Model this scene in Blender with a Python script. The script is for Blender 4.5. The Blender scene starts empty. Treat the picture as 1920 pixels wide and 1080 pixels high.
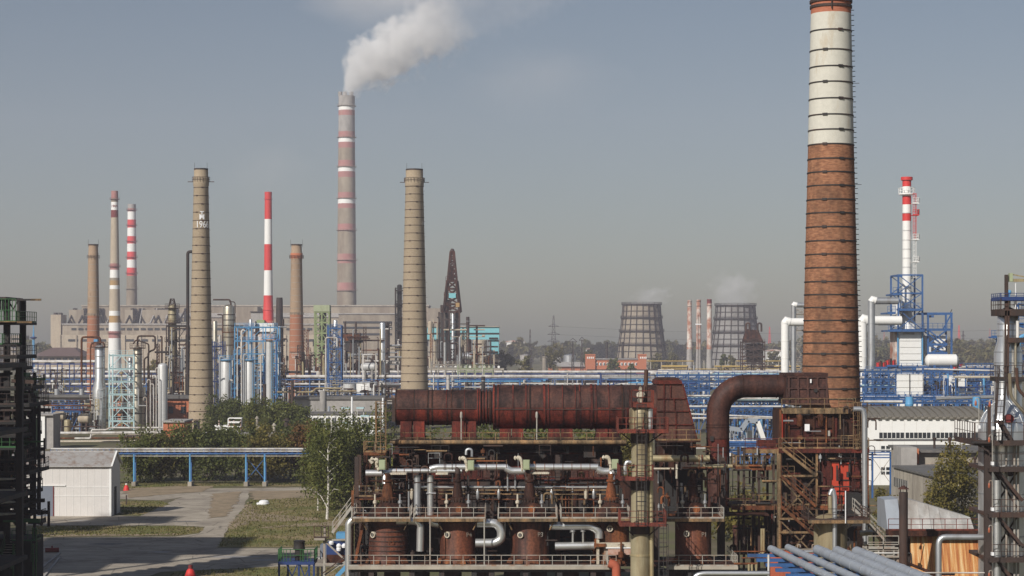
import bpy, bmesh, math, random
import numpy as np
from mathutils import Vector, Matrix

random.seed(7)
RNG = np.random.default_rng(7)
R = math.radians
scene = bpy.context.scene
COL = scene.collection

# ------------------------------------------------------------------ camera
F = 3733.0          # focal length in photo pixels (1920 wide)
H = 26.0            # eye height, m
HY = 640            # horizon row in the photo
cam_d = bpy.data.cameras.new('camera'); cam = bpy.data.objects.new('camera', cam_d); COL.objects.link(cam)
cam.location = (0, 0, H); cam.rotation_euler = (R(90), 0, 0)
cam_d.sensor_width = 36; cam_d.lens = 36 * F / 1920
cam_d.shift_y = (HY - 540) / 1920
cam_d.clip_start = 1; cam_d.clip_end = 30000
scene.camera = cam

# ------------------------------------------------------------------ light
SUN_EL, SUN_AZ = R(33), R(34)     # the sun stands behind the viewer's left shoulder
SUN_DIR = Vector((math.sin(SUN_AZ) * math.cos(SUN_EL), math.cos(SUN_AZ) * math.cos(SUN_EL), -math.sin(SUN_EL)))
sl = bpy.data.lights.new('sun', 'SUN'); sl.energy = 5.0; sl.angle = R(0.6); sl.color = (1.0, 0.955, 0.89)
so = bpy.data.objects.new('sun', sl); COL.objects.link(so)
so.rotation_euler = SUN_DIR.to_track_quat('-Z', 'Y').to_euler(); so.location = (-200, -300, 300)
w = bpy.data.worlds.new('World'); scene.world = w; w.use_nodes = True
nt = w.node_tree; bg = nt.nodes['Background']
sky = nt.nodes.new('ShaderNodeTexSky'); sky.sky_type = 'NISHITA'; sky.sun_disc = False
sky.sun_elevation = SUN_EL; sky.sun_rotation = math.pi + SUN_AZ
sky.air_density = 1.0; sky.dust_density = 1.0; sky.ozone_density = 1.5
nt.links.new(sky.outputs[0], bg.inputs['Color']); bg.inputs['Strength'].default_value = 0.055
vs = scene.view_settings
vs.view_transform = 'Standard'; vs.look = 'None'; vs.exposure = -0.1; vs.gamma = 1.0; vs.use_curve_mapping = False
cy = scene.cycles
cy.use_denoising = True
cy.max_bounces = 6; cy.diffuse_bounces = 3; cy.glossy_bounces = 3; cy.transmission_bounces = 2
cy.volume_bounces = 5; cy.volume_max_steps = 256; cy.transparent_max_bounces = 6
cy.caustics_reflective = False; cy.caustics_refractive = False

# ------------------------------------------------------------------ mesh helpers
def X(px, D): return (px - 960) / F * D
def Z(py, D): return H - (py - HY) / F * D
def P(px, py, D, dy=0.0): return Vector((X(px, D), D + dy, Z(py, D)))
def gD(py): return H * F / (py - HY)                 # distance of a ground point seen at row py
def G(px, py, z=0.0):
    D = gD(py); return Vector((X(px, D), D, z))
ORI = {}

def bend(pts, rad, seg=5):
    """round the corners of a polyline"""
    pts = [Vector(p) for p in pts]; out = [pts[0]]
    for a, b, c in zip(pts, pts[1:], pts[2:]):
        u = (a - b); v = (c - b); r = min(rad, u.length * .49, v.length * .49)
        u.normalize(); v.normalize()
        p0 = b + u * r; p1 = b + v * r
        for k in range(seg + 1):
            t = k / seg
            out.append(p0 * (1 - t) ** 2 + b * 2 * t * (1 - t) + p1 * t * t)
    out.append(pts[-1]); return out

class MB:
    def __init__(s): s.v = []; s.f = []; s.m = []; s.mi = 0
    def add(s, vs_, fs):
        o = len(s.v); s.v += [tuple(p) for p in vs_]
        for f in fs: s.f.append([i + o for i in f]); s.m.append(s.mi)
        return s
    def box(s, x0, x1, y0, y1, z0, z1):
        return s.add([(x0,y0,z0),(x1,y0,z0),(x1,y1,z0),(x0,y1,z0),(x0,y0,z1),(x1,y0,z1),(x1,y1,z1),(x0,y1,z1)],
              [(0,3,2,1),(4,5,6,7),(0,1,5,4),(1,2,6,5),(2,3,7,6),(3,0,4,7)])
    def hexa(s, b, t):
        """bottom quad and top quad"""
        return s.add(list(b) + list(t), [(0,3,2,1),(4,5,6,7),(0,1,5,4),(1,2,6,5),(2,3,7,6),(3,0,4,7)])
    def prism(s, poly, axis, a0, a1):
        """poly = 2-D outline; axis 'y' -> (x,z) outline extruded in y, 'x' -> (y,z), 'z' -> (x,y)"""
        n = len(poly)
        def mk(p, a): return {'y': (p[0], a, p[1]), 'x': (a, p[0], p[1]), 'z': (p[0], p[1], a)}[axis]
        vs_ = [mk(p, a0) for p in poly] + [mk(p, a1) for p in poly]
        return s.add(vs_, [tuple(range(n))[::-1], tuple(range(n, 2 * n))] + [(i, (i + 1) % n, n + (i + 1) % n, n + i) for i in range(n)])
    def beam(s, a, b, w, h=None, up=(0, 0, 1)):
        a = Vector(a); b = Vector(b); h = h or w; d = (b - a)
        if d.length < 1e-6: return s
        d.normalize(); u = Vector(up)
        if abs(d.dot(u)) > .99: u = Vector((0, 1, 0))
        sx = d.cross(u).normalized() * (w / 2); sz = sx.cross(d).normalized() * (h / 2)
        return s.hexa([a - sx - sz, a + sx - sz, b + sx - sz, b - sx - sz], [a - sx + sz, a + sx + sz, b + sx + sz, b - sx + sz])
    def cyl(s, a, b, r0, r1=None, n=12, cap=True):
        return s.tube([a, b], r0, n, r1, cap)
    def tube(s, pts, r, n=8, r1=None, cap=True):
        pts = [Vector(p) for p in pts]; k = len(pts); vs_ = []; u = None
        for i, p in enumerate(pts):
            d = (pts[min(i + 1, k - 1)] - pts[max(i - 1, 0)])
            d = d.normalized() if d.length else Vector((0, 0, 1))
            if u is None:
                u = Vector((0, 0, 1)) if abs(d.z) < .9 else Vector((1, 0, 0))
            u = (u - d * u.dot(d)).normalized(); v = d.cross(u)
            rr = r if r1 is None else r + (r1 - r) * i / (k - 1)
            for j in range(n):
                a = 2 * math.pi * (j + .5) / n
                vs_.append(p + (u * math.cos(a) + v * math.sin(a)) * rr)
        fs = [(i*n+j, i*n+(j+1)%n, (i+1)*n+(j+1)%n, (i+1)*n+j) for i in range(k-1) for j in range(n)]
        if cap: fs += [tuple(range(n))[::-1], tuple(range((k-1)*n, k*n))]
        return s.add(vs_, fs)
    def lathe(s, c, prof, n=24, mats=None, cap=True):
        """prof = [(r, z)] bottom to top about the vertical through c; mats gives a slot per step"""
        vs_ = []; k = len(prof)
        for r, z in prof:
            for j in range(n):
                a = 2 * math.pi * j / n; vs_.append((c[0] + r * math.cos(a), c[1] + r * math.sin(a), z))
        o = len(s.v); s.v += vs_
        for i in range(k - 1):
            for j in range(n):
                s.f.append([o+i*n+j, o+i*n+(j+1)%n, o+(i+1)*n+(j+1)%n, o+(i+1)*n+j]); s.m.append(mats[i] if mats else s.mi)
        if cap:
            s.f.append([o + j for j in range(n)][::-1]); s.m.append(mats[0] if mats else s.mi)
            s.f.append([o + (k-1)*n + j for j in range(n)]); s.m.append(mats[-1] if mats else s.mi)
        return s
    def rail(s, a, b, h=1.1, step=1.25, t=.055, kick=True):
        a = Vector(a); b = Vector(b); L = (b - a).length; n = max(1, int(round(L / step))); up = Vector((0, 0, 1))
        for i in range(n + 1):
            p = a.lerp(b, i / n); s.beam(p, p + up * h, t)
        s.beam(a + up * h, b + up * h, t); s.beam(a + up * h * .52, b + up * h * .52, t * .8)
        if kick: s.beam(a + up * .08, b + up * .08, .03, .16)
        return s
    def ringrail(s, c, r, z, h=1.1, n=12, t=.055, a0=0, a1=2 * math.pi):
        pts = [Vector((c[0] + r * math.cos(a0 + (a1 - a0) * i / n), c[1] + r * math.sin(a0 + (a1 - a0) * i / n), z)) for i in range(n + 1)]
        for p in pts: s.beam(p, p + Vector((0, 0, h)), t)
        for p, q in zip(pts, pts[1:]):
            for hh in (h, h * .52): s.beam(p + Vector((0, 0, hh)), q + Vector((0, 0, hh)), t)
        return s
    def ladder(s, a, b, wdt=.5, t=.05, step=.45, cage=False, side=(1, 0, 0), out=(0, -1, 0)):
        a = Vector(a); b = Vector(b); sd = Vector(side) * wdt / 2; o = Vector(out)
        s.beam(a - sd, b - sd, t); s.beam(a + sd, b + sd, t); L = (b - a).length; n = int(L / step)
        for i in range(1, n):
            p = a.lerp(b, i / n); s.beam(p - sd, p + sd, t * .7)
        if cage:
            m = max(2, int(L / 1.6)); prev = None
            for i in range(m + 1):
                p = a.lerp(b, i / m)
                ring = [p - sd, p - sd * 1.3 + o * .5, p + o * .75, p + sd * 1.3 + o * .5, p + sd]
                for q, r_ in zip(ring, ring[1:]): s.beam(q, r_, t * .8)
                if prev:
                    for k in (1, 2, 3): s.beam(prev[k], ring[k], t * .8)
                prev = ring
        return s
    def build(s, name, mat, parent=None, smooth=True, kind=None):
        me = bpy.data.meshes.new(name); o = Vector(ORI.get(parent, (0, 0, 0))) if parent else Vector((0, 0, 0))
        vs_ = np.array(s.v, dtype=float).reshape(-1, 3) - np.array(o)
        me.from_pydata(vs_.tolist(), [], s.f)
        mats = mat if isinstance(mat, (list, tuple)) else [mat]
        for m_ in mats: me.materials.append(m_)
        if len(mats) > 1: me.polygons.foreach_set('material_index', s.m)
        if smooth:
            me.polygons.foreach_set('use_smooth', [True] * len(me.polygons)); me.set_sharp_from_angle(angle=R(38))
        ob = bpy.data.objects.new(name, me); COL.objects.link(ob)
        if parent: ob.parent = parent
        ORI[ob] = tuple(o)
        if kind: ob['kind'] = kind
        return ob

def tag(o, label=None, cat=None, group=None, kind=None):
    if label: o['label'] = label
    if cat: o['category'] = cat
    if group: o['group'] = group
    if kind: o['kind'] = kind
    return o
def thing(name, label, cat, loc, group=None):
    o = bpy.data.objects.new(name, None); COL.objects.link(o); o.empty_display_size = .5
    o.location = loc; ORI[o] = tuple(loc); tag(o, label, cat, group); return o
def dup(root, delta, label=None, group=None, scale=None):
    def cp(o, par):
        c = o.copy(); COL.objects.link(c); c.parent = par; ORI[c] = ORI.get(o)
        for ch in list(o.children): cp(ch, c)
        return c
    r = cp(root, None); r.location = Vector(root.location) + Vector(delta)
    if scale: r.scale = scale
    if label: r['label'] = label
    if group: r['group'] = group
    return r
def piece(name, mesh, parent, loc=(0, 0, 0), rotz=0.0):
    """another object with shared mesh data; loc is in the parent's frame"""
    o = bpy.data.objects.new(name, mesh); COL.objects.link(o); o.parent = parent; o.location = loc; o.rotation_euler = (0, 0, rotz)
    return o
def mesh_of(mb, mat):
    o = mb.build('piece', mat); me = o.data; bpy.data.objects.remove(o); return me

class U:
    """a plane of the scene at distance D: turns photo pixels into metres there"""
    def __init__(s, D): s.D = D; s.k = D / F
    def x(s, px): return X(px, s.D)
    def z(s, py): return Z(py, s.D)
    def p(s, px, py, dy=0.0): return Vector((s.x(px), s.D + dy, s.z(py)))
    def m(s, n): return n * s.k
    def base(s, px, dy=0.0): return Vector((s.x(px), s.D + dy, 0))
    def box(s, mb, px0, py0, px1, py1, d0=0.0, d1=1.0):
        return mb.box(s.x(px0), s.x(px1), s.D + d0, s.D + d1, s.z(max(py0, py1)), s.z(min(py0, py1)))

# ------------------------------------------------------------------ materials
def _nodes(name):
    m = bpy.data.materials.new(name); m.use_nodes = True; nt = m.node_tree
    return m, nt, nt.nodes['Principled BSDF']
def _noise(nt, scale, detail=5, rough=.6, stretch=(1, 1, 1), coord=None):
    g = nt.nodes.new('ShaderNodeNewGeometry'); mp = nt.nodes.new('ShaderNodeMapping'); mp.inputs['Scale'].default_value = stretch
    nt.links.new(g.outputs['Position'], mp.inputs['Vector'])
    n = nt.nodes.new('ShaderNodeTexNoise'); n.inputs['Scale'].default_value = scale; n.inputs['Detail'].default_value = detail; n.inputs['Roughness'].default_value = rough
    nt.links.new(mp.outputs[0], n.inputs['Vector']); return n
def _ramp(nt, fac, stops):
    r = nt.nodes.new('ShaderNodeValToRGB'); e = r.color_ramp.elements
    while len(e) < len(stops): e.new(.5)
    for el, (p_, c) in zip(e, stops): el.position = p_; el.color = (*c, 1)
    nt.links.new(fac, r.inputs[0]); return r
def _mix(nt, fac, a, b, mode='MIX'):
    m = nt.nodes.new('ShaderNodeMix'); m.data_type = 'RGBA'; m.blend_type = mode
    for sock, val in ((m.inputs['Factor'], fac), (m.inputs['A'], a), (m.inputs['B'], b)):
        if hasattr(val, 'is_linked') or isinstance(val, bpy.types.NodeSocket): nt.links.new(val, sock)
        else: sock.default_value = val if not isinstance(val, tuple) else (*val, 1)[:4]
    return m.outputs['Result']
def sc3(c, k): return tuple(min(1, max(0, x * k)) for x in c)
def surf(name, col, rough=.7, metal=0.0, var=.18, scale=.8, dirt=None, dirt_at=.58, dirt_scale=.5, streak=True, bump=.0, bscale=6, spec=.4):
    """painted / metal / stone surface: fine mottling plus patches or streaks of dirt or rust"""
    m, nt, b = _nodes(name)
    n1 = _noise(nt, scale, 6, .65)
    c = _ramp(nt, n1.outputs[0], [(.25, sc3(col, 1 - var)), (.75, sc3(col, 1 + var))]).outputs[0]
    if dirt:
        n2 = _noise(nt, dirt_scale, 7, .7, (1, 1, .22) if streak else (1, 1, 1))
        f = _ramp(nt, n2.outputs[0], [(dirt_at - .1, (0, 0, 0)), (dirt_at + .12, (1, 1, 1))])
        c = _mix(nt, f.outputs[0], c, dirt)
    nt.links.new(c, b.inputs['Base Color'])
    b.inputs['Roughness'].default_value = rough; b.inputs['Metallic'].default_value = metal
    b.inputs['Specular IOR Level'].default_value = spec
    if bump:
        n3 = _noise(nt, bscale, 4, .6); bp = nt.nodes.new('ShaderNodeBump'); bp.inputs['Strength'].default_value = bump; bp.inputs['Distance'].default_value = .05
        nt.links.new(n3.outputs[0], bp.inputs['Height']); nt.links.new(bp.outputs[0], b.inputs['Normal'])
    return m
def brickmat(name, c1, c2, mortar, scale=1.0, soot=(.05,.04,.035), soot_at=.66, rows=.075):
    """courses of brick wrapped round the vertical: rows by height, mottled brick by brick"""
    m, nt, b = _nodes(name)
    g = nt.nodes.new('ShaderNodeNewGeometry'); mp = nt.nodes.new('ShaderNodeMapping'); mp.inputs['Scale'].default_value = (2.0 * scale, 2.0 * scale, 1 / (rows * 2))
    nt.links.new(g.outputs['Position'], mp.inputs['Vector'])
    n = nt.nodes.new('ShaderNodeTexNoise'); n.inputs['Scale'].default_value = 1; n.inputs['Detail'].default_value = 2; nt.links.new(mp.outputs[0], n.inputs['Vector'])
    c = _ramp(nt, n.outputs[0], [(.3, c1), (.5, sc3(tuple((a + d) / 2 for a, d in zip(c1, c2)), 1)), (.7, c2)]).outputs[0]
    wv = nt.nodes.new('ShaderNodeTexWave'); wv.bands_direction = 'Z'; wv.inputs['Scale'].default_value = .5 / (rows * 3.2); wv.inputs['Distortion'].default_value = .6; wv.inputs['Detail Scale'].default_value = 2
    nt.links.new(g.outputs['Position'], wv.inputs['Vector'])
    f = _ramp(nt, wv.outputs['Fac'], [(.0, (.55,)*3), (.2, (0, 0, 0))]).outputs[0]
    c = _mix(nt, f, c, mortar)
    big = _noise(nt, .35, 6, .7, (1, 1, .5)); f2 = _ramp(nt, big.outputs[0], [(soot_at - .08, (0, 0, 0)), (soot_at + .15, (.8,)*3)]).outputs[0]
    c = _mix(nt, f2, c, soot)
    nt.links.new(c, b.inputs['Base Color']); b.inputs['Roughness'].default_value = .9; b.inputs['Specular IOR Level'].default_value = .15
    return m
def rustmat(name, stops, scale=.9, rough=.8, streak=.35, metal=0.0, detail=8, lo=.5, k=1.0, ys=1):
    stops = [(p_, sc3(c_, k)) for p_, c_ in stops]
    m, nt, b = _nodes(name)
    n1 = _noise(nt, scale, detail, .72, (1, ys, streak)); n2 = _noise(nt, scale * 9, 5, .6)
    c = _ramp(nt, n1.outputs[0], stops).outputs[0]
    f = _ramp(nt, n2.outputs[0], [(.3, (lo,)*3), (.7, (1.25,)*3)]).outputs[0]
    c = _mix(nt, 1.0, c, f, 'MULTIPLY'); n4 = _noise(nt, scale * .8, 6, .7, (1, 1, .12))
    if lo < .7: c = _mix(nt, 1.0, c, _ramp(nt, n4.outputs[0], [(.36, (.22, .25, .28)), (.5, (.85,)*3), (.66, (1.5, 1.3, 1.1))]).outputs[0], 'MULTIPLY')
    nt.links.new(c, b.inputs['Base Color']); b.inputs['Roughness'].default_value = rough; b.inputs['Metallic'].default_value = metal
    b.inputs['Specular IOR Level'].default_value = .25
    bp = nt.nodes.new('ShaderNodeBump'); bp.inputs['Strength'].default_value = .25; bp.inputs['Distance'].default_value = .03
    nt.links.new(n2.outputs[0], bp.inputs['Height']); nt.links.new(bp.outputs[0], b.inputs['Normal'])
    return m
def leafmat(name, cols, scale=.6):
    m, nt, b = _nodes(name)
    n = _noise(nt, scale, 3, .6); oi = nt.nodes.new('ShaderNodeTexWhiteNoise'); g = nt.nodes.new('ShaderNodeNewGeometry')
    ri = g.outputs['Random Per Island']
    k = len(cols); mx = nt.nodes.new('ShaderNodeMath'); mx.operation = 'MULTIPLY_ADD'; nt.links.new(ri, mx.inputs[0]); mx.inputs[1].default_value = .34
    mm = nt.nodes.new('ShaderNodeMath'); mm.operation = 'MULTIPLY'; nt.links.new(n.outputs[0], mm.inputs[0]); mm.inputs[1].default_value = 1.3
    ms_ = nt.nodes.new('ShaderNodeMath'); ms_.operation = 'SUBTRACT'; nt.links.new(mm.outputs[0], ms_.inputs[0]); ms_.inputs[1].default_value = .35; nt.links.new(ms_.outputs[0], mx.inputs[2]); nt.nodes.remove(oi)
    c = _ramp(nt, mx.outputs[0], [(.15 + .7 * i / max(1, k - 1), cc) for i, cc in enumerate(cols)]).outputs[0]
    nt.links.new(c, b.inputs['Base Color']); b.inputs['Roughness'].default_value = .6; b.inputs['Specular IOR Level'].default_value = .25
    tr = nt.nodes.new('ShaderNodeBsdfTranslucent'); nt.links.new(c, tr.inputs[0]); ms = nt.nodes.new('ShaderNodeMixShader'); ms.inputs[0].default_value = .35
    nt.links.new(b.outputs[0], ms.inputs[1]); nt.links.new(tr.outputs[0], ms.inputs[2]); nt.links.new(ms.outputs[0], nt.nodes['Material Output'].inputs[0])
    return m

RUSTC = (.17, .062, .03)
M = {}
M['tanbrick'] = brickmat('tan_brick', (.31,.242,.165), (.40,.322,.228), (.38,.32,.24), soot=(.2,.15,.1), soot_at=.7)
M['tanbrick_b'] = brickmat('dull_tan_brick', (.30,.20,.13), (.38,.27,.18), (.40,.34,.26), soot=(.17,.11,.07), soot_at=.62)
M['orangebrick'] = brickmat('orange_brick', (.28,.112,.065), (.37,.16,.092), (.40,.29,.21), soot=(.14,.07,.05), soot_at=.68)
M['bigbrick'] = brickmat('chimney_brick', (.20,.084,.048), (.40,.195,.105), (.19,.115,.078), soot=(.075,.045,.03), soot_at=.54, rows=.08)
M['topbrick'] = brickmat('crown_brick', (.36,.12,.07), (.46,.17,.10), (.3,.16,.1))
M['wallbrick'] = brickmat('wall_brick', (.40,.12,.06), (.50,.17,.085), (.4,.25,.16), soot_at=.75)
M['cream'] = surf('cream_limewash', (.55,.53,.46), .9, var=.08, dirt=(.42,.33,.22), dirt_at=.66, dirt_scale=.6, scale=2)
M['concrete'] = surf('concrete', (.37,.33,.27), .9, dirt=(.2,.17,.14), dirt_at=.56, dirt_scale=.25)
M['concrete_far'] = surf('plant_concrete', (.33,.28,.215), .9, var=.16, scale=.12, dirt=(.20,.16,.12), dirt_at=.52, dirt_scale=.06)
M['greyconc'] = surf('grey_concrete', (.34,.32,.30), .9, dirt=(.2,.19,.17), dirt_at=.6, dirt_scale=.2)
M['ctgrey'] = surf('tower_panel_grey', (.26,.25,.24), .9, var=.15, scale=.1, dirt=(.16,.15,.14), dirt_at=.55, dirt_scale=.1)
M['cttan'] = surf('tower_panel_tan', (.30,.255,.195), .9, var=.15, scale=.1, dirt=(.18,.15,.12), dirt_at=.55, dirt_scale=.1)
M['white'] = surf('white_paint', (.78,.77,.74), .55, var=.04, dirt=(.55,.5,.43), dirt_at=.68, dirt_scale=.4)
M['whitewall'] = surf('white_sheet_wall', (.80,.79,.76), .6, var=.03, dirt=(.66,.63,.58), dirt_at=.64, dirt_scale=.3)
M['shedwall'] = surf('shed_sheet_wall', (.62,.59,.56), .6, var=.04, dirt=(.5,.46,.42), dirt_at=.62, dirt_scale=.25)
M['whitedirty'] = surf('stained_white_paint', (.68,.64,.58), .7, var=.08, dirt=(.36,.15,.09), dirt_at=.47, dirt_scale=.2, streak=False)
M['pipewhite'] = surf('white_pipe_lagging', (.62,.60,.57), .5, var=.15, dirt=(.30,.25,.2), dirt_at=.54, dirt_scale=.3)
M['red'] = surf('red_paint', (.58,.035,.03), .6, var=.1)
M['redband'] = surf('red_band_paint', (.62,.06,.06), .7, var=.1, scale=.1)
M['fadedred'] = surf('faded_red_paint', (.36,.17,.155), .8, var=.12, scale=.1, dirt=(.38,.27,.22), dirt_at=.6, dirt_scale=.1)
M['darkred'] = surf('dark_red_paint', (.17,.03,.028), .8, var=.1, scale=.1)
M['ochre'] = surf('ochre_paint', (.38,.24,.10), .8, var=.1, scale=.1)
M['blue'] = surf('blue_steel_paint', (.035,.105,.27), .5, var=.2, dirt=(.03,.05,.10), dirt_at=.64)
M['bluel'] = surf('light_blue_paint', (.10,.30,.52), .5, var=.15)
M['navy'] = surf('navy_paint', (.02,.045,.15), .5)
M['paleblue'] = surf('pale_blue_steel', (.42,.58,.60), .6, var=.12, dirt=(.3,.25,.2), dirt_at=.66)
M['turq'] = surf('turquoise_cladding', (.19,.48,.53), .6, var=.06, scale=.1)
M['green'] = surf('green_paint', (.03,.105,.032), .5, var=.12)
M['palegreen'] = surf('pale_green_paint', (.33,.37,.23), .6, var=.08, dirt=(.25,.25,.14), dirt_at=.62)
M['limegreen'] = surf('lime_steel', (.22,.27,.12), .7)
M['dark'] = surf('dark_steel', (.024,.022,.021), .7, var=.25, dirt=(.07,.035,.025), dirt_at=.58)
M['darkbrown'] = surf('dark_brown_steel', (.042,.028,.023), .75, var=.25, dirt=(.085,.04,.025), dirt_at=.56)
M['black'] = surf('soot_and_shade_black', (.018,.017,.016), .8)  # soot, and also shade put into colour in gaps and on the left unit
M['glassdark'] = surf('dark_window_glass', (.03,.035,.04), .15, var=.3, spec=.6)
M['galv'] = surf('galvanised_steel', (.52,.53,.54), .42, .75, var=.1, dirt=(.3,.27,.24), dirt_at=.62)
M['alu'] = surf('aluminium_lagging', (.74,.74,.73), .33, .78, var=.08, scale=2.2, bump=.12, bscale=3, dirt=(.42,.36,.29), dirt_at=.66)
M['aluwarm'] = surf('stained_aluminium_lagging', (.60,.55,.45), .34, .8, var=.12, scale=2, bump=.12, bscale=3, dirt=(.34,.25,.13), dirt_at=.56)
M['greyvessel'] = surf('grey_vessel_lagging', (.56,.56,.55), .45, .25, var=.08, dirt=(.4,.37,.33), dirt_at=.62)
M['greypipe'] = surf('grey_painted_pipe', (.33,.36,.40), .4, .15, var=.06, dirt=(.25,.26,.28), dirt_at=.62)
M['yellowcol'] = surf('yellowed_column_lagging', (.35,.305,.195), .5, .25, var=.18, dirt=(.20,.14,.07), dirt_at=.52, dirt_scale=.5)
M['yellowpipe'] = surf('yellowed_pipe', (.50,.42,.25), .4, .5, var=.15, dirt=(.30,.15,.06), dirt_at=.58)
M['yellow'] = surf('yellow_gas_pipe', (.42,.29,.08), .6, var=.1, scale=.1)
M['tanrail'] = rustmat('weathered_tan_rail', [(.3,(.20,.11,.055)),(.5,(.36,.24,.13)),(.72,(.42,.31,.19))], 1.5, k=.66)
M['greyrail'] = surf('grey_rail_paint', (.34,.32,.28), .6, var=.15, dirt=(.26,.14,.08), dirt_at=.58, dirt_scale=1.5)
M['redrail'] = rustmat('red_rail_paint', [(.3,(.10,.03,.02)),(.6,(.20,.05,.035)),(.8,(.26,.07,.05))], 1.5)
M['rust'] = rustmat('rusty_steel', [(.28,(.030,.014,.010)),(.45,(.066,.026,.017)),(.6,(.105,.040,.023)),(.78,(.18,.075,.04))], k=.72)
M['rusttop'] = rustmat('weathered_rust_plate', [(.3,(.062,.030,.025)),(.5,(.088,.041,.033)),(.72,(.115,.056,.043))], .6, .7, k=.9)
M['rustred'] = rustmat('rusty_red_paint', [(.30,(.040,.015,.012)),(.42,(.10,.025,.018)),(.58,(.165,.034,.023)),(.78,(.21,.052,.034))], .8, k=.75)
M['rustorange'] = rustmat('orange_rust', [(.3,(.08,.03,.018)),(.45,(.20,.07,.03)),(.6,(.33,.125,.05)),(.8,(.42,.19,.08))], .9, k=.72)
M['vesselrust'] = rustmat('rusty_reactor_shell', [(.25,(.06,.022,.015)),(.45,(.125,.043,.026)),(.62,(.20,.072,.038)),(.8,(.29,.125,.07))], .55, .6, .2, k=.85)
M['ductred'] = rustmat('red_oxide_duct', [(.30,(.06,.018,.013)),(.44,(.15,.03,.02)),(.6,(.235,.042,.027)),(.8,(.28,.06,.038))], .9, .7, .5, k=.78)
M['brownduct'] = rustmat('brown_duct_plate', [(.3,(.045,.021,.018)),(.55,(.072,.031,.024)),(.75,(.10,.040,.029))], .5, .62)
M['brightred'] = surf('bright_red_sheet', (.46,.05,.022), .6, var=.12, dirt=(.2,.035,.02), dirt_at=.62)
M['redbrickwall'] = surf('red_plinth', (.42,.10,.05), .8, var=.1, dirt=(.25,.07,.04), dirt_at=.6)
M['streaksheet'] = rustmat('streaked_orange_sheet', [(.32,(.13,.045,.018)),(.42,(.34,.11,.035)),(.52,(.50,.24,.08)),(.66,(.70,.56,.32))], 3.2, .5, .03, lo=.8, ys=.03)
M['flare'] = surf('pale_furnace_lagging', (.46,.45,.43), .65, .15, var=.2, scale=1.2, dirt=(.28,.25,.22), dirt_at=.5, dirt_scale=.3, bump=.3, bscale=.8)
M['insul'] = surf('torn_cream_lagging', (.50,.45,.36), .9, var=.2, scale=4, dirt=(.35,.27,.18), dirt_at=.58, dirt_scale=3, streak=False)
M['shedroof'] = surf('shed_sheet_roof', (.46,.44,.42), .6, .1, var=.1, dirt=(.26,.15,.09), dirt_at=.6, dirt_scale=.9)
M['tarroof'] = surf('tar_roof', (.12,.115,.11), .9, var=.2, dirt=(.2,.18,.16), dirt_at=.6, dirt_scale=.15, streak=False)
M['barrelroof'] = surf('barrel_roof_sheet', (.17,.155,.13), .75, var=.12)
M['greydoor'] = surf('grey_blue_door', (.16,.18,.22), .6, var=.06)
M['tan'] = surf('tan_plaster', (.43,.36,.27), .9, dirt=(.3,.24,.18), dirt_at=.6, dirt_scale=.2)
M['hiproof'] = surf('brown_hip_roof', (.13,.085,.075), .8, var=.1)
M['road'] = surf('dusty_concrete_road', (.31,.275,.235), .95, var=.09, scale=.35, dirt=(.20,.18,.155), dirt_at=.57, dirt_scale=.16, streak=False, spec=.2)
def roadmat(name, c1, c2, c3):
    m, nt, b = _nodes(name); n1 = _noise(nt, .12, 8, .7); n2 = _noise(nt, .9, 6, .65, (.35, 1, 1)); n3 = _noise(nt, 6, 3, .6)
    c = _ramp(nt, n1.outputs[0], [(.36, c2), (.5, c1), (.66, c3)]).outputs[0]
    c = _mix(nt, 1.0, c, _ramp(nt, n2.outputs[0], [(.3, (.72,)*3), (.7, (1.15,)*3)]).outputs[0], 'MULTIPLY'); c = _mix(nt, 1.0, c, _ramp(nt, n3.outputs[0], [(.3, (.9,)*3), (.7, (1.08,)*3)]).outputs[0], 'MULTIPLY')
    g = nt.nodes.new('ShaderNodeNewGeometry'); v = nt.nodes.new('ShaderNodeTexVoronoi'); v.feature = 'DISTANCE_TO_EDGE'; v.inputs['Scale'].default_value = .17; nt.links.new(g.outputs['Position'], v.inputs['Vector'])
    c = _mix(nt, _ramp(nt, v.outputs['Distance'], [(.0, (.7,)*3), (.016, (0, 0, 0))]).outputs[0], c, (.10, .09, .075))
    nt.links.new(c, b.inputs['Base Color']); b.inputs['Roughness'].default_value = .95; b.inputs['Specular IOR Level'].default_value = .15; return m
M['road'] = roadmat('worn_concrete_road', (.38,.33,.265), (.25,.215,.175), (.45,.395,.32))
M['soil'] = surf('dry_industrial_soil', (.145,.12,.085), .95, var=.25, scale=.25, dirt=(.12,.125,.055), dirt_at=.5, dirt_scale=.1, streak=False, spec=.1)
M['dirt'] = surf('tan_dirt', (.31,.24,.165), .95, var=.2, scale=.5, dirt=(.2,.165,.11), dirt_at=.55, dirt_scale=.3, streak=False, spec=.1)
M['lawn'] = surf('patchy_lawn', (.14,.145,.05), .95, var=.28, scale=.9, dirt=(.30,.22,.13), dirt_at=.53, dirt_scale=.13, streak=False, spec=.1)
M['blade'] = leafmat('grass_blades', [(.10,.11,.03),(.17,.155,.05),(.27,.21,.10)], .3)
M['leaf_dark'] = leafmat('dark_leaves', [(.035,.05,.014),(.10,.118,.032),(.20,.20,.056)])
M['leaf_mid'] = leafmat('green_leaves', [(.045,.06,.015),(.13,.145,.036),(.25,.24,.066)])
M['leaf_yellow'] = leafmat('yellowing_leaves', [(.075,.075,.018),(.165,.14,.034),(.28,.215,.06)])
M['leaf_rust'] = leafmat('autumn_leaves', [(.08,.055,.02),(.18,.095,.03),(.28,.14,.045)])
M['leaf_far'] = leafmat('far_leaves', [(.075,.085,.03),(.14,.13,.05),(.24,.19,.075)], .03)
M['bark'] = surf('brown_bark', (.09,.065,.045), .9, var=.3, scale=3)
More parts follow.
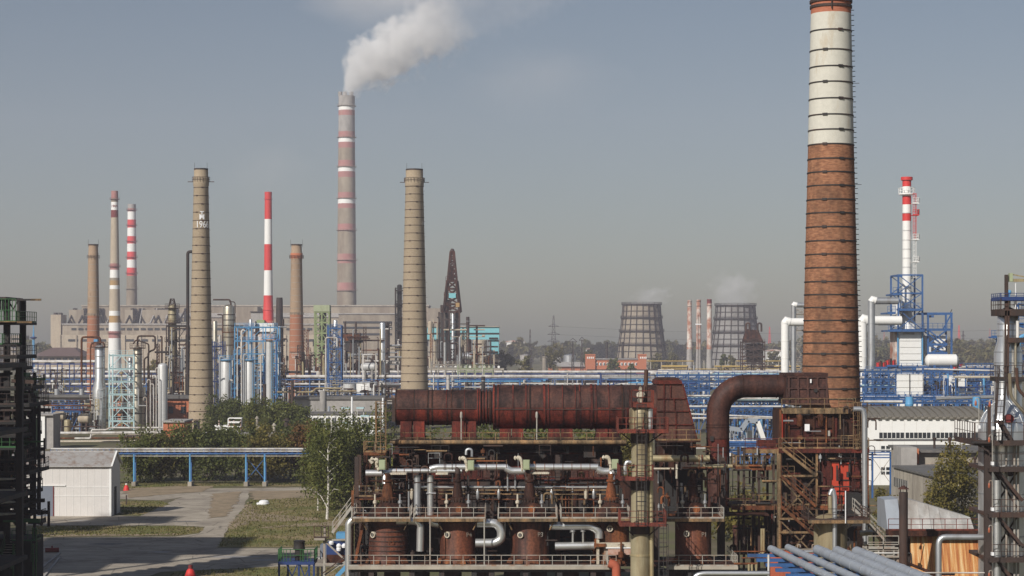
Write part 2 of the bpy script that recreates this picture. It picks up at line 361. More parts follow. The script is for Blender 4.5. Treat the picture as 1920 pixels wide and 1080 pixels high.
M['birch'] = surf('white_birch_bark', (.62,.58,.52), .8, var=.1, scale=2, dirt=(.07,.06,.05), dirt_at=.6, dirt_scale=2.5, streak=False)
M['signwhite'] = surf('white_sign', (.8,.8,.8), .5, var=.02)
M['orangelamp'] = surf('orange_lamp_glass', (.34,.10,.05), .4)

# ================================================================== SETTING: ground, roads
def sheet(name, pts, z, mat, kind='structure', sub=0):
    mb = MB(); mb.add([(p[0], p[1], z) for p in pts], [tuple(range(len(pts)))])
    o = mb.build(name, mat, smooth=False); o['kind'] = kind; return o
sheet('ground', [(-2590, -140), (2590, -140), (2590, 3690), (-2590, 3690)], 0, M['soil'])
def gp(pts): 
    out = [G(a, b) for a, b in pts]
    if sum((q[0]-p[0])*(q[1]+p[1]) for p, q in zip(out, out[1:]+out[:1])) > 0: out.reverse()
    return out
def ragged(pts, amp=.35, step=2.0):
    out = []
    for p, q in zip(pts, pts[1:] + pts[:1]):
        n = max(1, int((q - p).length / step))
        for i in range(n):
            a = p.lerp(q, i / n); out.append(Vector((a.x + random.uniform(-amp, amp), a.y + random.uniform(-amp, amp) * 1.5, 0)))
    return out
road_poly = [(40,966),(210,966),(262,968),(330,936),(388,917),(470,917),(458,950),(430,985),(409,1028),(640,1027),(660,1062),(520,1062),(300,1072),(200,1115),(30,1125),(30,1008),(330,1006),(372,1000),(384,988),(330,985),(30,985)]
sheet('road', ragged(gp(road_poly), .15, 3), .004, M['road'])
sheet('path', ragged(gp([(0,921),(230,921),(330,916),(600,914),(720,914),(720,928),(600,926),(470,924),(388,926),(300,938),(230,936),(0,936)]), .3), .008, M['road'])
LAWNS = [gp([(430,990),(470,938),(560,934),(720,934),(720,1024),(410,1026)]),
         gp([(60,1006),(330,1004),(370,999),(382,990),(330,987),(60,987)]),
         gp([(228,965),(262,966),(318,945),(300,940),(229,940)]),
         gp([(230,918),(330,912),(740,912),(740,905),(230,904)]),
         gp([(300,1090),(330,1073),(520,1064),(640,1064),(650,1090)])]
for k, L in enumerate(LAWNS):
    sheet('lawn', ragged(L, .4, 1.5), .012 + .004 * k, M['lawn'])
for k, L in enumerate([[(470,921),(600,920),(720,921),(720,936),(560,934),(474,938)],[(425,990),(470,940),(478,962),(600,972),(600,976),(470,978),(440,992)],[(60,1007),(330,1004),(330,1001),(60,1002)],[(230,916),(330,912),(400,912),(380,922),(240,934)],[(398,926),(452,922),(446,940),(425,968),(392,972)],[(480,990),(640,976),(700,976),(700,984),(560,988)]]): sheet('dirt_patch', ragged(gp(L), .5, 1.2), .034 + .004 * k, M['dirt'])
for k, (px, py, r) in enumerate([(200, 1020, 1.1), (300, 1035, .7), (440, 1044, 1.4), (350, 978, .9), (150, 976, .8), (500, 1050, 1.0)]):      # oil stains and patched slabs
    g = G(px, py); sheet('road_patch', [Vector((g.x + r * 2.2 * math.cos(a) * random.uniform(.7, 1.2), g.y + r * math.sin(a) * random.uniform(.7, 1.2), 0)) for a in [i * math.pi / 6 for i in range(12)]], .008 + .004 * (k % 2), M['tarroof'] if k % 3 == 0 else M['greyconc'])
# concrete joints of the yard slabs
jm = MB()
for py in (1016, 1024, 1034, 1046):
    a, b = G(70, py), G(500, py - 2); jm.beam(a + Vector((0,0,.006)), b + Vector((0,0,.006)), .07, .006)
j = jm.build('road_joint', M['tarroof'], smooth=False); j['kind'] = 'structure'
# kerb of the yard corner beside the green stair
km = MB(); km.beam(G(62, 1079), G(112, 1038), .25, .3); km.beam(G(80, 1085), G(112, 1046), .25, .3)
km.build('kerb', M['greyconc'])['kind'] = 'structure'

def in_poly(x, y, poly):
    c = False; n = len(poly)
    for i in range(n):
        a, b = poly[i], poly[i-1]
        if (a.y > y) != (b.y > y) and x < (b.x - a.x) * (y - a.y) / (b.y - a.y) + a.x: c = not c
    return c
gv, gf = [], []
for L, n in zip(LAWNS, (9000, 2500, 1200, 3000, 1200)):
    xs = [p.x for p in L]; ys = [p.y for p in L]; k = 0
    while k < n:
        x, y = random.uniform(min(xs), max(xs)), random.uniform(min(ys), max(ys)); k += 1
        if not in_poly(x, y, L): continue
        h = random.uniform(.08, .32); a = random.uniform(0, 6.28); wd = random.uniform(.06, .16); ex, ey = math.cos(a) * wd, math.sin(a) * wd
        o = len(gv); lx, ly = random.uniform(-.15, .15), random.uniform(-.15, .15)
        gv += [(x - ex, y - ey, 0), (x + ex, y + ey, 0), (x + lx, y + ly, h)]; gf.append((o, o + 1, o + 2))
mb = MB(); mb.v = gv; mb.f = [list(f) for f in gf]; mb.m = [0] * len(gf)
tag(mb.build('grass', M['blade'], smooth=False), 'short tufted grass on the lawns beside the concrete road', 'grass', kind='stuff')

# ================================================================== trees
def leaf_cloud(pts, size, jitter=.7, flat=.4):
    """one small quad per point, random facing; returns numpy verts and faces"""
    n = len(pts); pts = np.asarray(pts)
    nrm = RNG.normal(size=(n, 3)); nrm[:, 2] += flat; nrm /= np.linalg.norm(nrm, axis=1)[:, None]
    t = np.cross(nrm, RNG.normal(size=(n, 3))); t /= np.linalg.norm(t, axis=1)[:, None] + 1e-9; b = np.cross(nrm, t)
    s = (size * (1 - jitter + 2 * jitter * RNG.random(n)))[:, None]
    v = np.stack([pts - t * s, pts + b * s * .55, pts + t * s, pts - b * s * .55], 1).reshape(-1, 3)
    return v, np.arange(4 * n).reshape(-1, 4)
def np_mesh(name, v, f, mat, parent=None, kind=None):
    me = bpy.data.meshes.new(name); o = np.array(ORI.get(parent, (0, 0, 0)) if parent else (0, 0, 0))
    me.vertices.add(len(v)); me.vertices.foreach_set('co', (v - o).astype(np.float32).ravel())
    me.loops.add(f.size); me.loops.foreach_set('vertex_index', f.ravel().astype(np.int32))
    k = f.shape[1]; me.polygons.add(len(f)); me.polygons.foreach_set('loop_start', np.arange(0, f.size, k, dtype=np.int32))
    me.update(calc_edges=True); me.materials.append(mat)
    ob = bpy.data.objects.new(name, me); COL.objects.link(ob); ob.parent = parent
    ORI[ob] = tuple(o)
    if kind: ob['kind'] = kind
    return ob
def crown_points(c, rx, ry, rz, nclump, per, cl, droop=0.0, seed=None):
    """clumps of leaves spread through an uneven crown"""
    pts = []
    for _ in range(nclump):
        d = RNG.normal(size=3); d /= np.linalg.norm(d); q = RNG.random() ** .45
        wob = .62 + .5 * RNG.random() + .3 * (RNG.random() < .15)
        p = np.array(c) + d * np.array([rx, ry, rz]) * q * wob
        m = int(per * (.5 + RNG.random()))
        off = RNG.normal(size=(m, 3)) * cl * (.6 + .8 * RNG.random()) * np.array([1, 1, .75])
        if droop: off[:, 2] -= np.abs(RNG.normal(size=m)) * droop
        pts.append(p + off)
    return np.concatenate(pts)
def tree(label, base, h, rx, mat='leaf_mid', trunk='bark', bare=.3, n=4000, leaf=.22, trunk_r=None, lean=(0, 0), group=None, name='tree', limbs=7, droop=0.0, cat='tree', stems=1, cdy=0.0):
    base = Vector(base); t = thing(name, label, cat, base, group)
    mb = MB(); tr = trunk_r or h * .016; clumps = []
    for st in range(stems):
        b0 = base + (Vector((random.uniform(-.5, .5), random.uniform(-.4, .4), 0)) * (st > 0)); ln = Vector((lean[0] + (random.uniform(-.25, .25) if st else 0), lean[1], 0)) * h * .35
        top = b0 + Vector((0, 0, h * .93)) + ln
        path = [b0.lerp(top, i / 6) + Vector((random.uniform(-1, 1), random.uniform(-1, 1), 0)) * h * .012 * (0 < i) for i in range(7)]
        path = [p - ln * (i / 6) * (1 - i / 6) * .8 for i, p in enumerate(path)]
        mb.tube(path, tr, 7, tr * .2)
        for i in range(limbs):
            s = bare + (0.9 - bare) * (i + random.random()) / limbs; k = min(5, int(s * 6)); p0 = path[k].lerp(path[k + 1], s * 6 - k)
            a = random.uniform(0, 6.28); L = rx * random.uniform(.55, 1.0) * (1.15 - s * .7)
            p1 = p0 + Vector((math.cos(a) * L * .55, math.sin(a) * L * .55, L * .45)); p2 = p0 + Vector((math.cos(a) * L, math.sin(a) * L, L * random.uniform(.4, .8)))
            mb.tube([p0, p1, p2], tr * .42 * (1.2 - s), 5, tr * .1); clumps += [p1, p2]
    mb.build('trunk', M[trunk], t)
    cz = h * (bare + 1) / 2; rz = h * (1 - bare) / 2
    c = base + Vector((lean[0] * h * .2, lean[1] * h * .2 + cdy, cz))
    nc = max(14, int(n / 70)); per = n / nc
    pts = [crown_points(c, rx, rx, rz, nc, per * .75, rx * .16, droop)]
    for p in clumps: pts.append(np.array(p) + RNG.normal(size=(int(per * .6), 3)) * rx * .17 - np.array([0, 0, droop * .5]))
    pts = np.concatenate(pts); pts[:, 2] = np.maximum(pts[:, 2], base.z + .3)
    v, f = leaf_cloud(pts, leaf); np_mesh('crown', v, f, M[mat], t)
    return t

# the birches left of the red unit
tree('tall forked white-barked birch with drooping crown left of the rusty unit', G(613, 975), 16.5, 3.6, 'leaf_mid', 'birch', .10, 13000, .17, .2, (.12, 0), name='birch_tree', limbs=12, droop=.8, cdy=1.9)
tree('slim birch with pale trunk close behind the forked birch', G(596, 958), 14.5, 3.0, 'leaf_mid', 'birch', .12, 11000, .17, .13, (.05, 0), name='birch_tree', limbs=10, droop=.7)
tree('full green birch standing against the stair end of the rusty unit', G(668, 966), 16.6, 3.2, 'leaf_mid', 'birch', .04, 15000, .17, .17, (-.03, 0), name='birch_tree', limbs=10, droop=.7)
tree('dark shrubby tree between the birches and the rusty stair', G(640, 962), 12.0, 3.0, 'leaf_dark', 'bark', .03, 10000, .18, name='tree')
tree('greenery filling the gap behind the rusty ladder cage', G(716, 950), 15.5, 3.2, 'leaf_mid', 'bark', .03, 11000, .18)
# row behind the blue pipe bridge
row = [(262,9.3,3.3,'leaf_mid','bark','broad green tree just right of the white shed'),(300,8.3,2.6,'leaf_yellow','bark','small dark tree right of the first blue bridge post'),
 (345,9.8,3.2,'leaf_mid','bark','green tree behind the second blue bridge post'),(388,9.4,3.0,'leaf_dark','bark','dark tree left of the three-stemmed birch under the bridge'),
 (424,9.6,2.8,'leaf_mid','birch','three-stemmed birch with bare white legs under the bridge'),(462,9.9,3.1,'leaf_dark','bark','dark tree behind the left post of the paired blue posts'),
 (502,10.4,3.0,'leaf_yellow','bark','green tree behind the right post of the paired blue posts'),(545,10.7,3.2,'leaf_dark','bark','dark tree at the right end of the blue bridge'),
 (580,11.0,2.6,'leaf_rust','bark','russet tree touching the left edge of the birch clump')]
for px, h, rx, mt, bk, lb in row:
    D = random.uniform(366, 384); tree(lb, (X(px, D), D, 0), h * 1.04, rx * 1.45, mt, bk, .16 if bk == 'birch' else .02, 8500, .23, stems=3 if bk == 'birch' else 1, group='trees behind the blue pipe bridge')
# low autumn trees behind them, along the brick building
for i, (px, top, mt, lb) in enumerate([(372,822,'leaf_mid','green bush at the left end of the autumn hedge'),(408,812,'leaf_mid','rounded green bush below the tan dated chimney'),(440,824,'leaf_yellow','yellow-green bush in the middle of the hedge'),
   (480,810,'leaf_mid','green bush below the white gooseneck vent'),(512,812,'leaf_yellow','ochre bush right of the white gooseneck vent'),(548,816,'leaf_rust','russet bush before the low white windowed block'),(580,812,'leaf_rust','red-brown bush nearest the birches'),
   (335,838,'leaf_yellow','yellow bush before the orange brick block'),(606,806,'leaf_mid','green bush hidden half behind the birch tops'),(640,800,'leaf_mid','green bush behind the crown of the tallest birch')]):
    D = random.uniform(440, 462); tree(lb, (X(px, D), D, 0), Z(top, D) * .98, 3.2, mt, 'bark', .03, 3600, .26, limbs=5, group='autumn hedge by the brick building', name='bush')
for px, top, D, rx, mt, lb in [(414,752,545,3.4,'leaf_dark','dense dark tree right of the dated chimney foot'),(442,756,540,3.2,'leaf_dark','dark tree left of the poplar under the grey vessels'),(480,754,520,3.3,'leaf_mid','light green poplar before the second grey vessel'),
      (518,758,515,3.0,'leaf_mid','light green poplar before the slim grey column'),(548,762,512,3.6,'leaf_mid','spreading green tree left of the low white windowed block'),(568,782,505,2.2,'leaf_dark','short dark tree at the corner of the low white block')]:
    tree(lb, (X(px, D), D, 0), Z(top, D) * 1.13, rx * 1.3, mt, 'bark', .04, 8500, .27, group='trees among the vessels')
# seen through the rusty unit
for px, top, D, mt, lb in [(790,806,282,'leaf_mid','tree seen below the duct left of its first saddle'),(872,802,286,'leaf_mid','tree seen through the first gap between duct saddles'),(915,800,284,'leaf_mid','tree seen through the second gap between duct saddles'),(1005,798,288,'leaf_mid','tree seen through the third gap between duct saddles'),(1095,799,286,'leaf_mid','tree seen through the fourth gap between duct saddles'),(1168,806,286,'leaf_yellow','yellowing tree behind the tan distillation column'),(1395,940,262,'leaf_yellow','bush seen through the frame right of the brown elbow duct')]:
    tree(lb, (X(px, D), D, 0), Z(top - 8, D), 4.4, mt, 'bark', .05, 7500, .26, group='trees behind the rusty unit')
# right side
tree('yellowing birch with white stem before the grey workshop', (X(1794, 262), 262, 0), Z(812, 262), 3.0, 'leaf_yellow', 'birch', .08, 7000, .17, .14, (.12, 0), name='birch_tree', limbs=12, droop=.7)
tree('second yellowing birch leaning left beside the grey workshop', (X(1762, 258), 258, 0), Z(858, 258), 2.2, 'leaf_yellow', 'birch', .1, 4500, .17, .10, name='birch_tree', limbs=8, droop=.6)
tree('small yellow bush at the corner of the grey workshop', (X(1664, 262), 262, 0), Z(906, 262), 1.8, 'leaf_yellow', 'bark', .1, 2000, .18, name='bush')

# far trees: those that stand out singly
for i, (px, py, D, wpx, mt, lb) in enumerate([(945,654,1330,38,'leaf_far','big olive tree right of the turquoise hall'),(912,664,1250,26,'leaf_rust','rust-brown tree under the turquoise hall'),(985,668,1270,26,'leaf_far','olive tree right of the big olive one'),
     (1040,650,1500,42,'leaf_far','broad olive tree at the foot of the power pylon'),(1105,656,1600,30,'leaf_far','olive tree left of the brick gatehouse'),(1152,672,1500,26,'leaf_mid','round green tree before the brick gatehouse'),(1185,684,1450,18,'leaf_mid','low green tree at the right gatehouse tower'),
     (1232,664,1650,30,'leaf_far','olive tree right of the brick gatehouse'),(1262,660,1700,26,'leaf_far','olive tree left of the stained chimneys'),(1357,655,1550,16,'leaf_dark','pointed dark tree at the foot of the right cooling tower'),(1374,664,1500,20,'leaf_far','brown-green tree beside the pointed dark one'),
     (1452,658,1650,34,'leaf_far','olive tree left of the white duct'),(290,668,1200,20,'leaf_yellow','thin yellow tree behind the left process columns'),(765,640,1700,30,'leaf_far','olive tree beside the tan middle chimney')]):
    base = (X(px, D), D, 0); h = Z(py, D); tree(lb, base, h, X(960 + wpx / 2, D) , mt, 'bark', .1, 1500, .85, limbs=4, group='far single trees', droop=0)

def wood(name, label, spans, leaf, mat='leaf_far', n=26):
    allv, allf, o = [], [], 0
    for (px0, px1, D0, D1, top0, top1, step) in spans:
        px = px0
        while px < px1:
            D = random.uniform(D0, D1); t = (px - px0) / (px1 - px0); h = Z(top0 + (top1 - top0) * t + random.uniform(-3, 4), D); r = X(960 + step * .8, D)
            pts = crown_points((X(px, D), D, h * .5), r, r, h * .5, n, 26, r * .22); pts[:, 2] = np.maximum(pts[:, 2], .2)
            v, f = leaf_cloud(pts, leaf); allv.append(v); allf.append(f + o); o += len(v); px += step * random.uniform(.5, 1.0)
    tag(np_mesh(name, np.concatenate(allv), np.concatenate(allf), M[mat]), label, 'woodland', kind='stuff')
wood('woodland', 'far belt of hazy trees along the horizon', [(-60,100,2300,2600,652,652,12),(40,110,1900,2100,640,645,12),(930,1520,2300,2700,642,640,11),(1470,1960,2200,2600,634,632,11),(1600,1960,1700,2000,648,646,12),(1960,2300,2200,2600,640,640,16)], 2.4)

# ================================================================== chimneys
def hoop_part(parent, c, r, z, mat, clamps=(), hh=.14, proud=.06, n=24):
    mb = MB(); mb.lathe(c, [(r - .15, z - hh/2), (r + proud, z - hh/2), (r + proud, z + hh/2), (r - .15, z + hh/2)], n, cap=False)
    o = mb.build('hoop', mat, parent)
    for a in clamps:
        q = MB(); d = Vector((math.cos(a), math.sin(a), 0)); p = Vector((c[0], c[1], z)) + d * (r + proud)
        t = Vector((-d.y, d.x, 0)); q.beam(p - t * hh * 1.9, p + t * hh * 1.9, hh * 1.1, hh * 1.9); q.build('clamp', mat, o)
    return o
def chimney(name, label, px, D, prof, mats, hoops=(), n=32, hoopmat='dark', clamp=True, group=None, crown=None, hh=.16, base_z=0.0, extra=None):
    """prof = [(py, radius_px, slot)] from the foot up; slot colours the step above the entry"""
    u = U(D); c = (u.x(px), D); t = thing(name, label, 'chimney', (c[0], D, base_z), group)
    pr = [(u.m(r), max(base_z, u.z(py))) for py, r, s in prof]; sl = [s for _, _, s in prof][:-1]
    rt, zt = pr[-1]
    mb = MB(); mb.lathe(c, pr + [(rt * .78, zt), (rt * .78, zt - rt * 2)], n, sl + [sl[-1], len(mats)], cap=False)
    mb.build('shaft', [M[m] for m in mats] + [M['black']], t)
    def rad(z):
        for (r0, z0), (r1, z1) in zip(pr, pr[1:]):
            if z0 <= z <= z1 and z1 > z0: return r0 + (r1 - r0) * (z - z0) / (z1 - z0)
        return pr[-1][0]
    for i, py in enumerate(hoops):
        z = u.z(py); cl = ()
        if clamp: cl = [-math.pi / 2 + a for a in ((-.42,) if i % 2 else (.3,))]
        hoop_part(t, c, rad(z), z, M[hoopmat], cl, hh, n=n)
    return t, u, c, rad
def gallery(t, u, c, rad, py, mat, out=1.0, name='gallery', n=16, rail=1.2, arms=False):
    z = u.z(py); r = rad(z); mb = MB(); mb.lathe(c, [(r - .1, z - .3), (r + out * .2, z - .3), (r + out, z - .12), (r + out, z), (r - .1, z)], n, cap=False)
    o = mb.build(name, mat, t); q = MB(); q.ringrail(c, r + out * .95, z, rail, n, .07); q.build('railing', mat, o)
    return o
def rungs(t, c, rad, z0, z1, step, mat, ang=-.03, w=.5):
    me = mesh_of(MB().box(-.05, .32, -.035, .035, -.035, .035), mat); z = z0
    while z < z1:
        r = rad(z); piece('rung', me, t, (math.cos(ang) * r, math.sin(ang) * r, z - t.location.z), ang); z += step
def wrap_text(txt, c, rad, zc, size, ang, mat, parent, name='lettering', proud=.05, bold=.0, xs=1.0):
    """block lettering bent round a shaft; ang = azimuth of the middle of the word"""
    cu = bpy.data.curves.new('t', 'FONT'); cu.body = txt; cu.size = size; cu.align_x = 'CENTER'; cu.align_y = 'CENTER'; cu.extrude = .03; cu.offset = bold
    o = bpy.data.objects.new('t', cu); COL.objects.link(o); bpy.context.view_layer.update()
    me = bpy.data.meshes.new_from_object(o.evaluated_get(bpy.context.evaluated_depsgraph_get())); bpy.data.objects.remove(o)
    bm = bmesh.new(); bm.from_mesh(me); bmesh.ops.triangulate(bm, faces=bm.faces)
    bmesh.ops.subdivide_edges(bm, edges=[e for e in bm.edges if e.calc_length() > size * .25], cuts=1)
    o3 = Vector(ORI[parent])
    for v in bm.verts:
        z = zc + v.co.y; r = rad(z) + proud + v.co.z; a = ang + v.co.x * xs / rad(z)
        v.co = Vector((c[0] + r * math.cos(a), c[1] + r * math.sin(a), z)) - o3
    bm.to_mesh(me); bm.free(); me.materials.clear(); me.materials.append(mat)
    ob = bpy.data.objects.new(name, me); COL.objects.link(ob); ob.parent = parent; ORI[ob] = tuple(o3); return ob

FRONT = -math.pi / 2
# --- big brick chimney with cream upper half
hp = [38,60,97,128,157,188,218,246,273,300,325,350,376,401,427,453,478,503,529,553,577,601,622,643,663,686,706,728,747,770,792,815,840]
t, u, c, rad = chimney('brick_chimney', 'tall tapering brick chimney, upper half limewashed cream, beside the rusty furnace', 1558, 215,
   [(1091,61,0),(760,54.5,0),(273,42.5,1),(27,37.5,2),(9,37.2,2),(-4,38.6,2),(-16,38.6,2)], ['bigbrick','cream','topbrick'], hp[1:], 48, 'dark', True, hh=.135)
for py in (14, 4, -8): hoop_part(t, c, rad(u.z(py)), u.z(py), M['darkbrown'], (), .28, .12, 48)
rungs(t, c, rad, 4, 62, .55, M['dark'], -.02)
for py in (156, 346): 
    z = u.z(py); r = rad(z); mb = MB(); mb.beam((c[0] + r - .1, c[1], z), (c[0] + r + .75, c[1], z), .05); mb.build('bracket_arm', M['dark'], t)
mb = MB(); mb.beam(u.p(1553, -10, -2.3), u.p(1553, 22, -2.3), .1); mb.build('lightning_rod', M['dark'], t)
for py in range(120, 1080, 120): pass

# --- the two tan chimneys
def tan_chimney(label, px, D, top, base_r, top_r, hoops, base_py):
    t, u, c, rad = chimney('brick_chimney', label, px, D, [(base_py, base_r, 0), (top + 33, top_r + .6, 0), (top + 31, top_r + 1.5, 0), (top + 17, top_r + 1.5, 0), (top + 14, top_r, 0), (top + 2, top_r, 1), (top - 1, top_r, 1)], ['tanbrick','dark'], hoops, 40, 'darkbrown', True, hh=.15)
    z = u.z(top + 24); r = rad(z)
    q = MB(); q.ringrail(c, r + .25, z, 1.3, 20, .08); q.build('gallery_railing', M['darkbrown'], t)
    for s in (-1, 1):
        q = MB(); q.beam((c[0] + s * r * .9, c[1] - .2, z), (c[0] + s * (r + 1.5), c[1] - .2, z), .25, .18); q.build('gallery_arm', M['darkbrown'], t)
        q = MB(); q.beam((c[0] + s * r * .8, c[1] - .4, u.z(top + 20)), (c[0] + s * r * .8, c[1] - .4, u.z(top - 12)), .07); q.build('lightning_rod', M['dark'], t)
    rungs(t, c, rad, 3, u.z(top + 40), 4.5, M['dark'], -.03)
    return t, u, c, rad
t, u, c, rad = tan_chimney('tan brick chimney with white date and monogram near its top', 377, 555, 317, 24, 13.2, [352+15.5*i for i in range(30)], 815)
wrap_text('1966', c, rad, u.z(422), 2.6, FRONT + .36, M['signwhite'], t, bold=.0, xs=.76)
wrap_text('M', c, rad, u.z(408), 2.0, FRONT + .26, M['signwhite'], t, 'monogram', bold=.03)
wrap_text('T', c, rad, u.z(402), 1.9, FRONT + .26, M['signwhite'], t, 'monogram', bold=.02)
t, u, c, rad = tan_chimney('tan brick chimney standing behind the left end of the rusty duct', 777, 590, 318, 27.5, 16.2, [350+14.6*i for i in range(31)], 804)
wrap_text('I', c, rad, u.z(420), 1.6, FRONT + 1.25, M['signwhite'], t, 'painted_mark'); wrap_text('6', c, rad, u.z(420), 1.6, FRONT + 1.0, M['concrete'], t, 'painted_mark')

# --- two slimmer brick chimneys, orange below, dull tan above
for px, D, seam, tr, br, lab in [(175, 900, 592, 8.6, 13.6, 'slim chimney of dull brick, orange below, left of the painted stacks'), (556, 880, 590, 9.6, 15.6, 'slim chimney of dull brick, orange below, right of the red and white stack')]:
    tp = 459
    t, u, c, rad = chimney('brick_chimney', lab, px, D, [(748, br, 0), (seam, tr + (br - tr) * (seam - tp) / (748 - tp), 1), (tp + 28, tr + .9, 1), (tp + 26, tr + (1.6 if px > 300 else 1), 2 if px > 300 else 1), (tp + 16, tr + (1.8 if px > 300 else .8), 1), (tp + 14, tr + .4, 1), (tp, tr, 1)], ['orangebrick', 'tanbrick_b', 'wallbrick'],
        [seam + 6 + 11 * i for i in range(13)] + [seam - 12 - 12 * i for i in range(8)], 32, 'concrete', False, hh=.18)
    q = MB(); z = u.z(tp + 26); q.ringrail(c, rad(z) + .5, z, 1.4, 14, .12); q.build('gallery_railing', M['darkbrown'], t)
    q = MB(); q.lathe(c, [(tr * u.k - .2, u.z(tp + 1)), (tr * u.k + .25, u.z(tp + 1)), (tr * u.k + .25, u.z(tp - 1)), (tr * u.k - .2, u.z(tp - 1))], 24, cap=False); q.build('cap_ring', M['darkbrown'], t)
    for s in (-1, 1):
        q = MB(); q.beam((c[0] + s * rad(z), c[1], u.z(tp + 4)), (c[0] + s * rad(z), c[1], u.z(tp - 10)), .1); q.build('lightning_rod', M['dark'], t)
    q = MB(); z = u.z(seam); r = rad(z); q.beam((c[0] + r * .9, c[1] - .3, z), (c[0] + r + 1.3, c[1] - .3, z), .18); q.beam((c[0] - r * .9, c[1] - .3, z), (c[0] - r - 1.3, c[1] - .3, z), .18); q.ringrail(c, r + .3, z, 1.0, 14, .09); q.build('seam_gallery', M['concrete'], t)

# --- painted power-station stacks
def bands(spec, top_r, base_r, y0, y1):
    """spec: (py_top, slot) from the top down -> profile from the foot up"""
    rr = lambda py: top_r + (base_r - top_r) * ((py - y0) / (y1 - y0)) ** 1.25
    ent = spec + [(y1, None)]; prof = []
    for (a, s), (b, _) in reversed(list(zip(ent, ent[1:]))):
        prof.append((b, rr(b), s)); 
        if b - a > 60: prof.append(((a + b) / 2, rr((a + b) / 2), s))
    prof.append((y0, rr(y0), spec[0][1])); return prof
# smoking stack
t, u, c, rad = chimney('concrete_chimney', 'tallest grey chimney with faded pink and white bands and a smoke plume', 650, 2080,
  bands([(180,3),(199,1),(207,2),(217,4),(247,2),(259,1),(267,2),(278,0),(301,2),(313,1),(322,2),(333,0),(361,2),(373,1),(382,2),(391,0),(420,2),(434,0),(476,2),(494,0),(530,2),(546,0)], 15.2, 19.5, 180, 687),
  ['concrete_far','white','fadedred','greyconc','greyconc'], (), 32)
for py in (199, 258, 313, 372, 432, 488, 545): gallery(t, u, c, rad, py, M['concrete'], 1.6, n=20, rail=1.8)
for s in (-.55, -.15, .4):
    q = MB(); q.cyl(u.p(650 + s * 22, 181, 0), u.p(650 + s * 22, 172, 0), 2.2, n=10); q.build('flue_outlet', M['greyconc'], t)
# striped stack behind the plant
t, u, c, rad = chimney('concrete_chimney', 'chimney with bright red and white stripes above the power plant roof', 247, 2080,
  bands([(383,2),(391,3),(397,1),(412,0),(427,1),(443,0),(457,1),(472,0),(487,1),(502,0),(517,4)], 7.6, 12.5, 383, 687), ['redband','white','greyconc','fadedred','concrete_far'], (), 28)
for py in (394, 423, 453, 483, 513, 542): gallery(t, u, c, rad, py, M['darkred'] if py < 520 else M['concrete'], 1.5, n=18, rail=1.6)
# ochre banded stack
t, u, c, rad = chimney('concrete_chimney', 'ochre chimney with white and dark red bands and a painted date panel', 215, 1500,
  bands([(358,3),(372,5),(379,1),(394,2),(408,4),(494,3),(506,1),(521,5),(526,0),(535,1),(542,4),(583,1),(592,0),(605,1),(621,3),(634,1)], 6.4, 13.0, 358, 704), ['ochre','white','darkred','fadedred','tan','concrete_far'], (), 28)
for py in (374, 500, 625): gallery(t, u, c, rad, py, M['darkred'], 1.2, n=16, rail=1.3)
wrap_text('1969', c, rad, u.z(387), 2.7, FRONT + .05, M['darkred'], t, 'painted_date', bold=.05)
rungs(t, c, rad, 20, u.z(380), 6, M['dark'], -.05)
# red and white stack
t, u, c, rad = chimney('steel_stack', 'slender steel stack in three red and two white sections', 503, 1400,
  [(605,10.2,0),(582,9.6,0),(581,9.2,0),(554,8.6,1),(507,7.8,0),(458,7.4,1),(411,6.9,0),(374,6.6,0),(360,6.9,0)], ['red','white'], (), 28, base_z=U(1400).z(606))
for py in (374, 582): gallery(t, u, c, rad, py, M['red'], .35, n=16, rail=.6)
# stained chimneys by the cooling towers
for px, D, tp, bt, tr, br, lb, sl in [(1293,1560,563,700,4.0,6.6,'left of the three stained white chimneys with rusty lettering-like blotches','whitedirty'),(1310,1540,562,700,4.2,6.0,'middle of the three stained white chimneys, thin mast before it','whitedirty'),(1330,1500,561,706,4.6,6.2,'right of the three stained chimneys with red rim and grey foot','whitedirty')]:
    t, u, c, rad = chimney('chimney', lb, px, D, [(bt + 1, br, 1), (655, br - 1.2, 0), (tp + 8, tr, 2 if px == 1330 else 0), (tp, tr, 0)], [sl, 'greyconc', 'darkred'], (tp + 3, tp + 12), 20, 'darkbrown', False, hh=.5)
t = thing('radio_mast', 'thin dark mast in front of the middle stained chimney', 'mast', (X(1309, 1450), 1450, 0)); u = U(1450)
q = MB(); q.beam(u.base(1309), u.p(1309, 590), .5); q.build('pole', M['dark'], t); q = MB(); q.box(u.x(1304), u.x(1315), 1449, 1452, u.z(609), u.z(607)); q.build('yard', M['signwhite'], t)

# dark stack
t, u, c, rad = chimney('steel_stack', 'dark cylindrical stack between red stack and slim brick chimney', 524, 1000, [(737, 8.2, 0), (680, 7.6, 0), (563, 6.2, 0), (558, 5.6, 0)], ['dark'], (580, 610, 640, 670), 20, 'black', False, hh=.3)
# grey vent cylinder in the middle ground
t, u, c, rad = chimney('vent_stack', 'plain grey vent cylinder beside the low white windowed block', 606, 560, [(813, 6.6, 0), (735, 6.4, 0), (733, 6.6, 0)], ['greyconc'], (), 20)
t, u, c, rad = chimney('vent_stack', 'thin dark vent pipe left of the slim brick chimney foot', 548, 600, [(802, 3.2, 0), (713, 3.0, 0)], ['darkbrown'], (760,), 12, 'dark', False)
t, u, c, rad = chimney('vent_stack', 'short dark vent pipe under the slim grey column', 496, 640, [(792, 3.4, 0), (720, 3.2, 0)], ['darkbrown'], (), 12, 'dark', False)

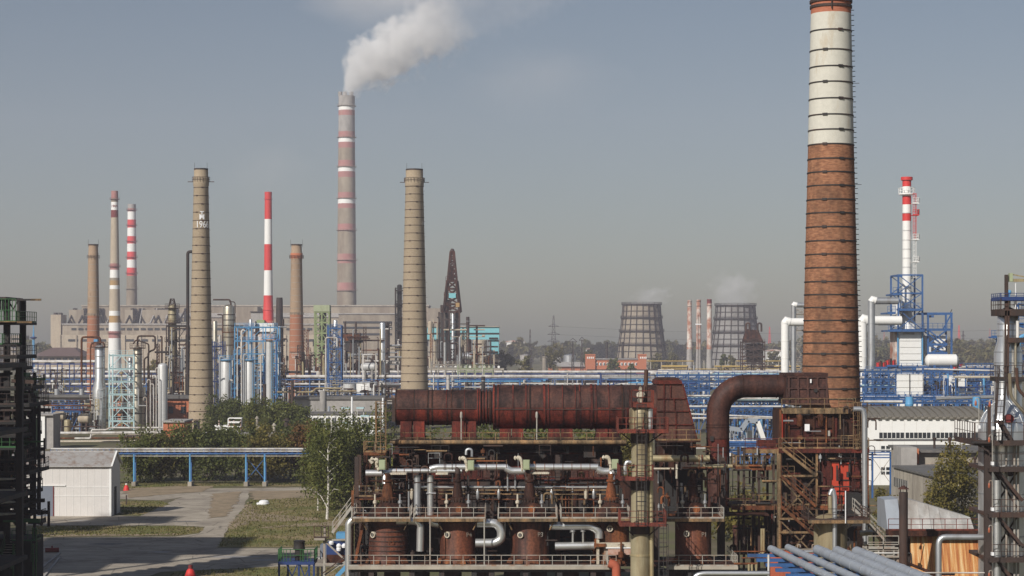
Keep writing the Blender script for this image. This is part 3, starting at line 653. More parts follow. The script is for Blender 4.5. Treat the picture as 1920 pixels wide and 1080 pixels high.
# ================================================================== power plant
PD = 1950; u = U(PD); t = thing('power_plant', 'long beige concrete power plant on the horizon behind the chimneys', 'building', u.base(500))
def pb(name, mat, px0, py0, px1, py1, d0, d1, par=None): return u.box(MB(), px0, py0, px1, py1, d0, d1).build(name, M[mat], par or t, smooth=False)
pb('boiler_hall', 'concrete_far', 137, 573, 800, 691, 40, 90)
pb('hall_roof', 'concrete', 136, 570.5, 801, 573, 39, 91)
pb('turbine_hall', 'concrete_far', 117, 609, 790, 691, 0, 41)
pb('hall_roof', 'greyconc', 116, 606.5, 791, 609, -1, 41)
pb('annex', 'tan', 112, 628, 700, 691, -14, 0)
pb('annex', 'concrete_far', 640, 590, 745, 691, -30, 40)
pb('hall_roof', 'greyconc', 639, 588, 746, 590, -31, 41)
pb('annex', 'concrete_far', 800, 577, 836, 691, 30, 80)
pb('annex', 'concrete_far', 440, 575, 480, 691, 10, 39)
tw = pb('stair_tower', 'tan', 95, 590, 114, 691, 0, 25)
for px in (97, 106): pb('roof_vent', 'dark', px, 586, px + 5, 590, 8, 16, tw)
for px0, px1, nm in ((119,147,1),(258,312,1),(225,240,1)): pb('bunker_bay', 'concrete_far', px0, 580, px1, 607, 24, 40)
rs = random.Random(3)
for px in (123, 143, 152, 160, 172, 196, 232, 245, 258, 278, 286, 305, 318, 330):        # inclined dust ducts and black slabs as shade in the boiler hall gaps
    w_ = rs.uniform(3, 7); sl = rs.uniform(-5, 7)
    q = MB(); a, b = u.p(px, 607, 10), u.p(px + sl, 578, 38); q.beam(a, b, w_ * u.k * .4, 2.2); q.build('dust_duct', M['greyconc'] if rs.random() > .75 else M['dark'], t)
    q = MB(); u.box(q, px + sl - w_ * 1.0, 577, px + sl + w_ * 1.1, 606, 38.2, 39.4); q.build('gap_shade_slab', M['black'], t, smooth=False)
for px in range(134, 640, 13):
    if 180 < px < 640 and rs.random() < .15: continue
    pb('window_strip', 'glassdark', px, 615, px + 9, 619, -.6, .2)
for px in range(134, 640, 26): pb('window_strip', 'glassdark', px, 636, px + 18, 640, -14.6, -13.8)
for px in range(118, 640, 30): pb('wall_pier', 'tan', px, 628, px + 2, 690, -15.2, -14)
for py in (603, 613, 625): pb('window_strip', 'glassdark', 648, py, 738, py + 3.5, -30.6, -29.8)
for py in (586,): pb('window_strip', 'greyconc', 300, py, 790, py + 8, 38.6, 39.8)
for px in (700, 722): pb('roof_vent', 'dark', px, 578, px + 16, 581, 50, 60)
# grey block behind the vessels
t2 = thing('industrial_block', 'dark grey shed block behind the red and white stack', 'building', U(1500).base(475)); u2 = U(1500)
u2.box(MB(), 467, 585, 492, 705, 10, 40).build('wall', M['greyconc'], t2, smooth=False); u2.box(MB(), 466, 583.5, 493, 585, 9, 41).build('roof', M['dark'], t2, smooth=False)
t2 = thing('flue_house', 'white stepped flue house under the red and white stack', 'building', U(1400).base(500)); u2 = U(1400)
u2.box(MB(), 481, 606, 517, 622, -12, 14).build('upper_block', M['white'], t2, smooth=False); u2.box(MB(), 478, 626, 519, 640, -14, 14).build('middle_block', M['whitedirty'], t2, smooth=False)
u2.box(MB(), 476, 640, 521, 706, -14, 14).build('lower_block', M['tan'], t2, smooth=False); u2.box(MB(), 479, 622, 518, 626, -11, 13).build('dark_storey', M['dark'], t2, smooth=False)
u2.box(MB(), 484, 600, 498, 606, -8, 6).build('roof_house', M['limegreen'], t2, smooth=False)
# left distance
t2 = thing('warehouse', 'low building with brown hip roof left of the plant', 'building', U(1420).base(110)); u2 = U(1420)
u2.box(MB(), 66, 667, 150, 707, 0, 40).build('wall', M['tan'], t2, smooth=False)
q = MB(); q.hexa([u2.p(60, 668, -3), u2.p(158, 668, -3), u2.p(158, 668, 44), u2.p(60, 668, 44)], [u2.p(88, 652, 16), u2.p(130, 652, 16), u2.p(130, 652, 25), u2.p(88, 652, 25)]); q.build('roof', M['hiproof'], t2, smooth=False)
for px in range(70, 148, 12): u2.box(MB(), px, 671, px + 8, 676, -.6, .2).build('window', M['glassdark'], t2, smooth=False)
t2 = thing('apartment_block', 'pale tower block at the far left beside the blue mast', 'building', U(2300).base(40)); u2 = U(2300)
u2.box(MB(), 20, 629, 47, 684, 0, 20).build('wall', M['concrete_far'], t2, smooth=False)
for py in (634, 642, 650, 658): u2.box(MB(), 22, py, 45, py + 3, -.4, .2).build('window_strip', M['glassdark'], t2, smooth=False)
t2 = thing('lattice_mast', 'slim blue lighting mast left of the brown hip roof', 'mast', U(1200).base(63)); u2 = U(1200)
q = MB(); q.tube([u2.base(63), u2.p(63, 634), u2.p(63, 608)], 1.2, 6, .15); q.build('pole', M['bluel'], t2)
q = MB(); q.lathe((u2.x(63), 1200), [(.8, u2.z(636)), (2.0, u2.z(634)), (2.0, u2.z(632)), (.5, u2.z(631))], 10); q.build('lamp_ring', M['navy'], t2)

# ================================================================== cooling towers
def cooling_tower(label, px, D, top, bot, rt, rb, matname):
    u = U(D); c = Vector((u.x(px), D, 0)); t = thing('cooling_tower', label, 'cooling tower', c, 'cooling towers'); N, K = 20, 9
    zt, zb = u.z(top), u.z(bot); prof = lambda s: u.m(rb + (rt - rb) * (1 - (1 - s) ** 1.25))
    inner = MB(); inner.lathe((c.x, c.y), [(prof(i / 8) - 1.2, zb + (zt - zb) * i / 8) for i in range(9)], N, cap=False); inner.build('lining', M['greyconc'], t)
    for k in range(K):
        s0, s1 = k / K, (k + 1) / K; r0, r1 = prof(s0), prof(s1); z0, z1 = zb + (zt - zb) * s0, zb + (zt - zb) * s1; a = math.pi / N * .93
        g = .025 * (z1 - z0)
        def ring(r, z, d): return [((r - d) * math.cos(-a), (r - d) * math.sin(-a), z), ((r - d) * math.cos(a), (r - d) * math.sin(a), z)]
        A = ring(r0, z0 + g * 2, .0); B = ring(r1, z1 - g * 2, 0); A2 = ring(r0, z0 + g * 2, .5); B2 = ring(r1, z1 - g * 2, .5)
        q = MB(); q.hexa([A[0], A[1], A2[1], A2[0]], [B[0], B[1], B2[1], B2[0]]); me = mesh_of(q, M[matname])
        for j in range(N): piece('panel', me, t, (0, 0, 0), 2 * math.pi * (j + .5) / N)
    rib = MB()
    for i in range(K):
        s0, s1 = i / K, (i + 1) / K; rib.beam((prof(s0) + .35, 0, zb + (zt - zb) * s0), (prof(s1) + .35, 0, zb + (zt - zb) * s1), .75)
    me = mesh_of(rib, M['dark'])
    for j in range(N): piece('rib', me, t, (0, 0, 0), 2 * math.pi * j / N)
    for i in range(K + 1):
        s = i / K; z = zb + (zt - zb) * s; r = prof(s) + .4; big = i in (K, 7, 5, 3); h = 1.0 if big else .45
        q = MB(); q.lathe((c.x, c.y), [(r - .5, z - h / 2), (r + (1.3 if big else .2), z - h / 2), (r + (1.3 if big else .2), z + h / 2), (r - .5, z + h / 2)], N, cap=False); q.build('ring_beam', M['dark'], t)
        if big: q = MB(); q.ringrail((c.x, c.y), r + 1.2, z + .4, 1.6, N, .25); q.build('gallery_railing', M['dark'], t)
    for j in range(N):
        a = 2 * math.pi * j / N; r = prof(0); q = MB(); q.beam(c + Vector((r * math.cos(a), r * math.sin(a), zb + .5)), c + Vector(((r + 2.5) * math.cos(a + .15), (r + 2.5) * math.sin(a + .15), 0)), .7); q.build('leg', M['concrete'], t)
    return t
cooling_tower('left cooling tower with tan panels in a dark steel grid', 1203, 1900, 571, 684, 34.5, 48, 'cttan')
cooling_tower('right cooling tower with grey panels in a dark steel grid', 1379, 1840, 573, 686, 36, 50, 'ctgrey')

# ================================================================== brick gatehouse and its neighbours
u = U(1560); t = thing('brick_building', 'orange brick building with two corner towers before the cooling tower', 'building', u.base(1155))
def bb(name, mat, a, b, c_, d, d0, d1, par=None, uu=None): return (uu or u).box(MB(), a, b, c_, d, d0, d1).build(name, M[mat], par or t, smooth=False)
bb('wall', 'wallbrick', 1112, 674, 1198, 703, 2, 30); bb('roof', 'greyconc', 1111, 672.5, 1199, 674, 1, 31)
for x0, x1 in ((1098, 1116), (1197, 1212)):
    tw = bb('tower', 'wallbrick', x0, 666, x1, 703, 0, 10); bb('parapet', 'wallbrick', x0 - .5, 664, x1 + .5, 666, -.4, 10.4, tw)
    for k in range(4): bb('window', 'white', x0 + 3 + k * 3.4, 669, x0 + 5 + k * 3.4, 672.5, -.3, .1, tw)
for k in list(range(4)) + list(range(7, 12)):
    wd = bb('window', 'white', 1117 + k * 6.7, 680, 1121 + k * 6.7, 685, 1.6, 2.1); bb('pane', 'glassdark', 1118.4 + k * 6.7, 681, 1120.4 + k * 6.7, 684, 1.3, 1.7, wd)
for k in range(3): bb('window', 'white', 1118 + k * 7, 693, 1122 + k * 7, 697, 1.6, 2.1)
for px in (1139, 1169):
    q = MB(); q.cyl(u.p(px, 674, 12), u.p(px, 641, 12), u.m(2.4), n=12); q.build('roof_stack', M['dark'], t)
t = thing('brick_wall_building', 'long low brick block with grey roof left of the gatehouse', 'building', u.base(1060))
bb('wall', 'wallbrick', 1029, 687, 1097, 703, 4, 26); q = MB(); q.hexa([u.p(1027, 687.5, 2), u.p(1097, 687.5, 2), u.p(1097, 687.5, 28), u.p(1027, 687.5, 28)], [u.p(1036, 679, 14), u.p(1095, 679, 14), u.p(1095, 679, 16), u.p(1036, 679, 16)]); q.build('roof', M['greyconc'], t, smooth=False)
for px, py0, py1, r, mt, lb in [(1021,668,705,4.2,'concrete','pale round silo stack left of the low brick block'),(990,680,705,6.5,'tan','squat tan silo left of the pale silo stack')]:
    uu = U(1350); tt = thing('silo', lb, 'silo', uu.base(px)); q = MB(); q.lathe((uu.x(px), 1350), [(uu.m(r), 0), (uu.m(r), uu.z(py0 + 3)), (uu.m(r) + .5, uu.z(py0 + 2)), (uu.m(r) * .9, uu.z(py0))], 18); q.build('shell', M[mt], tt)
    q = MB(); q.ringrail((uu.x(px), 1350), uu.m(r), uu.z(py0 + 2), 1.2, 10, .15); q.build('railing', M['dark'], tt)
for px, py0, r, mt, lb in [(1068,664,12,'galv','white storage tank behind the low brick block'),(1045,663,9,'greyconc','grey storage tank left of the white storage tank'),(985,664,10,'greyconc','grey storage tank right of the big olive tree')]:
    uu = U(1750); tt = thing('storage_tank', lb, 'tank', uu.base(px)); q = MB(); q.lathe((uu.x(px), 1750), [(uu.m(r), 0), (uu.m(r), uu.z(py0 + 2)), (uu.m(r) * .4, uu.z(py0)), (.1, uu.z(py0 - .6))], 24); q.build('shell', M[mt], tt)
    q = MB(); q.ringrail((uu.x(px), 1750), uu.m(r), uu.z(py0 + 2), 1.2, 16, .15); q.build('railing', M['dark'], tt)
# pylons and masts
def lattice(mb, c, half, z0, z1, half1, levels, t_, diag=True, y_half=None):
    cs = []
    for i in range(levels + 1):
        s = i / levels; h = half + (half1 - half) * s; z = z0 + (z1 - z0) * s
        cs.append([Vector((c[0] + sx * h, c[1] + sy * h, z)) for sx, sy in ((-1,-1),(1,-1),(1,1),(-1,1))])
    for A, B in zip(cs, cs[1:]):
        for k in range(4):
            mb.beam(A[k], B[k], t_); mb.beam(B[k], B[(k+1) % 4], t_ * .7)
            if diag: mb.beam(A[k], B[(k+1) % 4], t_ * .6); mb.beam(A[(k+1) % 4], B[k], t_ * .6)
    return mb
def pylon(label, px, D, top, half, mat, arms, levels=8, name='power_pylon', cat='pylon', th=.45):
    u = U(D); c = (u.x(px), D); t = thing(name, label, cat, (c[0], D, 0)); zt = u.z(top)
    q = MB(); lattice(q, c, half, 0, zt * .55, half * .45, levels // 2, th); lattice(q, c, half * .45, zt * .55, zt, half * .12, levels // 2, th * .8); q.build('lattice', M[mat], t)
    for z, L in arms:
        q = MB(); z = u.z(z); q.beam((c[0] - L, D, z), (c[0] + L, D, z), .5); q.beam((c[0] - L, D, z), (c[0], D, z + 2.5), .35); q.beam((c[0] + L, D, z), (c[0], D, z + 2.5), .35); q.build('cross_arm', M[mat], t)
    return t
pylon('steel power pylon with cross arms on the horizon', 1038, 2100, 592, 4.5, 'dark', [(612, 5.5), (627, 6.5), (640, 6.5)])
pylon('slim dark mast left of the power pylon', 994, 1700, 618, 2, 'dark', [], name='lattice_mast', cat='mast')
pylon('floodlight mast with lamp head before the brick gatehouse', 1074, 1400, 640, 1.2, 'dark', [(641, 3)], name='floodlight_mast', cat='mast')
pylon('second floodlight mast right of the first', 1091, 1500, 637, 1.2, 'dark', [(638, 2)], name='floodlight_mast', cat='mast')
pylon('red and white lattice mast far off by the right cooling tower', 1443, 2700, 613, 3, 'redband', [], name='radio_mast', cat='mast')
pylon('red and white lattice mast far off above the blue plant', 1798, 2700, 610, 3.2, 'redband', [], name='radio_mast', cat='mast')
pylon('dark lattice mast beside the far red and white one', 1806, 2600, 620, 3.0, 'dark', [(630, 3)], name='radio_mast', cat='mast')
pylon('faint red lattice mast left of the right chrome tower', 1856, 2800, 616, 3.0, 'fadedred', [], name='radio_mast', cat='mast')
pylon('faint mast behind the white ducts', 1658, 2800, 620, 3.0, 'fadedred', [], name='radio_mast', cat='mast')
pylon('dark pylon at the right edge beyond the chrome tower', 1910, 2300, 625, 3.5, 'dark', [(640, 5)], cat='pylon')
# power lines
for i, (z0, z1) in enumerate([(612, 618), (627, 632)]):
    q = MB(); a = U(2100).p(1038, z0); b = U(2100).p(1900, z1); pts = [a.lerp(b, k / 12) - Vector((0, 0, 6 * math.sin(math.pi * k / 12))) for k in range(13)]; q.tube(pts, .12, 4)
    tag(q.build('power_line', M['dark']), ['upper', 'lower'][i] + ' power line running right from the steel pylon', 'cable')
# far white sheds
for px0, px1, py, D, lb in [(940,985,638,2600,'far white shed right of the turquoise hall'),(1438,1470,655,2000,'far white shed left of the white ducts'),(1645,1682,644,2500,'far white shed behind the silver duct'),(1812,1830,645,2700,'far pale shed above the right woodland'),(1100,1125,652,2500,'far pale shed above the brick block')]:
    uu = U(D); tt = thing('far_shed', lb, 'shed', uu.base((px0 + px1) / 2)); uu.box(MB(), px0, py + 3, px1, py + 40, 0, 30).build('wall', M['white'], tt, smooth=False)
    q = MB(); q.prism([(uu.x(px0 - 1), uu.z(py + 3)), (uu.x(px1 + 1), uu.z(py + 3)), (uu.x((px0 + px1) / 2), uu.z(py))], 'y', D - 1, D + 31); q.build('roof', M['whitedirty'], tt, smooth=False)
# yellow gas main
u = U(1480); t = thing('gas_main', 'long yellow gas pipe on posts crossing below the cooling towers', 'pipeline', u.base(1380))
for py, x0, x1, r in ((677,1213,1300,1.0),(687,1240,1290,2.4),(687,1340,1500,1.8),(677,1380,1470,1.0),(692,1240,1500,1.0)):
    q = MB(); q.cyl(u.p(x0, py), u.p(x1, py), u.m(r), n=8); q.build('pipe', M['yellow'], t)
for px in range(1220, 1500, 20): q = MB(); q.beam(u.base(px, .5), u.p(px, 676, .5), .6); q.build('post', M['concrete'], t)

# ================================================================== turquoise hall and derrick
u = U(1300); t = thing('conveyor_hall', 'turquoise clad elevated hall right of the tan middle chimney', 'building', u.base(870))
for n_, m_, a in [('upper_wall','turq',(801,613,936,624,0,25)),('window_band','dark',(801,624,936,627.5,.5,24)),('lower_wall','turq',(801,627.5,936,636.5,0,25)),('roof','concrete',(800,611.5,937,613,-1,26)),('leg_block','turq',(918,636.5,935,664,2,20)),('leg_block','greyconc',(803,636.5,822,700,2,20))]: bb(n_, m_, *a, uu=u)
for px in (850, 900): bb('support_pier', 'greyconc', px, 636.5, px + 4, 704, 4, 20, uu=u)
for px, r, lb in [(900,13,'squat tan tank under the turquoise hall'),(870,11,'tan tank left of the squat one under the hall')]:
    uu = U(1290); tt = thing('storage_tank', lb, 'tank', uu.base(px)); q = MB(); q.lathe((uu.x(px), 1290), [(uu.m(r), 0), (uu.m(r), uu.z(638)), (uu.m(r) * .9, uu.z(637))], 20); q.build('shell', M['tan'], tt)
u = U(1080); D = 1080; t = thing('derrick_tower', 'rusty red pointed derrick of the coking plant right of the tan chimney', 'tower', u.base(845))
q = MB(); lattice(q, (u.x(848), D), u.m(15), u.z(585), u.z(527), u.m(8.5), 4, 1.3); q.build('lower_lattice', M['rust'], t)
q = MB(); lattice(q, (u.x(848), D), u.m(8.5), u.z(527), u.z(472), u.m(3.2), 6, 1.1); q.build('upper_lattice', M['rust'], t)
q = MB(); q.lathe((u.x(848), D), [(u.m(3.8), u.z(474)), (u.m(4.2), u.z(470)), (u.m(2.5), u.z(466.5)), (.2, u.z(466))], 10); q.build('crown_block', M['darkbrown'], t)
for py, w_ in ((527, 12), (556, 15), (585, 20)): q = MB(); u.box(q, 848 - w_, py - 1, 848 + w_ * .75, py + 1.5, -u.m(w_ * .8), u.m(w_ * .8)); q.build('deck', M['rust'], t); q = MB(); q.rail(u.p(848 - w_, py - 1, -u.m(w_ * .8)), u.p(848 + w_ * .75, py - 1, -u.m(w_ * .8)), 2, 2.5, .2); q.build('railing', M['rust'], t)
u.box(MB(), 842, 500, 851, 526, -1, 2).build('drill_core', M['dark'], t); u.box(MB(), 842, 550, 855, 559, -u.m(15), -u.m(12)).build('cabin', M['turq'], t)
u.box(MB(), 838, 562, 846, 582, -2, 3).build('machine_house', M['dark'], t); u.box(MB(), 855, 568, 862, 576, -5, 1).build('machine_house', M['ochre'], t); u.box(MB(), 826, 572, 836, 585, -3, 3).build('machine_house', M['darkbrown'], t)
for px in (829, 838, 857): q = MB(); q.lathe((u.x(px), D), [(u.m(3.6), 0), (u.m(3.6), u.z(590)), (u.m(4), u.z(586))], 14); q.build('coke_drum', M['dark'], t)
for px in (824, 833, 843, 852, 862): q = MB(); q.beam(u.base(px, -6), u.p(px, 585, -6), .9); q.build('post', M['darkbrown'], t)
for py in (600, 615, 630): q = MB(); q.beam(u.p(823, py, -6), u.p(863, py, -6), .7); q.build('cross_beam', M['darkbrown'], t)
q = MB(); q.lathe((u.x(850), D - 9), [(u.m(2.6), 0), (u.m(2.6), u.z(592)), (u.m(1.5), u.z(589))], 12); q.build('side_column', M['alu'], t)

# ================================================================== middle ground: process columns and racks
def ring_platform(t, c, r, z, mat, out=1.1, rail=1.1, n=12, name='platform', th=.15, railmat=None, brace=True):
    q = MB(); q.lathe(c, [(r * .9, z - th), (r + out, z - th), (r + out, z), (r * .9, z)], n, cap=False); o = q.build(name, mat, t)
    q = MB(); q.ringrail(c, r + out * .96, z, rail, n, .07 if th < .3 else .14); q.build('railing', railmat or mat, o); return o
def column(label, px, D, segs, mat, plats=(), rings=(), ladder=True, platmat='blue', name='process_column', dome=True, group=None, cat='column', skirt=None, n=20, pipe=None, outp=1.2):
    """segs = [(py, radius_px)] from the foot up"""
    u = U(D); c = (u.x(px), D); t = thing(name, label, cat, (c[0], D, 0), group)
    pr = [(u.m(r), max(0, u.z(py))) for py, r in segs]; rt, zt = pr[-1]
    if dome: pr += [(rt * math.cos(a), zt + rt * .6 * math.sin(a)) for a in (.4, .8, 1.2, 1.5)]
    q = MB(); q.lathe(c, pr, n); q.build('shell', M[mat], t)
    def rad(z):
        for (r0, z0), (r1, z1) in zip(pr, pr[1:]):
            if z0 <= z <= z1 and z1 > z0: return r0 + (r1 - r0) * (z - z0) / (z1 - z0)
        return pr[-1][0]
    for py in rings:
        z = u.z(py); q = MB(); r = rad(z); q.lathe(c, [(r - .1, z - .15), (r + .12, z - .15), (r + .12, z + .15), (r - .1, z + .15)], n, cap=False); q.build('stiffener_ring', M['darkbrown'] if mat in ('aluwarm', 'yellowcol') else M['galv'], t)
    for py in plats: ring_platform(t, c, rad(u.z(py)), u.z(py), M[platmat], outp, 1.1 + D * .0004, 12, th=.15 + D * .0002)
    if ladder and plats:
        zs = sorted([u.z(py) for py in plats]); z0 = max(0, pr[0][1])
        for za, zb in zip([z0] + zs, zs):
            if zb - za > 2: q = MB(); r = max(rad(za), rad(zb)) + .25; q.ladder((c[0] + r * .75, c[1] - r * .75, za), (c[0] + r * .75, c[1] - r * .75, zb + 1), .6, .09, .9); q.build('ladder', M[platmat], t)
    if pipe:
        pm, ppx, pr_, top, bot = pipe; pts = [u.p(px, top + 10, 0), u.p(px, top, 0), u.p(ppx, top, 0), u.p(ppx, bot, 0)]
        q = MB(); q.tube(bend(pts, u.m(5)), u.m(pr_), 8); q.build('overhead_pipe', M[pm], t)
    return t, u, c, rad
def pipe_run(t, pts, r, mat, name='pipe', b=1.0, n=8):
    q = MB(); q.tube(bend(pts, b, 4), r, n); return q.build(name, M[mat], t)
def loose_pipe(label, D, pts, rpx, mat, b=4, name='pipe', cat='pipe', group=None, n=8):
    """a pipe traced at one distance: pts = [(px, py, dy)]"""
    u = U(D); w_ = [u.p(p[0], p[1], p[2] if len(p) > 2 else 0) for p in pts]
    t = thing(name, label, cat, (w_[0].x, D, 0), group); pipe_run(t, w_, u.m(rpx), mat, 'run', u.m(b), n); return t
def frame(label, D, px0, px1, top, bot, levels, mat, depth=6.0, nx=2, braces='x', th=.3, name='process_structure', rails=True, cat='steel frame', deck=None, t=None, group=None, par_levels=True):
    """open steel frame: posts, beams and braces, each a part"""
    u = U(D); t = t or thing(name, label, cat, u.base((px0 + px1) / 2), group); m_ = M[mat]; zs = [u.z(p) for p in levels]; zt, zb = u.z(top), max(0, u.z(bot))
    xs = [u.x(px0 + (px1 - px0) * i / (nx - 1)) for i in range(nx)]
    post = mesh_of(MB().box(-th/2, th/2, -th/2, th/2, 0, zt - zb), m_)
    for x in xs:
        for y in (D, D + depth): piece('post', post, t, (x - t.location.x, y - t.location.y, zb))
    for z in zs:
        q = MB()
        for y in (D, D + depth): q.beam((xs[0], y, z), (xs[-1], y, z), th * .8, th)
        for x in xs: q.beam((x, D, z), (x, D + depth, z), th * .7)
        q.build('floor_beams', m_, t)
        if deck: MB().box(xs[0] - .3, xs[-1] + .3, D - .4, D + depth + .4, z + th * .5, z + th * .5 + .08).build('deck', M[deck], t)
        if rails:
            q = MB(); q.rail((xs[0], D - .3, z + th * .5), (xs[-1], D - .3, z + th * .5), 1.1 + D * .0003, 1.6, .06 + D * .00006); q.build('railing', m_, t)
    zz = sorted([zb] + zs + [zt])
    for za, zc in zip(zz, zz[1:]):
        if zc - za < 1: continue
        for x0, x1 in zip(xs, xs[1:]):
            q = MB()
            if braces in ('x', 'z'): q.beam((x0, D, za), (x1, D, zc), th * .55)
            if braces == 'x': q.beam((x1, D, za), (x0, D, zc), th * .55)
            if braces == 'v': q.beam((x0, D, za), ((x0 + x1) / 2, D, zc), th * .55); q.beam((x1, D, za), ((x0 + x1) / 2, D, zc), th * .55)
            if q.v: q.build('brace', m_, t)
    return t, u
def hvessel(label, px0, px1, py, D, rpx, mat, name='horizontal_vessel', saddle='blue', legs_to=None, group=None):
    u = U(D); a, b = u.p(px0, py), u.p(px1, py); r = u.m(rpx); t = thing(name, label, 'vessel', u.base((px0 + px1) / 2), group)
    d = (b - a); L = d.length; q = MB(); pr = [(-r*.45, r*.3), (-r*.3, r*.7), (0, r), (L, r), (L + r*.3, r*.7), (L + r*.45, r*.3)]
    n = 16; vs_ = []
    for s, rr in pr:
        for j in range(n): an = 2*math.pi*j/n; vs_.append((a.x + s, a.y + rr*math.cos(an), a.z + rr*math.sin(an)))
    q.add(vs_, [(i*n+j, (i+1)*n+j, (i+1)*n+(j+1)%n, i*n+(j+1)%n) for i in range(len(pr)-1) for j in range(n)] + [tuple(range(n)), tuple(range((len(pr)-1)*n, len(pr)*n))[::-1]])
    q.build('shell', M[mat], t)
    for s in (.2, .8):
        q = MB(); x = a.x + L * s; z0 = 0 if legs_to is None else u.z(legs_to); q.box(x - r*.15, x + r*.15, D - r*.7, D + r*.7, z0, a.z - r*.6); q.build('saddle', M[saddle], t)
    return t
def pipe_rack(label, D, px0, px1, tiers, post_step, mat='blue', depth=6.0, group=None, th=.35, slope=0.0, name='pipe_rack', post_mat=None):
    """tiers = [(py, [(radius_m, material)...])]; pipes lie side by side in depth on cross beams"""
    u = U(D); t = thing(name, label, 'pipe rack', u.base((px0 + px1) / 2), group); x0, x1 = u.x(px0), u.x(px1); zt = max(u.z(p) for p, _ in tiers)
    n = max(2, int(round((px1 - px0) / post_step)) + 1); post = mesh_of(MB().box(-th/2, th/2, -th/2, th/2, 0, zt), M[post_mat or mat]); xs = [x0 + (x1 - x0) * i / (n - 1) for i in range(n)]
    for x in xs:
        for y in (D, D + depth): piece('post', post, t, (x - t.location.x, y - t.location.y, 0))
    for py, pipes in tiers:
        z = u.z(py)
        cb = mesh_of(MB().box(-th*.4, th*.4, -.3, depth + .3, -th, 0), M[mat])
        for x in xs: piece('cross_beam', cb, t, (x - t.location.x, D - t.location.y, z))
        for y in (D, D + depth): MB().box(x0 - .4, x1 + .4, y - th*.35, y + th*.35, z - th * 2.2, z - th).build('girder', M[mat], t)
        y = D + .1
        for r, pm in pipes:
            y += r
            q = MB(); q.cyl((x0 - random.uniform(0, 2), y, z + r), (x1 + random.uniform(0, 2), y, z + r), r, n=10); q.build('pipe', M[pm], t); y += r + .15
    for k in range(0, n - 1, 3):
        zl = [0] + sorted(u.z(p) for p, _ in tiers); q = MB()
        for za, zb_ in zip(zl, zl[1:]): q.beam((xs[k], D, za), (xs[k+1], D, zb_), th*.5)
        q.build('brace', M[mat], t)
    return t

# --- the long white-and-blue pipe racks
W = 'pipewhite'; Gv = 'galv'
pipe_rack('farthest long white pipe rack, crossing behind the tan chimneys', 900, 60, 1480, [(699, [(.35,W),(.3,W),(.45,W),(.3,Gv),(.5,W)])], 44, 'navy', 7, 'long pipe racks')
pipe_rack('long white pipe rack on blue steel just above the rusty duct', 800, 70, 1500, [(722, [(.4,W),(.3,Gv),(.35,W),(.3,W)]), (709, [(.65,W),(.4,W),(.5,W),(.3,Gv)])], 52, 'blue', 6, 'long pipe racks')
pipe_rack('lower blue pipe rack in front of white tanks, left of the duct', 720, 590, 800, [(752, [(.3,W),(.3,'paleblue'),(.45,W)]), (737, [(.5,W),(.35,W),(.4,Gv)])], 34, 'blue', 6, 'long pipe racks')
pipe_rack('pale pipe rack with blue posts at the far left behind the chrome column', 760, 62, 176, [(736, [(.35,W),(.3,W),(.3,Gv)]), (722, [(.4,W),(.4,W)]), (680, [(.35,W),(.5,W)])], 22, 'navy', 8, 'long pipe racks')
pipe_rack('thin pipe rack high above the hip-roofed warehouse foot', 820, 40, 180, [(693, [(.3,W),(.5,W)]), (706, [(.4,W),(.4,W)])], 28, 'darkbrown', 6, 'long pipe racks')
# rack of ochre pipe right of slim chimney
loose_pipe('ochre pipe with upward step left of the striped column', 660, [(505,735),(586,735),(592,728),(640,728)], 1.6, 'yellowpipe')
# white tanks seen between rack tiers
for px, r, tp, D, mt, lb in [(690,22,716,760,'white','white storage tank under the blue rack left of the tan chimney'),(655,14,718,765,'greyvessel','grey tank beside the white one under the blue rack'),(735,14,717,750,'whitedirty','stained white tank touching the tan chimney'),(520,16,716,790,'white','white tank behind the slim grey column'),(360,20,720,780,'white','white tank left behind the dated chimney')]:
    uu = U(D); tt = thing('storage_tank', lb, 'tank', uu.base(px)); q = MB(); q.lathe((uu.x(px), D), [(uu.m(r), 0), (uu.m(r), uu.z(tp + 2)), (uu.m(r) * .6, uu.z(tp)), (.1, uu.z(tp - .5))], 24); q.build('shell', M[mt], tt)
    q = MB(); q.ringrail((uu.x(px), D), uu.m(r), uu.z(tp + 2), 1.2, 16, .1); q.build('railing', M['blue'], tt)

# --- left process group (chrome, pale blue lattice)
GL = 'left process columns'
t, u, c, rad = column('chrome column with bulged waist left of the pale blue lattice', 187, 588, [(812,11),(760,12.5),(732,13.5),(712,9),(652,9)], 'alu', (650,), (668,690,745,765), True, 'darkbrown', group=GL, pipe=None)
pipe_run(t, [u.p(153,716,0), u.p(153,632,0), u.p(188,632,0), u.p(188,650,0)], u.m(2), 'rustorange', 'overhead_pipe', u.m(6)); pipe_run(t, [u.p(171,806,-1), u.p(171,648,-1), u.p(176,642,-1), u.p(196,642,-1), u.p(196,652,0)], u.m(1.4), 'rustorange', 'overhead_pipe', u.m(4))
pipe_run(t, [u.p(172,760,-2), u.p(186,760,-2), u.p(186,730,-2), u.p(196,730,-2)], u.m(1.2), 'alu', 'side_pipe', u.m(3)); u.box(MB(), 177, 636, 184, 641, -1, 1).build('motor', M['bluel'], t)
t, u, c, rad = column('yellowed column with dark lower shell right of the pale blue lattice', 258, 588, [(812,13),(735,13),(716,8),(654,8)], 'aluwarm', (652,), (664,700,745,775), True, 'darkbrown', group=GL)
pipe_run(t, [u.p(258,650,0), u.p(258,630,0), u.p(291,630,0), u.p(291,655,0), u.p(278,660,0), u.p(278,800,0)], u.m(1.8), 'darkbrown', 'overhead_pipe', u.m(5)); pipe_run(t, [u.p(251,645,-1), u.p(256,637,-1), u.p(280,645,-1), u.p(280,668,-1), u.p(272,672,-1), u.p(272,720,-1)], u.m(1.5), 'darkbrown', 'overhead_pipe', u.m(4))
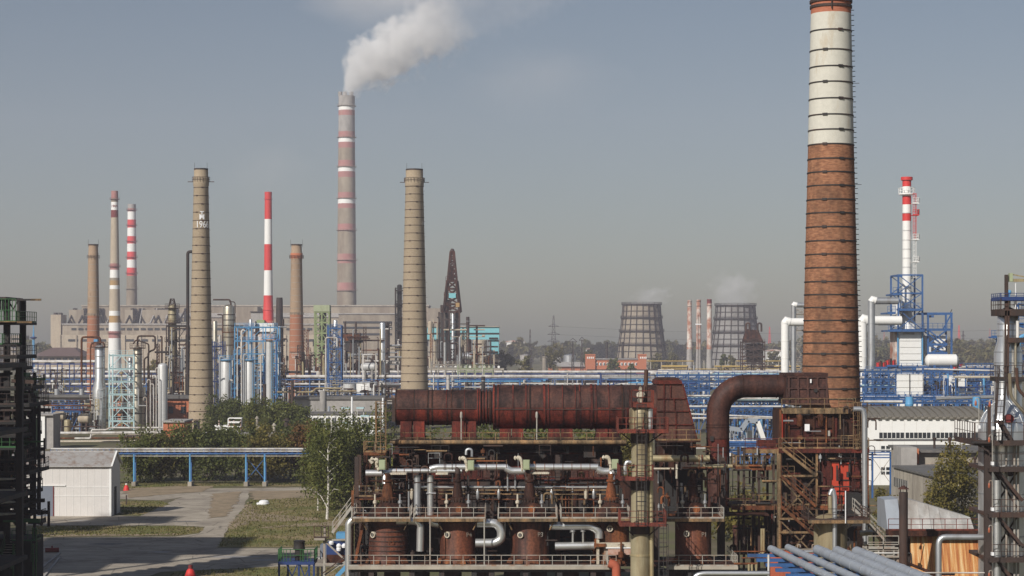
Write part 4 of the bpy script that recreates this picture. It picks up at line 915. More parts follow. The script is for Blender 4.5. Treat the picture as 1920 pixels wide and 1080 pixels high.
pipe_run(t, [u.p(258,728,-3), u.p(263,728,-3), u.p(263,760,-3), u.p(280,760,-3)], u.m(1.2), 'alu', 'side_pipe', u.m(3))
column('plain grey column with domed top left of the dated chimney', 305, 580, [(815,9),(686,9)], 'greyvessel', (), (), False, group=GL)
column('slim pipe-like grey column between the lattice and yellowed column', 244, 592, [(812,4),(672,4)], 'galv', (), (690,), False, group=GL)
frame('pale blue zigzag lattice frame between chrome and yellowed columns', 584, 205, 251, 664, 812, [667,692,716,740,765,790], 'paleblue', 5, 2, 'v', .38, 'lattice_structure')
frame('dark pipe frame between yellowed and plain grey columns', 582, 278, 298, 700, 812, [712,742,765,790], 'darkbrown', 5, 2, 'z', .25, 'lattice_structure')
for i, (px, t0) in enumerate([(282,712),(288,720),(293,704),(275,745),(298,690)]): loose_pipe('thin vertical silver riser, %s of five beside the plain grey column' % ['first','second','third','fourth','fifth'][i], 579 - i, [(px - 6, t0 + 6), (px - 6, t0), (px, t0), (px, 812)], 1.1, 'pipewhite', 3, 'riser_pipe', group='thin risers')
# pipes and plant low down at left
for i, (pts, r, mt, lb) in enumerate([([(98,812),(310,811)],2.6,'pipewhite','pale ground pipe just below the chrome column'),([(140,822),(170,822),(172,806),(200,806),(206,802),(310,802)],1.8,'pipewhite','pale stepped ground pipe before the chrome column'),([(170,817),(178,814),(310,814)],1.6,'insul','torn lagged ground pipe'),([(75,828),(305,827)],2.2,'insul','long cream lagged pipe above the white shed roof'),([(75,822),(300,821)],1.5,'rustorange','rusty pipe above the cream lagged pipe'),([(75,800),(190,800)],1.2,'darkbrown','thin dark pipe left of the chrome column foot')]):
    loose_pipe(lb, 505 + 3 * i, pts, r, mt, 3, 'ground_pipe', group='ground pipes at left')
for px0, px1, py, rr, mt, lb in [(105,120,780,9,'tan','small tan drum among pipes left of the chrome column'),(150,166,785,9,'tan','second small tan drum nearer the chrome column')]: hvessel(lb, px0, px1, py, 560, rr, mt, saddle='darkbrown')
column('short yellowed drum on legs below the pipe loops', 127, 540, [(815,7),(790,7)], 'yellowcol', (), (), False, cat='vessel', name='small_drum')
frame('blue pump frame behind the white box building', 560, 98, 150, 757, 810, [760,772], 'blue', 4, 4, 'z', .35, 'pump_structure')
loose_pipe('rust red pipe on the blue pump frame', 556, [(80,760),(170,761)], 1.6, 'rustorange', group=None); loose_pipe('thin red pipe below the blue pump frame top', 557, [(100,768),(170,769)], 1.3, 'rustred')
uu = U(640); tt = thing('pump_house', 'long dark low pump house behind the chrome column foot', 'building', uu.base(120)); uu.box(MB(), 60, 745, 175, 792, 0, 12).build('wall', M['greyconc'], tt, smooth=False); uu.box(MB(), 58, 741, 178, 745, -1, 13).build('roof', M['tarroof'], tt, smooth=False)
for k in range(9): uu.box(MB(), 64 + 12 * k, 750, 72 + 12 * k, 758, -.3, .1).build('window', M['glassdark'], tt, smooth=False)
for px in (100, 147): q = MB(); q.cyl(uu.p(px, 745, 5), uu.p(px, 730, 5), uu.m(5), n=14); q.build('roof_vent', M['galv'], tt)
uu = U(600); tt = thing('brick_shed', 'orange brick wall with openings behind the left columns', 'building', uu.base(230)); uu.box(MB(), 195, 750, 352, 802, 14, 24).build('wall', M['wallbrick'], tt, smooth=False); uu.box(MB(), 193, 744, 354, 750, 13, 25).build('roof', M['tarroof'], tt, smooth=False)
for k in range(6): uu.box(MB(), 205 + 24 * k, 765, 214 + 24 * k, 778, 13.7, 14.1).build('window', M['glassdark'], tt, smooth=False)
uu = U(480); tt = thing('white_block', 'small white flat-roofed block with a side coloured grey as shade behind the shed', 'building', uu.base(75))
uu.box(MB(), 50, 779, 84, 850, 0, 8).build('wall', M['whitewall'], tt, smooth=False); uu.box(MB(), 84, 779, 99, 850, .5, 8).build('shade_grey_side', M['greyconc'], tt, smooth=False); uu.box(MB(), 49, 777, 100, 779, -.3, 8.3).build('roof', M['greyconc'], tt, smooth=False)  # side wall coloured grey to stand for its shade

# --- dark columns left of dated chimney
t, u, c, rad = column('dark yellowed column with lantern top left of the dated chimney', 323, 700, [(778,8),(640,8),(575,7.5)], 'yellowcol', (577,605,640), (590,620), True, 'darkbrown')
q = MB(); lattice(q, (u.x(323), 700), u.m(6), u.z(575), u.z(560), u.m(3), 2, .2); q.build('lantern_frame', M['darkbrown'], t)
frame('dark pipe structure around the foot of the dark yellowed column', 690, 312, 350, 612, 778, [612,640,668,690,712], 'dark', 6, 3, 'z', .35)
loose_pipe('tall black pipe with hooked top beside the dated chimney', 620, [(352,790),(352,472),(366,472)], 3.0, 'dark', 5, 'black_riser')
for i, (pts, mt) in enumerate([([(324,616),(352,616)],'darkbrown'),([(316,612),(316,690)],'dark'),([(340,605),(352,605)],'greyrail'),([(322,615),(322,700),(352,700)],'galv')]): loose_pipe(['short dark level pipe','dark downcomer pipe','short pale level pipe','silver bent pipe'][i] + ' at the dark yellowed column', 688, pts, 1.3, mt, 3, 'small_pipe')

# --- vessels right of dated chimney
GV = 'grey and silver vessels right of the dated chimney'
t, u, c, rad = column('silver banded column with rust belt and crooked top frame', 429, 720, [(790,11),(620,11),(577,10.5)], 'aluwarm', (622,), (590,600,610,632,647), True, 'rustorange', group=GV, outp=.4)
for k, (pts, r) in enumerate([([(400,562),(432,562),(434,575)],1.6),([(441,640),(441,566),(430,566)],1.0),([(418,655),(418,590),(408,590)],1.3)]): pipe_run(t, [u.p(a, b, -.5) for a, b in pts], u.m(r), 'darkbrown', 'overhead_pipe', u.m(4))
column('fat grey vessel with domed top below the silver banded column', 424, 660, [(786,11),(678,11)], 'greyvessel', (674,), (), True, 'bluel', group=GV)
column('second fat grey vessel, right of the first', 468, 660, [(786,9.5),(678,9.5)], 'greyvessel', (674,), (), True, 'bluel', group=GV)
column('slim grey column carrying a blue platform cage', 505, 650, [(790,7),(638,6.5)], 'greyvessel', (634,), (), True, 'bluel', dome=False, group=GV, outp=1.4)
column('thin silver column between the two fat vessels', 470, 700, [(778,4),(625,4),(600,3)], 'alu', (615,640), (), True, 'blue', group=GV)
column('thin yellowed column hidden by the dated chimney edge', 403, 690, [(780,4.5),(604,4.5)], 'aluwarm', (655,), (), True, 'dark', group=GV)
frame('blue steel frame wrapped around the fat grey vessels', 668, 440, 520, 612, 785, [614,640,664,682,705,728], 'bluel', 7, 4, 'z', .3)
frame('dark blue steel frame at the right edge of the dated chimney', 680, 398, 418, 640, 785, [650,672,694,716], 'navy', 5, 2, 'x', .3)
for i, (px, tp, r, mt) in enumerate([(412,668,1.9,'galv'),(457,664,2.0,'galv'),(489,664,1.4,'pipewhite'),(445,650,1.3,'pipewhite'),(430,712,1.8,'pipewhite'),(518,636,1.6,'blue'),(453,618,1.3,'pipewhite'),(482,690,1.1,'galv')]):
    loose_pipe('vertical service pipe, %s from the left at the fat grey vessels' % ['first','third','sixth','fourth','second','eighth','fifth','seventh'][i], 652 + i, [(px + 6, tp + 2), (px + 2, tp), (px, tp + 4), (px, 788)], r, mt, 2, 'riser_pipe', group='service pipes at the grey vessels')
# --- right of the slim brick chimney
t, u = frame('tall lime green tower frame with dark core', 1080, 590, 617, 572, 728, [585,605,625,645,662,680], 'limegreen', 8, 3, 'x', .7, 'green_tower', cat='tower')
u.box(MB(), 598, 577, 610, 690, 2, 6).build('dark_core', M['dark'], t); u.box(MB(), 588, 572, 618, 584, -.5, 9).build('top_house', M['palegreen'], t)
frame('blue platform tower round the silver column right of the slim brick chimney', 720, 614, 640, 610, 778, [616,633,655,680,705,720], 'blue', 5, 2, 'x', .4)
column('silver column inside the blue platform tower', 629, 722, [(775,6),(640,5),(602,4)], 'alu', (), (650,690), False)
loose_pipe('white pipe hoop left of the blue platform tower', 716, [(611,760),(611,633),(632,633),(632,650)], 1.6, 'pipewhite', 4, 'pipe_hoop')
frame('rust-brown bunker frame with twin vents left of the silver twin columns', 980, 642, 674, 624, 742, [626,640,655,672,690], 'darkbrown', 8, 3, 'z', .5)
uu = U(975); tt = thing('bunker', 'ochre rusty hopper house inside the rust-brown frame', 'hopper', uu.base(658)); uu.box(MB(), 641, 627, 674, 640, 2, 8).build('house', M['rustorange'], tt); uu.box(MB(), 646, 640, 668, 668, 3, 7).build('dark_hopper', M['dark'], tt)
for px in (646, 666): q = MB(); q.cyl(uu.p(px, 627, 4), uu.p(px, 603, 4), uu.m(2), n=10); q.build('vent', M['darkbrown'], tt)
column('bright silver column left of the tan middle chimney', 717, 860, [(762,5),(607,5)], 'alu', (), (635,660), False)
column('dark companion of the bright silver column', 726, 866, [(760,3.6),(606,3.6)], 'darkbrown', (610,), (), True, 'dark')
frame('dark tall lattice with black column touching the tan middle chimney', 960, 741, 758, 540, 742, [545,570,595,620,645,670,690], 'dark', 6, 2, 'x', .4)
column('black column inside the dark lattice by the tan middle chimney', 749, 963, [(740,4.5),(536,4.5)], 'black', (575,610), (), False, 'dark')
hvessel('white bullet tank with domed end below the silver twin columns', 680, 702, 688, 800, 8, 'greyvessel', saddle='greyconc')
frame('white pipe portal over the bullet tank', 795, 680, 704, 664, 760, [665], 'pipewhite', 4, 2, '', .35, rails=False)
# small things right of tan chimney
for i, (px, r, tp, D, mt, lb) in enumerate([(877,3.2,594,1150,'darkbrown','thin brown stack right of the derrick'),(894,2.0,612,1100,'rustorange','thin rusty stack right of the brown one'),(862,2.0,632,900,'galv','short silver stack below the derrick'),(815,3,640,980,'tan','short tan column beside the tan chimney'),(834,2.2,642,900,'alu','short silver column left of the derrick foot'),(905,1.2,690,760,'pipewhite','thin white lamp pole on the rack'),(813,1.4,700,760,'pipewhite','white vent pole by the tan chimney'),(840,3.4,703,740,'pipewhite','fat white riser on the blue rack'),(1064,1.0,700,760,'pipewhite','tiny white pole above the duct'),(906,3.6,706,650,'dark','short fat dark pipe behind the duct')]):
    column(lb, px, D, [(640 + H * F / D, r), (tp, r)], mt, (), (tp + 8,), False, name='vent_stack', cat='stack', n=12, dome=False)
hvessel('silver horizontal drum below the turquoise hall', 868, 884, 668, 1000, 7, 'alu', saddle='dark')
for px0, px1, tp, D, lb in [(808,862,684,850,'long low pale pipe bank right of the tan chimney'),(858,924,691,840,'green roofed pipe shelter before the autumn trees')]:
    frame(lb, D, px0, px1, tp - 6, 640 + H*F/D, [tp, tp + 6], 'greyrail' if px0 < 850 else 'palegreen', 6, 5, '', .35, 'pipe_shelter')
for i in range(16):
    px = 800 + i * 9; D = 860; loose_pipe('small white heat exchanger end, number %s along the pale pipe bank' % ['one','two','three','four','five','six','seven','eight','nine','ten','eleven','twelve','thirteen','fourteen','fifteen','sixteen'][i], D, [(px, 688, 0), (px, 688, 4)], 2.4, ['white','concrete','galv'][i % 3], 1, 'exchanger', 'heat exchanger', 'heat exchangers on the pipe bank')
uu = U(850); tt = thing('exchanger_deck', 'concrete deck carrying the white heat exchangers', 'deck', uu.base(865)); uu.box(MB(), 796, 691, 945, 694, 0, 16).build('slab', M['concrete'], tt, smooth=False)
for px in range(798, 945, 18): uu.box(MB(), px, 694, px + 2, 640 + H*F/850, 2, 4).build('leg', M['concrete'], tt, smooth=False)
# roofs and low buildings in the middle
def block(label, D, px0, px1, top, mat, roof='tarroof', depth=14, name='low_building', wins=None, rt=3, d0=0, parapet=None):
    u = U(D); t = thing(name, label, 'building', u.base((px0 + px1) / 2)); by = 640 + H * F / D
    u.box(MB(), px0, top + rt, px1, by, d0, d0 + depth).build('wall', M[mat], t, smooth=False); u.box(MB(), px0 - 1.5, top, px1 + 1.5, top + rt, d0 - .5, d0 + depth + .5).build('roof', M[roof], t, smooth=False)
    if wins:
        y0, y1, w_, gap, fm = wins; px = px0 + gap
        while px + w_ < px1:
            o = u.box(MB(), px, y0, px + w_, y1, d0 - .12, d0 + .1).build('window', M[fm], t, smooth=False); k = .12 * w_
            u.box(MB(), px + k, y0 + k, px + w_ / 2 - k * .4, y1 - k, d0 - .18, d0).build('pane', M['glassdark'], o, smooth=False); u.box(MB(), px + w_ / 2 + k * .4, y0 + k, px + w_ - k, y1 - k, d0 - .18, d0).build('pane', M['glassdark'], o, smooth=False)
            px += w_ + gap
    return t, u
block('grey concrete roofed block with zigzag frieze right of the slim brick chimney', 590, 552, 720, 744, 'greyconc', 'tarroof', 16, wins=None, rt=5)
block('low white block with a row of tall windows behind the autumn trees', 545, 562, 720, 774, 'white', 'tarroof', 10, wins=(782, 799, 9, 2.5, 'white'), rt=3)
block('long low grey brick block along the autumn hedge', 487, 340, 660, 815, 'tan', 'greyconc', 14, wins=(826, 834, 9, 16, 'white'), rt=4)
block('orange brick block at the foot of the dated chimney', 478, 306, 345, 789, 'wallbrick', 'greyconc', 12, wins=(826, 838, 11, 3, 'tan'), rt=3)
block('brown roofed low shed behind the trees left', 520, 228, 312, 818, 'tan', 'hiproof', 12, rt=6)
block('pale low canopy behind the rusty duct, left end', 610, 600, 745, 748, 'greyconc', 'concrete', 12, rt=4)
for px, tp, D, lb in [(367,790,484,'dark electrical cabinet on the roof by the dated chimney'),(352,800,483,'dark cable drum box on the roof by the dated chimney')]:
    u = U(D); t = thing('roof_cabinet', lb, 'cabinet', u.p(px, 815)); u.box(MB(), px - 5, tp, px + 4, 815, 1, 3).build('body', M['dark'], t); u.box(MB(), px - 5.5, tp - 1, px + 4.5, tp, .8, 3.2).build('lid', M['darkbrown'], t)
# white pipework heap left of poplars
u = U(500); t = thing('air_handler', 'white boxy ventilation plant on the roof left of the poplars', 'ventilation unit', u.p(425, 812))
for a in [(403,797,428,801),(405,803,430,806),(428,790,452,793),(428,799,452,801),(428,806,452,809),(440,783,454,785)]: u.box(MB(), *a, -1, 1.5).build('duct_box', M['white'], t)
for px in (410, 430, 438, 451): u.box(MB(), px, 788, px + 1.4, 814, -.5, .2).build('leg', M['whitedirty'], t)
pipe_run(t, [u.p(428,800,0), u.p(428,784,0), u.p(453,784,0), u.p(453,800,0)], u.m(1.2), 'white', 'pipe_loop', u.m(3))
for px, tp, r, mt, lb, hook in [(482,783,2.2,'concrete','white gooseneck vent on the grey roof',True),(514,796,2.6,'concrete','short capped vent right of the gooseneck',False),(537,787,4,'darkbrown','brown hooded vent by the poplars',False),(577,792,3,'rustorange','rusty hooded vent before the white block',False)]:
    u = U(495); t = thing('roof_vent', lb, 'vent', u.p(px, 813)); q = MB(); q.cyl(u.p(px, 816), u.p(px, tp), u.m(r), n=12); q.build('pipe', M[mt], t)
    q = MB(); q.cyl(u.p(px, tp + 2), u.p(px, tp - 3), u.m(r * 1.9), u.m(r * .4), n=12); q.build('cowl', M[mt], t)
    if hook: q = MB(); q.tube(bend([u.p(px + 1, 800), u.p(px + 6, 806), u.p(px + 9, 814)], u.m(3)), u.m(4), 10); q.build('elbow_box', M['concrete'], t)
column('slim grey vent left of the white windowed block', 617, 556, [(814,2.6),(762,2.6)], 'greypipe', (), (), False, name='vent_stack', cat='stack', dome=False)
for px, tp, lb in [(660,744,'left white vent post behind the birch tops'),(718,746,'right white vent post behind the birch tops')]: column(lb, px, 480, [(842,1.7),(tp,1.7)], 'signwhite', (), (), False, name='vent_post', cat='stack', dome=False)
for i,(px0,px1,py) in enumerate([(640,655,764),(668,682,764),(676,692,779),(640,650,792)]):
    u = U(470); t = thing('blue_canopy', ['first','second','lower','leftmost'][i] + ' small pale blue canopy among the birch tops', 'canopy', u.base(px0)); u.box(MB(), px0, py, px1, py + 2.5, 0, 3).build('roof', M['paleblue'], t); 
    for px in (px0 + 1, px1 - 1): u.box(MB(), px - .6, py + 2, px + .6, 640 + H*F/470, 1, 1.3).build('post', M['pipewhite'], t)

# --- blue pipe bridge on posts (in front of the trees)
u = U(357); t = thing('pipe_bridge', 'blue pipe bridge on concrete-footed posts crossing before the trees', 'pipe bridge', u.base(410))
x0, x1 = u.x(95), u.x(592); zt = u.z(843)
for nm, py, hh, mt, dd in [('girder',850.5,2.6,'blue',0),('lower_chord',855,.9,'pipewhite',0),('girder',850,2.4,'navy',1.5)]: MB().box(x0, x1, 357 + dd - .12, 357 + dd + .12, u.z(py + hh/2), u.z(py - hh/2)).build(nm, M[mt], t, smooth=False)
for k, (py, r, dd, mt) in enumerate([(842,.13,.2,'pipewhite'),(841.5,.10,.7,'galv'),(842,.16,1.2,'pipewhite'),(844,.12,1.8,'darkbrown'),(846,.12,-.1,'pipewhite')]): q = MB(); q.cyl((x0, 357 + dd, u.z(py)), (x1, 357 + dd, u.z(py)), r, n=8); q.build('pipe', M[mt], t)
st = mesh_of(MB().box(-.05, .05, -.05, 2.3, 0, u.m(6)), M['blue'])
for i in range(46): piece('bracket', st, t, (x0 + (x1 - x0) * i / 45 - t.location.x, 0, u.z(848.5)))
for px in (251, 356, 461, 496):
    for dd in (0, 1.5): MB().box(u.x(px) - .12, u.x(px) + .12, 357 + dd - .12, 357 + dd + .12, .7, u.z(852)).build('post', M['bluel'] if dd == 0 else M['blue'], t, smooth=False)
    MB().box(u.x(px - 3.6), u.x(px + 3.6), 356.6, 359.6, 0, .82).build('footing', M['concrete'], t, smooth=False)
q = MB(); q.beam(u.p(462, 860, 1), u.p(495, 900, 1), .12); q.beam(u.p(495, 860, 1), u.p(462, 900, 1), .12); q.build('brace', M['blue'], t)

# --- white shed
u = U(296); D = 296; t = thing('white_shed', 'white sheet-metal shed with corrugated grey roof and blue-grey door', 'shed', u.base(130))
xl, xr = u.x(10), u.x(208); dep = 6.8; ze = u.z(874); zr = 9.35
MB().box(xl, xr, D, D + .2, 0, ze).build('front_wall', M['shedwall'], t, smooth=False)
q = MB(); q.prism([(D + .01, 0), (D + dep, 0), (D + dep, ze), (D + dep / 2, zr), (D + .01, ze)], 'x', xr - .2, xr + .02); q.build('gable_wall', M['shedwall'], t, smooth=False)
MB().box(xl, xr - .2, D + dep - .2, D + dep, 0, ze).build('rear_wall', M['shedwall'], t, smooth=False)
nrib = 90; q = MB()
for i in range(nrib):                                                   # corrugated sheets: ridge and valley strips
    xa = xl - .3 + (xr - xl + .5) * i / nrib; xb = xl - .3 + (xr - xl + .5) * (i + 1) / nrib; xm = (xa + xb) / 2; hh = .09
    for (ya, za, yb, zb_) in ((D - .45, ze - .05, D + dep / 2, zr + .08), (D + dep / 2, zr + .08, D + dep + .45, ze - .05)):
        q.add([(xa, ya, za), (xm, ya, za + hh), (xb, ya, za), (xa, yb, zb_), (xm, yb, zb_ + hh), (xb, yb, zb_), (xa, ya, za - .04), (xb, ya, za - .04)], [(0,1,4,3),(1,2,5,4),(0,6,7,2,1)])
q.build('corrugated_roof', M['shedroof'], t, smooth=False, kind='stuff')
q = MB(); q.beam((xr + .2, D - .5, ze + .02), (xr + .2, D + dep / 2, zr + .18), .25, .12); q.beam((xr + .2, D + dep + .5, ze), (xr + .2, D + dep / 2, zr + .18), .25, .12); q.build('verge_flashing', M['white'], t)
MB().box(xr - .28, xr + .06, D - .06, D, 0, ze - .1).build('corner_trim', M['white'], t, smooth=False)
MB().box(u.x(62), u.x(100), D - .1, D - .01, 0, u.z(911)).build('door', M['greydoor'], t, smooth=False); MB().box(u.x(50), u.x(123), D - .18, D - .02, u.z(911), u.z(909.5)).build('door_track', M['white'], t, smooth=False)
MB().box(u.x(75), u.x(77), D - .13, D - .1, u.z(937), u.z(933)).build('door_notice', M['signwhite'], t, smooth=False); MB().box(u.x(99.5), u.x(101), D - .12, D - .01, 0, u.z(911)).build('door_jamb', M['darkred'], t, smooth=False)
for py in (913.5, 930): MB().box(u.x(101.5), u.x(206), D - .05, D - .005, u.z(py + .5), u.z(py - .5)).build('wall_rail', M['white'], t, smooth=False)
for px in range(20, 208, 13): MB().box(u.x(px) - .02, u.x(px) + .02, D - .03, D - .004, 0 if px > 101 or px < 62 else u.z(908), ze - .2).build('sheet_seam', M['white'], t, smooth=False)
MB().box(xr + .02, xr + .1, D + 2.4, D + 3.8, 0, 4.2).build('side_door', M['dark'], t, smooth=False)
# --- odds and ends on the yard
for px, py, hpx, lb in [(237, 920, 14, 'small red cone-shaped hydrant cover with pale cap beyond the shed'), (357, 1086, 27, 'red bell-shaped hydrant cover at the bottom edge of the yard')]:
    g = G(px, py); k = g.y / F; t = thing('hydrant_cover', lb, 'hydrant', g); hh = hpx * k; q = MB(); q.lathe((g.x, g.y), [(hh*.42, 0), (hh*.40, hh*.2), (hh*.26, hh*.62), (hh*.14, hh*.74), (hh*.13, hh*.76)], 16); q.build('bell', M['red'], t)
    q = MB(); q.lathe((g.x, g.y), [(hh*.16, hh*.76), (hh*.15, hh*.98), (hh*.05, hh)], 12); q.build('cap', M['whitedirty'] if px < 300 else M['darkred'], t)
g = G(493, 946); t = thing('manhole_cover', 'white rounded concrete lid lying on the lawn', 'concrete lid', g); q = MB(); q.lathe((g.x, g.y), [(1.0, 0), (1.05, .22), (.95, .3)], 18); q.build('ring', M['signwhite'], t); q = MB(); q.lathe((g.x + .15, g.y), [(.75, .3), (.8, .5), (.55, .68), (.1, .74)], 16); q.build('lid', M['signwhite'], t)
g = G(237, 946); t = thing('fence_post', 'short dark post with pale crossbar beside the shed gable', 'post', g); q = MB(); q.beam(g, g + Vector((0, 0, 1.5)), .18); q.build('post', M['dark'], t); q = MB(); q.beam(g + Vector((0, 0, 1.4)), g + Vector((-1, 0, 1.4)), .09); q.build('crossbar', M['greyrail'], t)

# --- dense pipework that fills the middle distance: one process block each, every pipe and drum a part of it
def clutter(label, D, px0, px1, top, n, seed, mats, bot=None, rmax=2.8):
    u = U(D); t = thing('process_block', label, 'process plant', u.base((px0 + px1) / 2), 'dense process blocks in the middle distance'); g = random.Random(seed); bot = bot or 640 + H * F / D - 4; W_ = px1 - px0
    for k in range(n):
        px = g.uniform(px0, px1); py = top + (bot - top) * g.random() ** .7; y = g.uniform(0, 9); r = u.m(g.uniform(.9, rmax)); mt = M[g.choice(mats)]; q = MB(); kind = g.random()
        if kind < .34:
            q.tube(bend([u.p(px + g.uniform(-6, 6), py, y), u.p(px, py, y), u.p(px, bot, y)], u.m(2), 3), r * .75, 7); nm = 'riser'
        elif kind < .58:
            L = g.uniform(6, W_ * .5); q.cyl(u.p(px, py, y), u.p(min(px1 + 4, px + L), py, y), r * .75, n=7); nm = 'level_pipe'
        elif kind < .70:
            h = g.uniform(6, 22); R_ = r * 1.5; q.lathe((u.x(px), D + y), [(R_, u.z(py + h)), (R_, u.z(py)), (R_ * .5, u.z(py) + R_ * .5)], 12); nm = 'drum'
            q.beam(u.p(px, py + h, y), u.p(px, bot + 3, y), R_ * .5)
        elif kind < .80:
            L = g.uniform(5, 14); z = u.z(py); q.box(u.x(px), u.x(px + L), D + y, D + y + 2, z - .25, z); q.rail((u.x(px), D + y, z), (u.x(px + L), D + y, z), 1.3, 1.2, .1, False); q.beam(u.p(px + L / 2, py, y + 1), u.p(px + L / 2, bot + 3, y + 1), .3); nm = 'walkway'
        elif kind < .92:
            h = g.uniform(10, 30); s_ = g.uniform(3, 7); w_ = u.m(1.3); q.beam(u.p(px, py, y), u.p(px, bot + 3, y), w_); q.beam(u.p(px + s_, py, y), u.p(px + s_, bot + 3, y), w_); z0 = py
            while z0 < min(bot, py + h * 2): q.beam(u.p(px, z0, y), u.p(px + s_, z0 + 6, y), w_ * .7); q.beam(u.p(px, z0, y), u.p(px + s_, z0, y), w_ * .8); z0 += 6
            nm = 'lattice'
        else:
            s_ = g.uniform(2, 6); q.box(u.x(px), u.x(px + s_), D + y, D + y + 2, u.z(py + s_ * .8), u.z(py)); q.beam(u.p(px + s_ / 2, py, y + 1), u.p(px + s_ / 2, bot + 3, y + 1), .3); nm = 'equipment_box'
        q.build(nm, mt, t)
    return t
MX = ('galv','pipewhite','darkbrown','dark','rust','yellowpipe','dark','darkbrown'); MBL = ('blue','navy','pipewhite','galv','bluel','dark','navy','dark'); MR = ('darkbrown','rust','rustorange','dark','galv','tan','dark')
for a in [('tangled pipe block left of the chrome column', 610, 84, 172, 755, 102, 1, MX), ('pale pipe block between the chrome column and the yellowed column', 600, 196, 300, 690, 102, 2, MX), ('dark pipe block at the foot of the dated chimney', 640, 300, 356, 640, 78, 3, MR),
   ('blue and white pipe block behind the fat grey vessels', 690, 398, 525, 655, 153, 4, MBL), ('rusty pipe block between slim brick chimney and tan middle chimney', 900, 575, 745, 655, 153, 5, MR), ('pale pipe block in front of the white tanks', 700, 585, 745, 712, 153, 6, MX),
   ('rusty pipe block below the derrick', 1000, 802, 930, 625, 153, 7, MR), ('blue and white pipe block right of the tan middle chimney', 780, 800, 1230, 700, 221, 8, MBL), ('low pale pipe block before the brick gatehouse', 1150, 930, 1260, 690, 85, 9, MX),
   ('blue tangle above the plenum hood', 640, 1225, 1330, 712, 119, 10, MBL), ('blue tangle framed by the elbow duct', 530, 1360, 1470, 752, 136, 11, MBL), ('pale pipe block before the right cooling tower', 1050, 1290, 1500, 684, 119, 12, MX),
   ('blue tangle under the white heater', 560, 1622, 1760, 700, 153, 13, MBL), ('blue tangle right of the cream casings', 520, 1760, 1880, 698, 153, 14, MBL), ('pale pipe block behind the far left unit', 720, 40, 110, 688, 102, 15, MX), ('silver and white pipes behind the dated chimney', 760, 330, 420, 620, 68, 16, MX), ('valve gardens along the pump house roof', 560, 75, 176, 742, 68, 17, MX),
   ('dark block of stacks behind the slim brick chimney', 1150, 560, 660, 600, 51, 18, MR), ('silver and dark column cluster around the silver banded column', 705, 396, 530, 596, 110, 20, MX, None, 3.4), ('thin column cluster between the yellowed column and the dated chimney', 650, 262, 352, 628, 70, 21, MX, None, 3.2), ('rusty stack cluster left of the tan middle chimney', 850, 612, 750, 600, 110, 22, MX, None, 3.0), ('dark stack cluster right of the tan middle chimney', 930, 800, 905, 590, 90, 23, MR, None, 3.0), ('low silver tank yard behind the slim brick chimney', 800, 520, 610, 640, 80, 24, MX, None, 3.6), ('grey pump yard inside the elbow', 440, 1366, 1450, 800, 50, 19, ('galv','greypipe','pipewhite','dark','blue'))]: clutter(*a)
# rusty coker tower beside the right cooling tower
t, u = frame('rusty coker tower with looped pipes before the right cooling tower', 1000, 1392, 1434, 640, 732, [642, 655, 669, 682, 696], 'darkbrown', 8, 3, 'x', .5, 'coker_tower', cat='tower')
q = MB(); q.hexa([u.p(1394, 642, 0), u.p(1432, 642, 0), u.p(1432, 642, 8), u.p(1394, 642, 8)], [u.p(1400, 616, 3), u.p(1424, 620, 3), u.p(1424, 620, 5), u.p(1400, 616, 5)]); q.build('top_house', M['rust'], t)
for px in (1404, 1426): q = MB(); q.tube(bend([u.p(px - 4, 628, 3), u.p(px - 4, 606, 3), u.p(px + 3, 606, 3), u.p(px + 3, 622, 3)], 1.2), .5, 8); q.build('pipe_loop', M['darkbrown'], t)
u.box(MB(), 1402, 644, 1430, 680, 2, 6).build('dark_core', M['dark'], t)

# ================================================================== the rusty unit in the foreground
UR = U(190); DR = 190
def rbox(mb, px0, py0, px1, py1, d0, d1, D=190): return U(D).box(mb, px0, py0, px1, py1, d0, d1)
def stair(t, a, b, wdt, tread_mat, str_mat, rail=True, n=None, across=(0, 1, 0), tread_d=.26):
    """a, b: foot and head of the flight (inner string); treads are parts of their own"""
    a = Vector(a); b = Vector(b); ac = Vector(across) * wdt; n = n or max(3, int(abs(b.z - a.z) / .24)); d = (b - a); 
    q = MB()
    for o in (Vector((0, 0, 0)), ac): q.beam(a + o, b + o, .07, .26)
    q.build('stringer', str_mat, t)
    dx = Vector((d.x, d.y, 0)).normalized() * tread_d / 2
    q = MB(); e = -ac * .0; q.hexa([-dx, dx, dx + ac, -dx + ac], [-dx + Vector((0,0,.05)), dx + Vector((0,0,.05)), dx + ac + Vector((0,0,.05)), -dx + ac + Vector((0,0,.05))]); me = mesh_of(q, tread_mat)
    for i in range(1, n): piece('tread', me, t, a.lerp(b, i / n) - Vector(ORI[t]))
    if rail:
        for o in (Vector((0, 0, 0)), ac):
            q = MB(); up = Vector((0, 0, 1.0)); q.beam(a + o + up, b + o + up, .055); q.beam(a + o + up * .5, b + o + up * .5, .045)
            for i in range(4): p = a.lerp(b, i / 3) + o; q.beam(p, p + up, .05)
            q.build('handrail', str_mat, t)
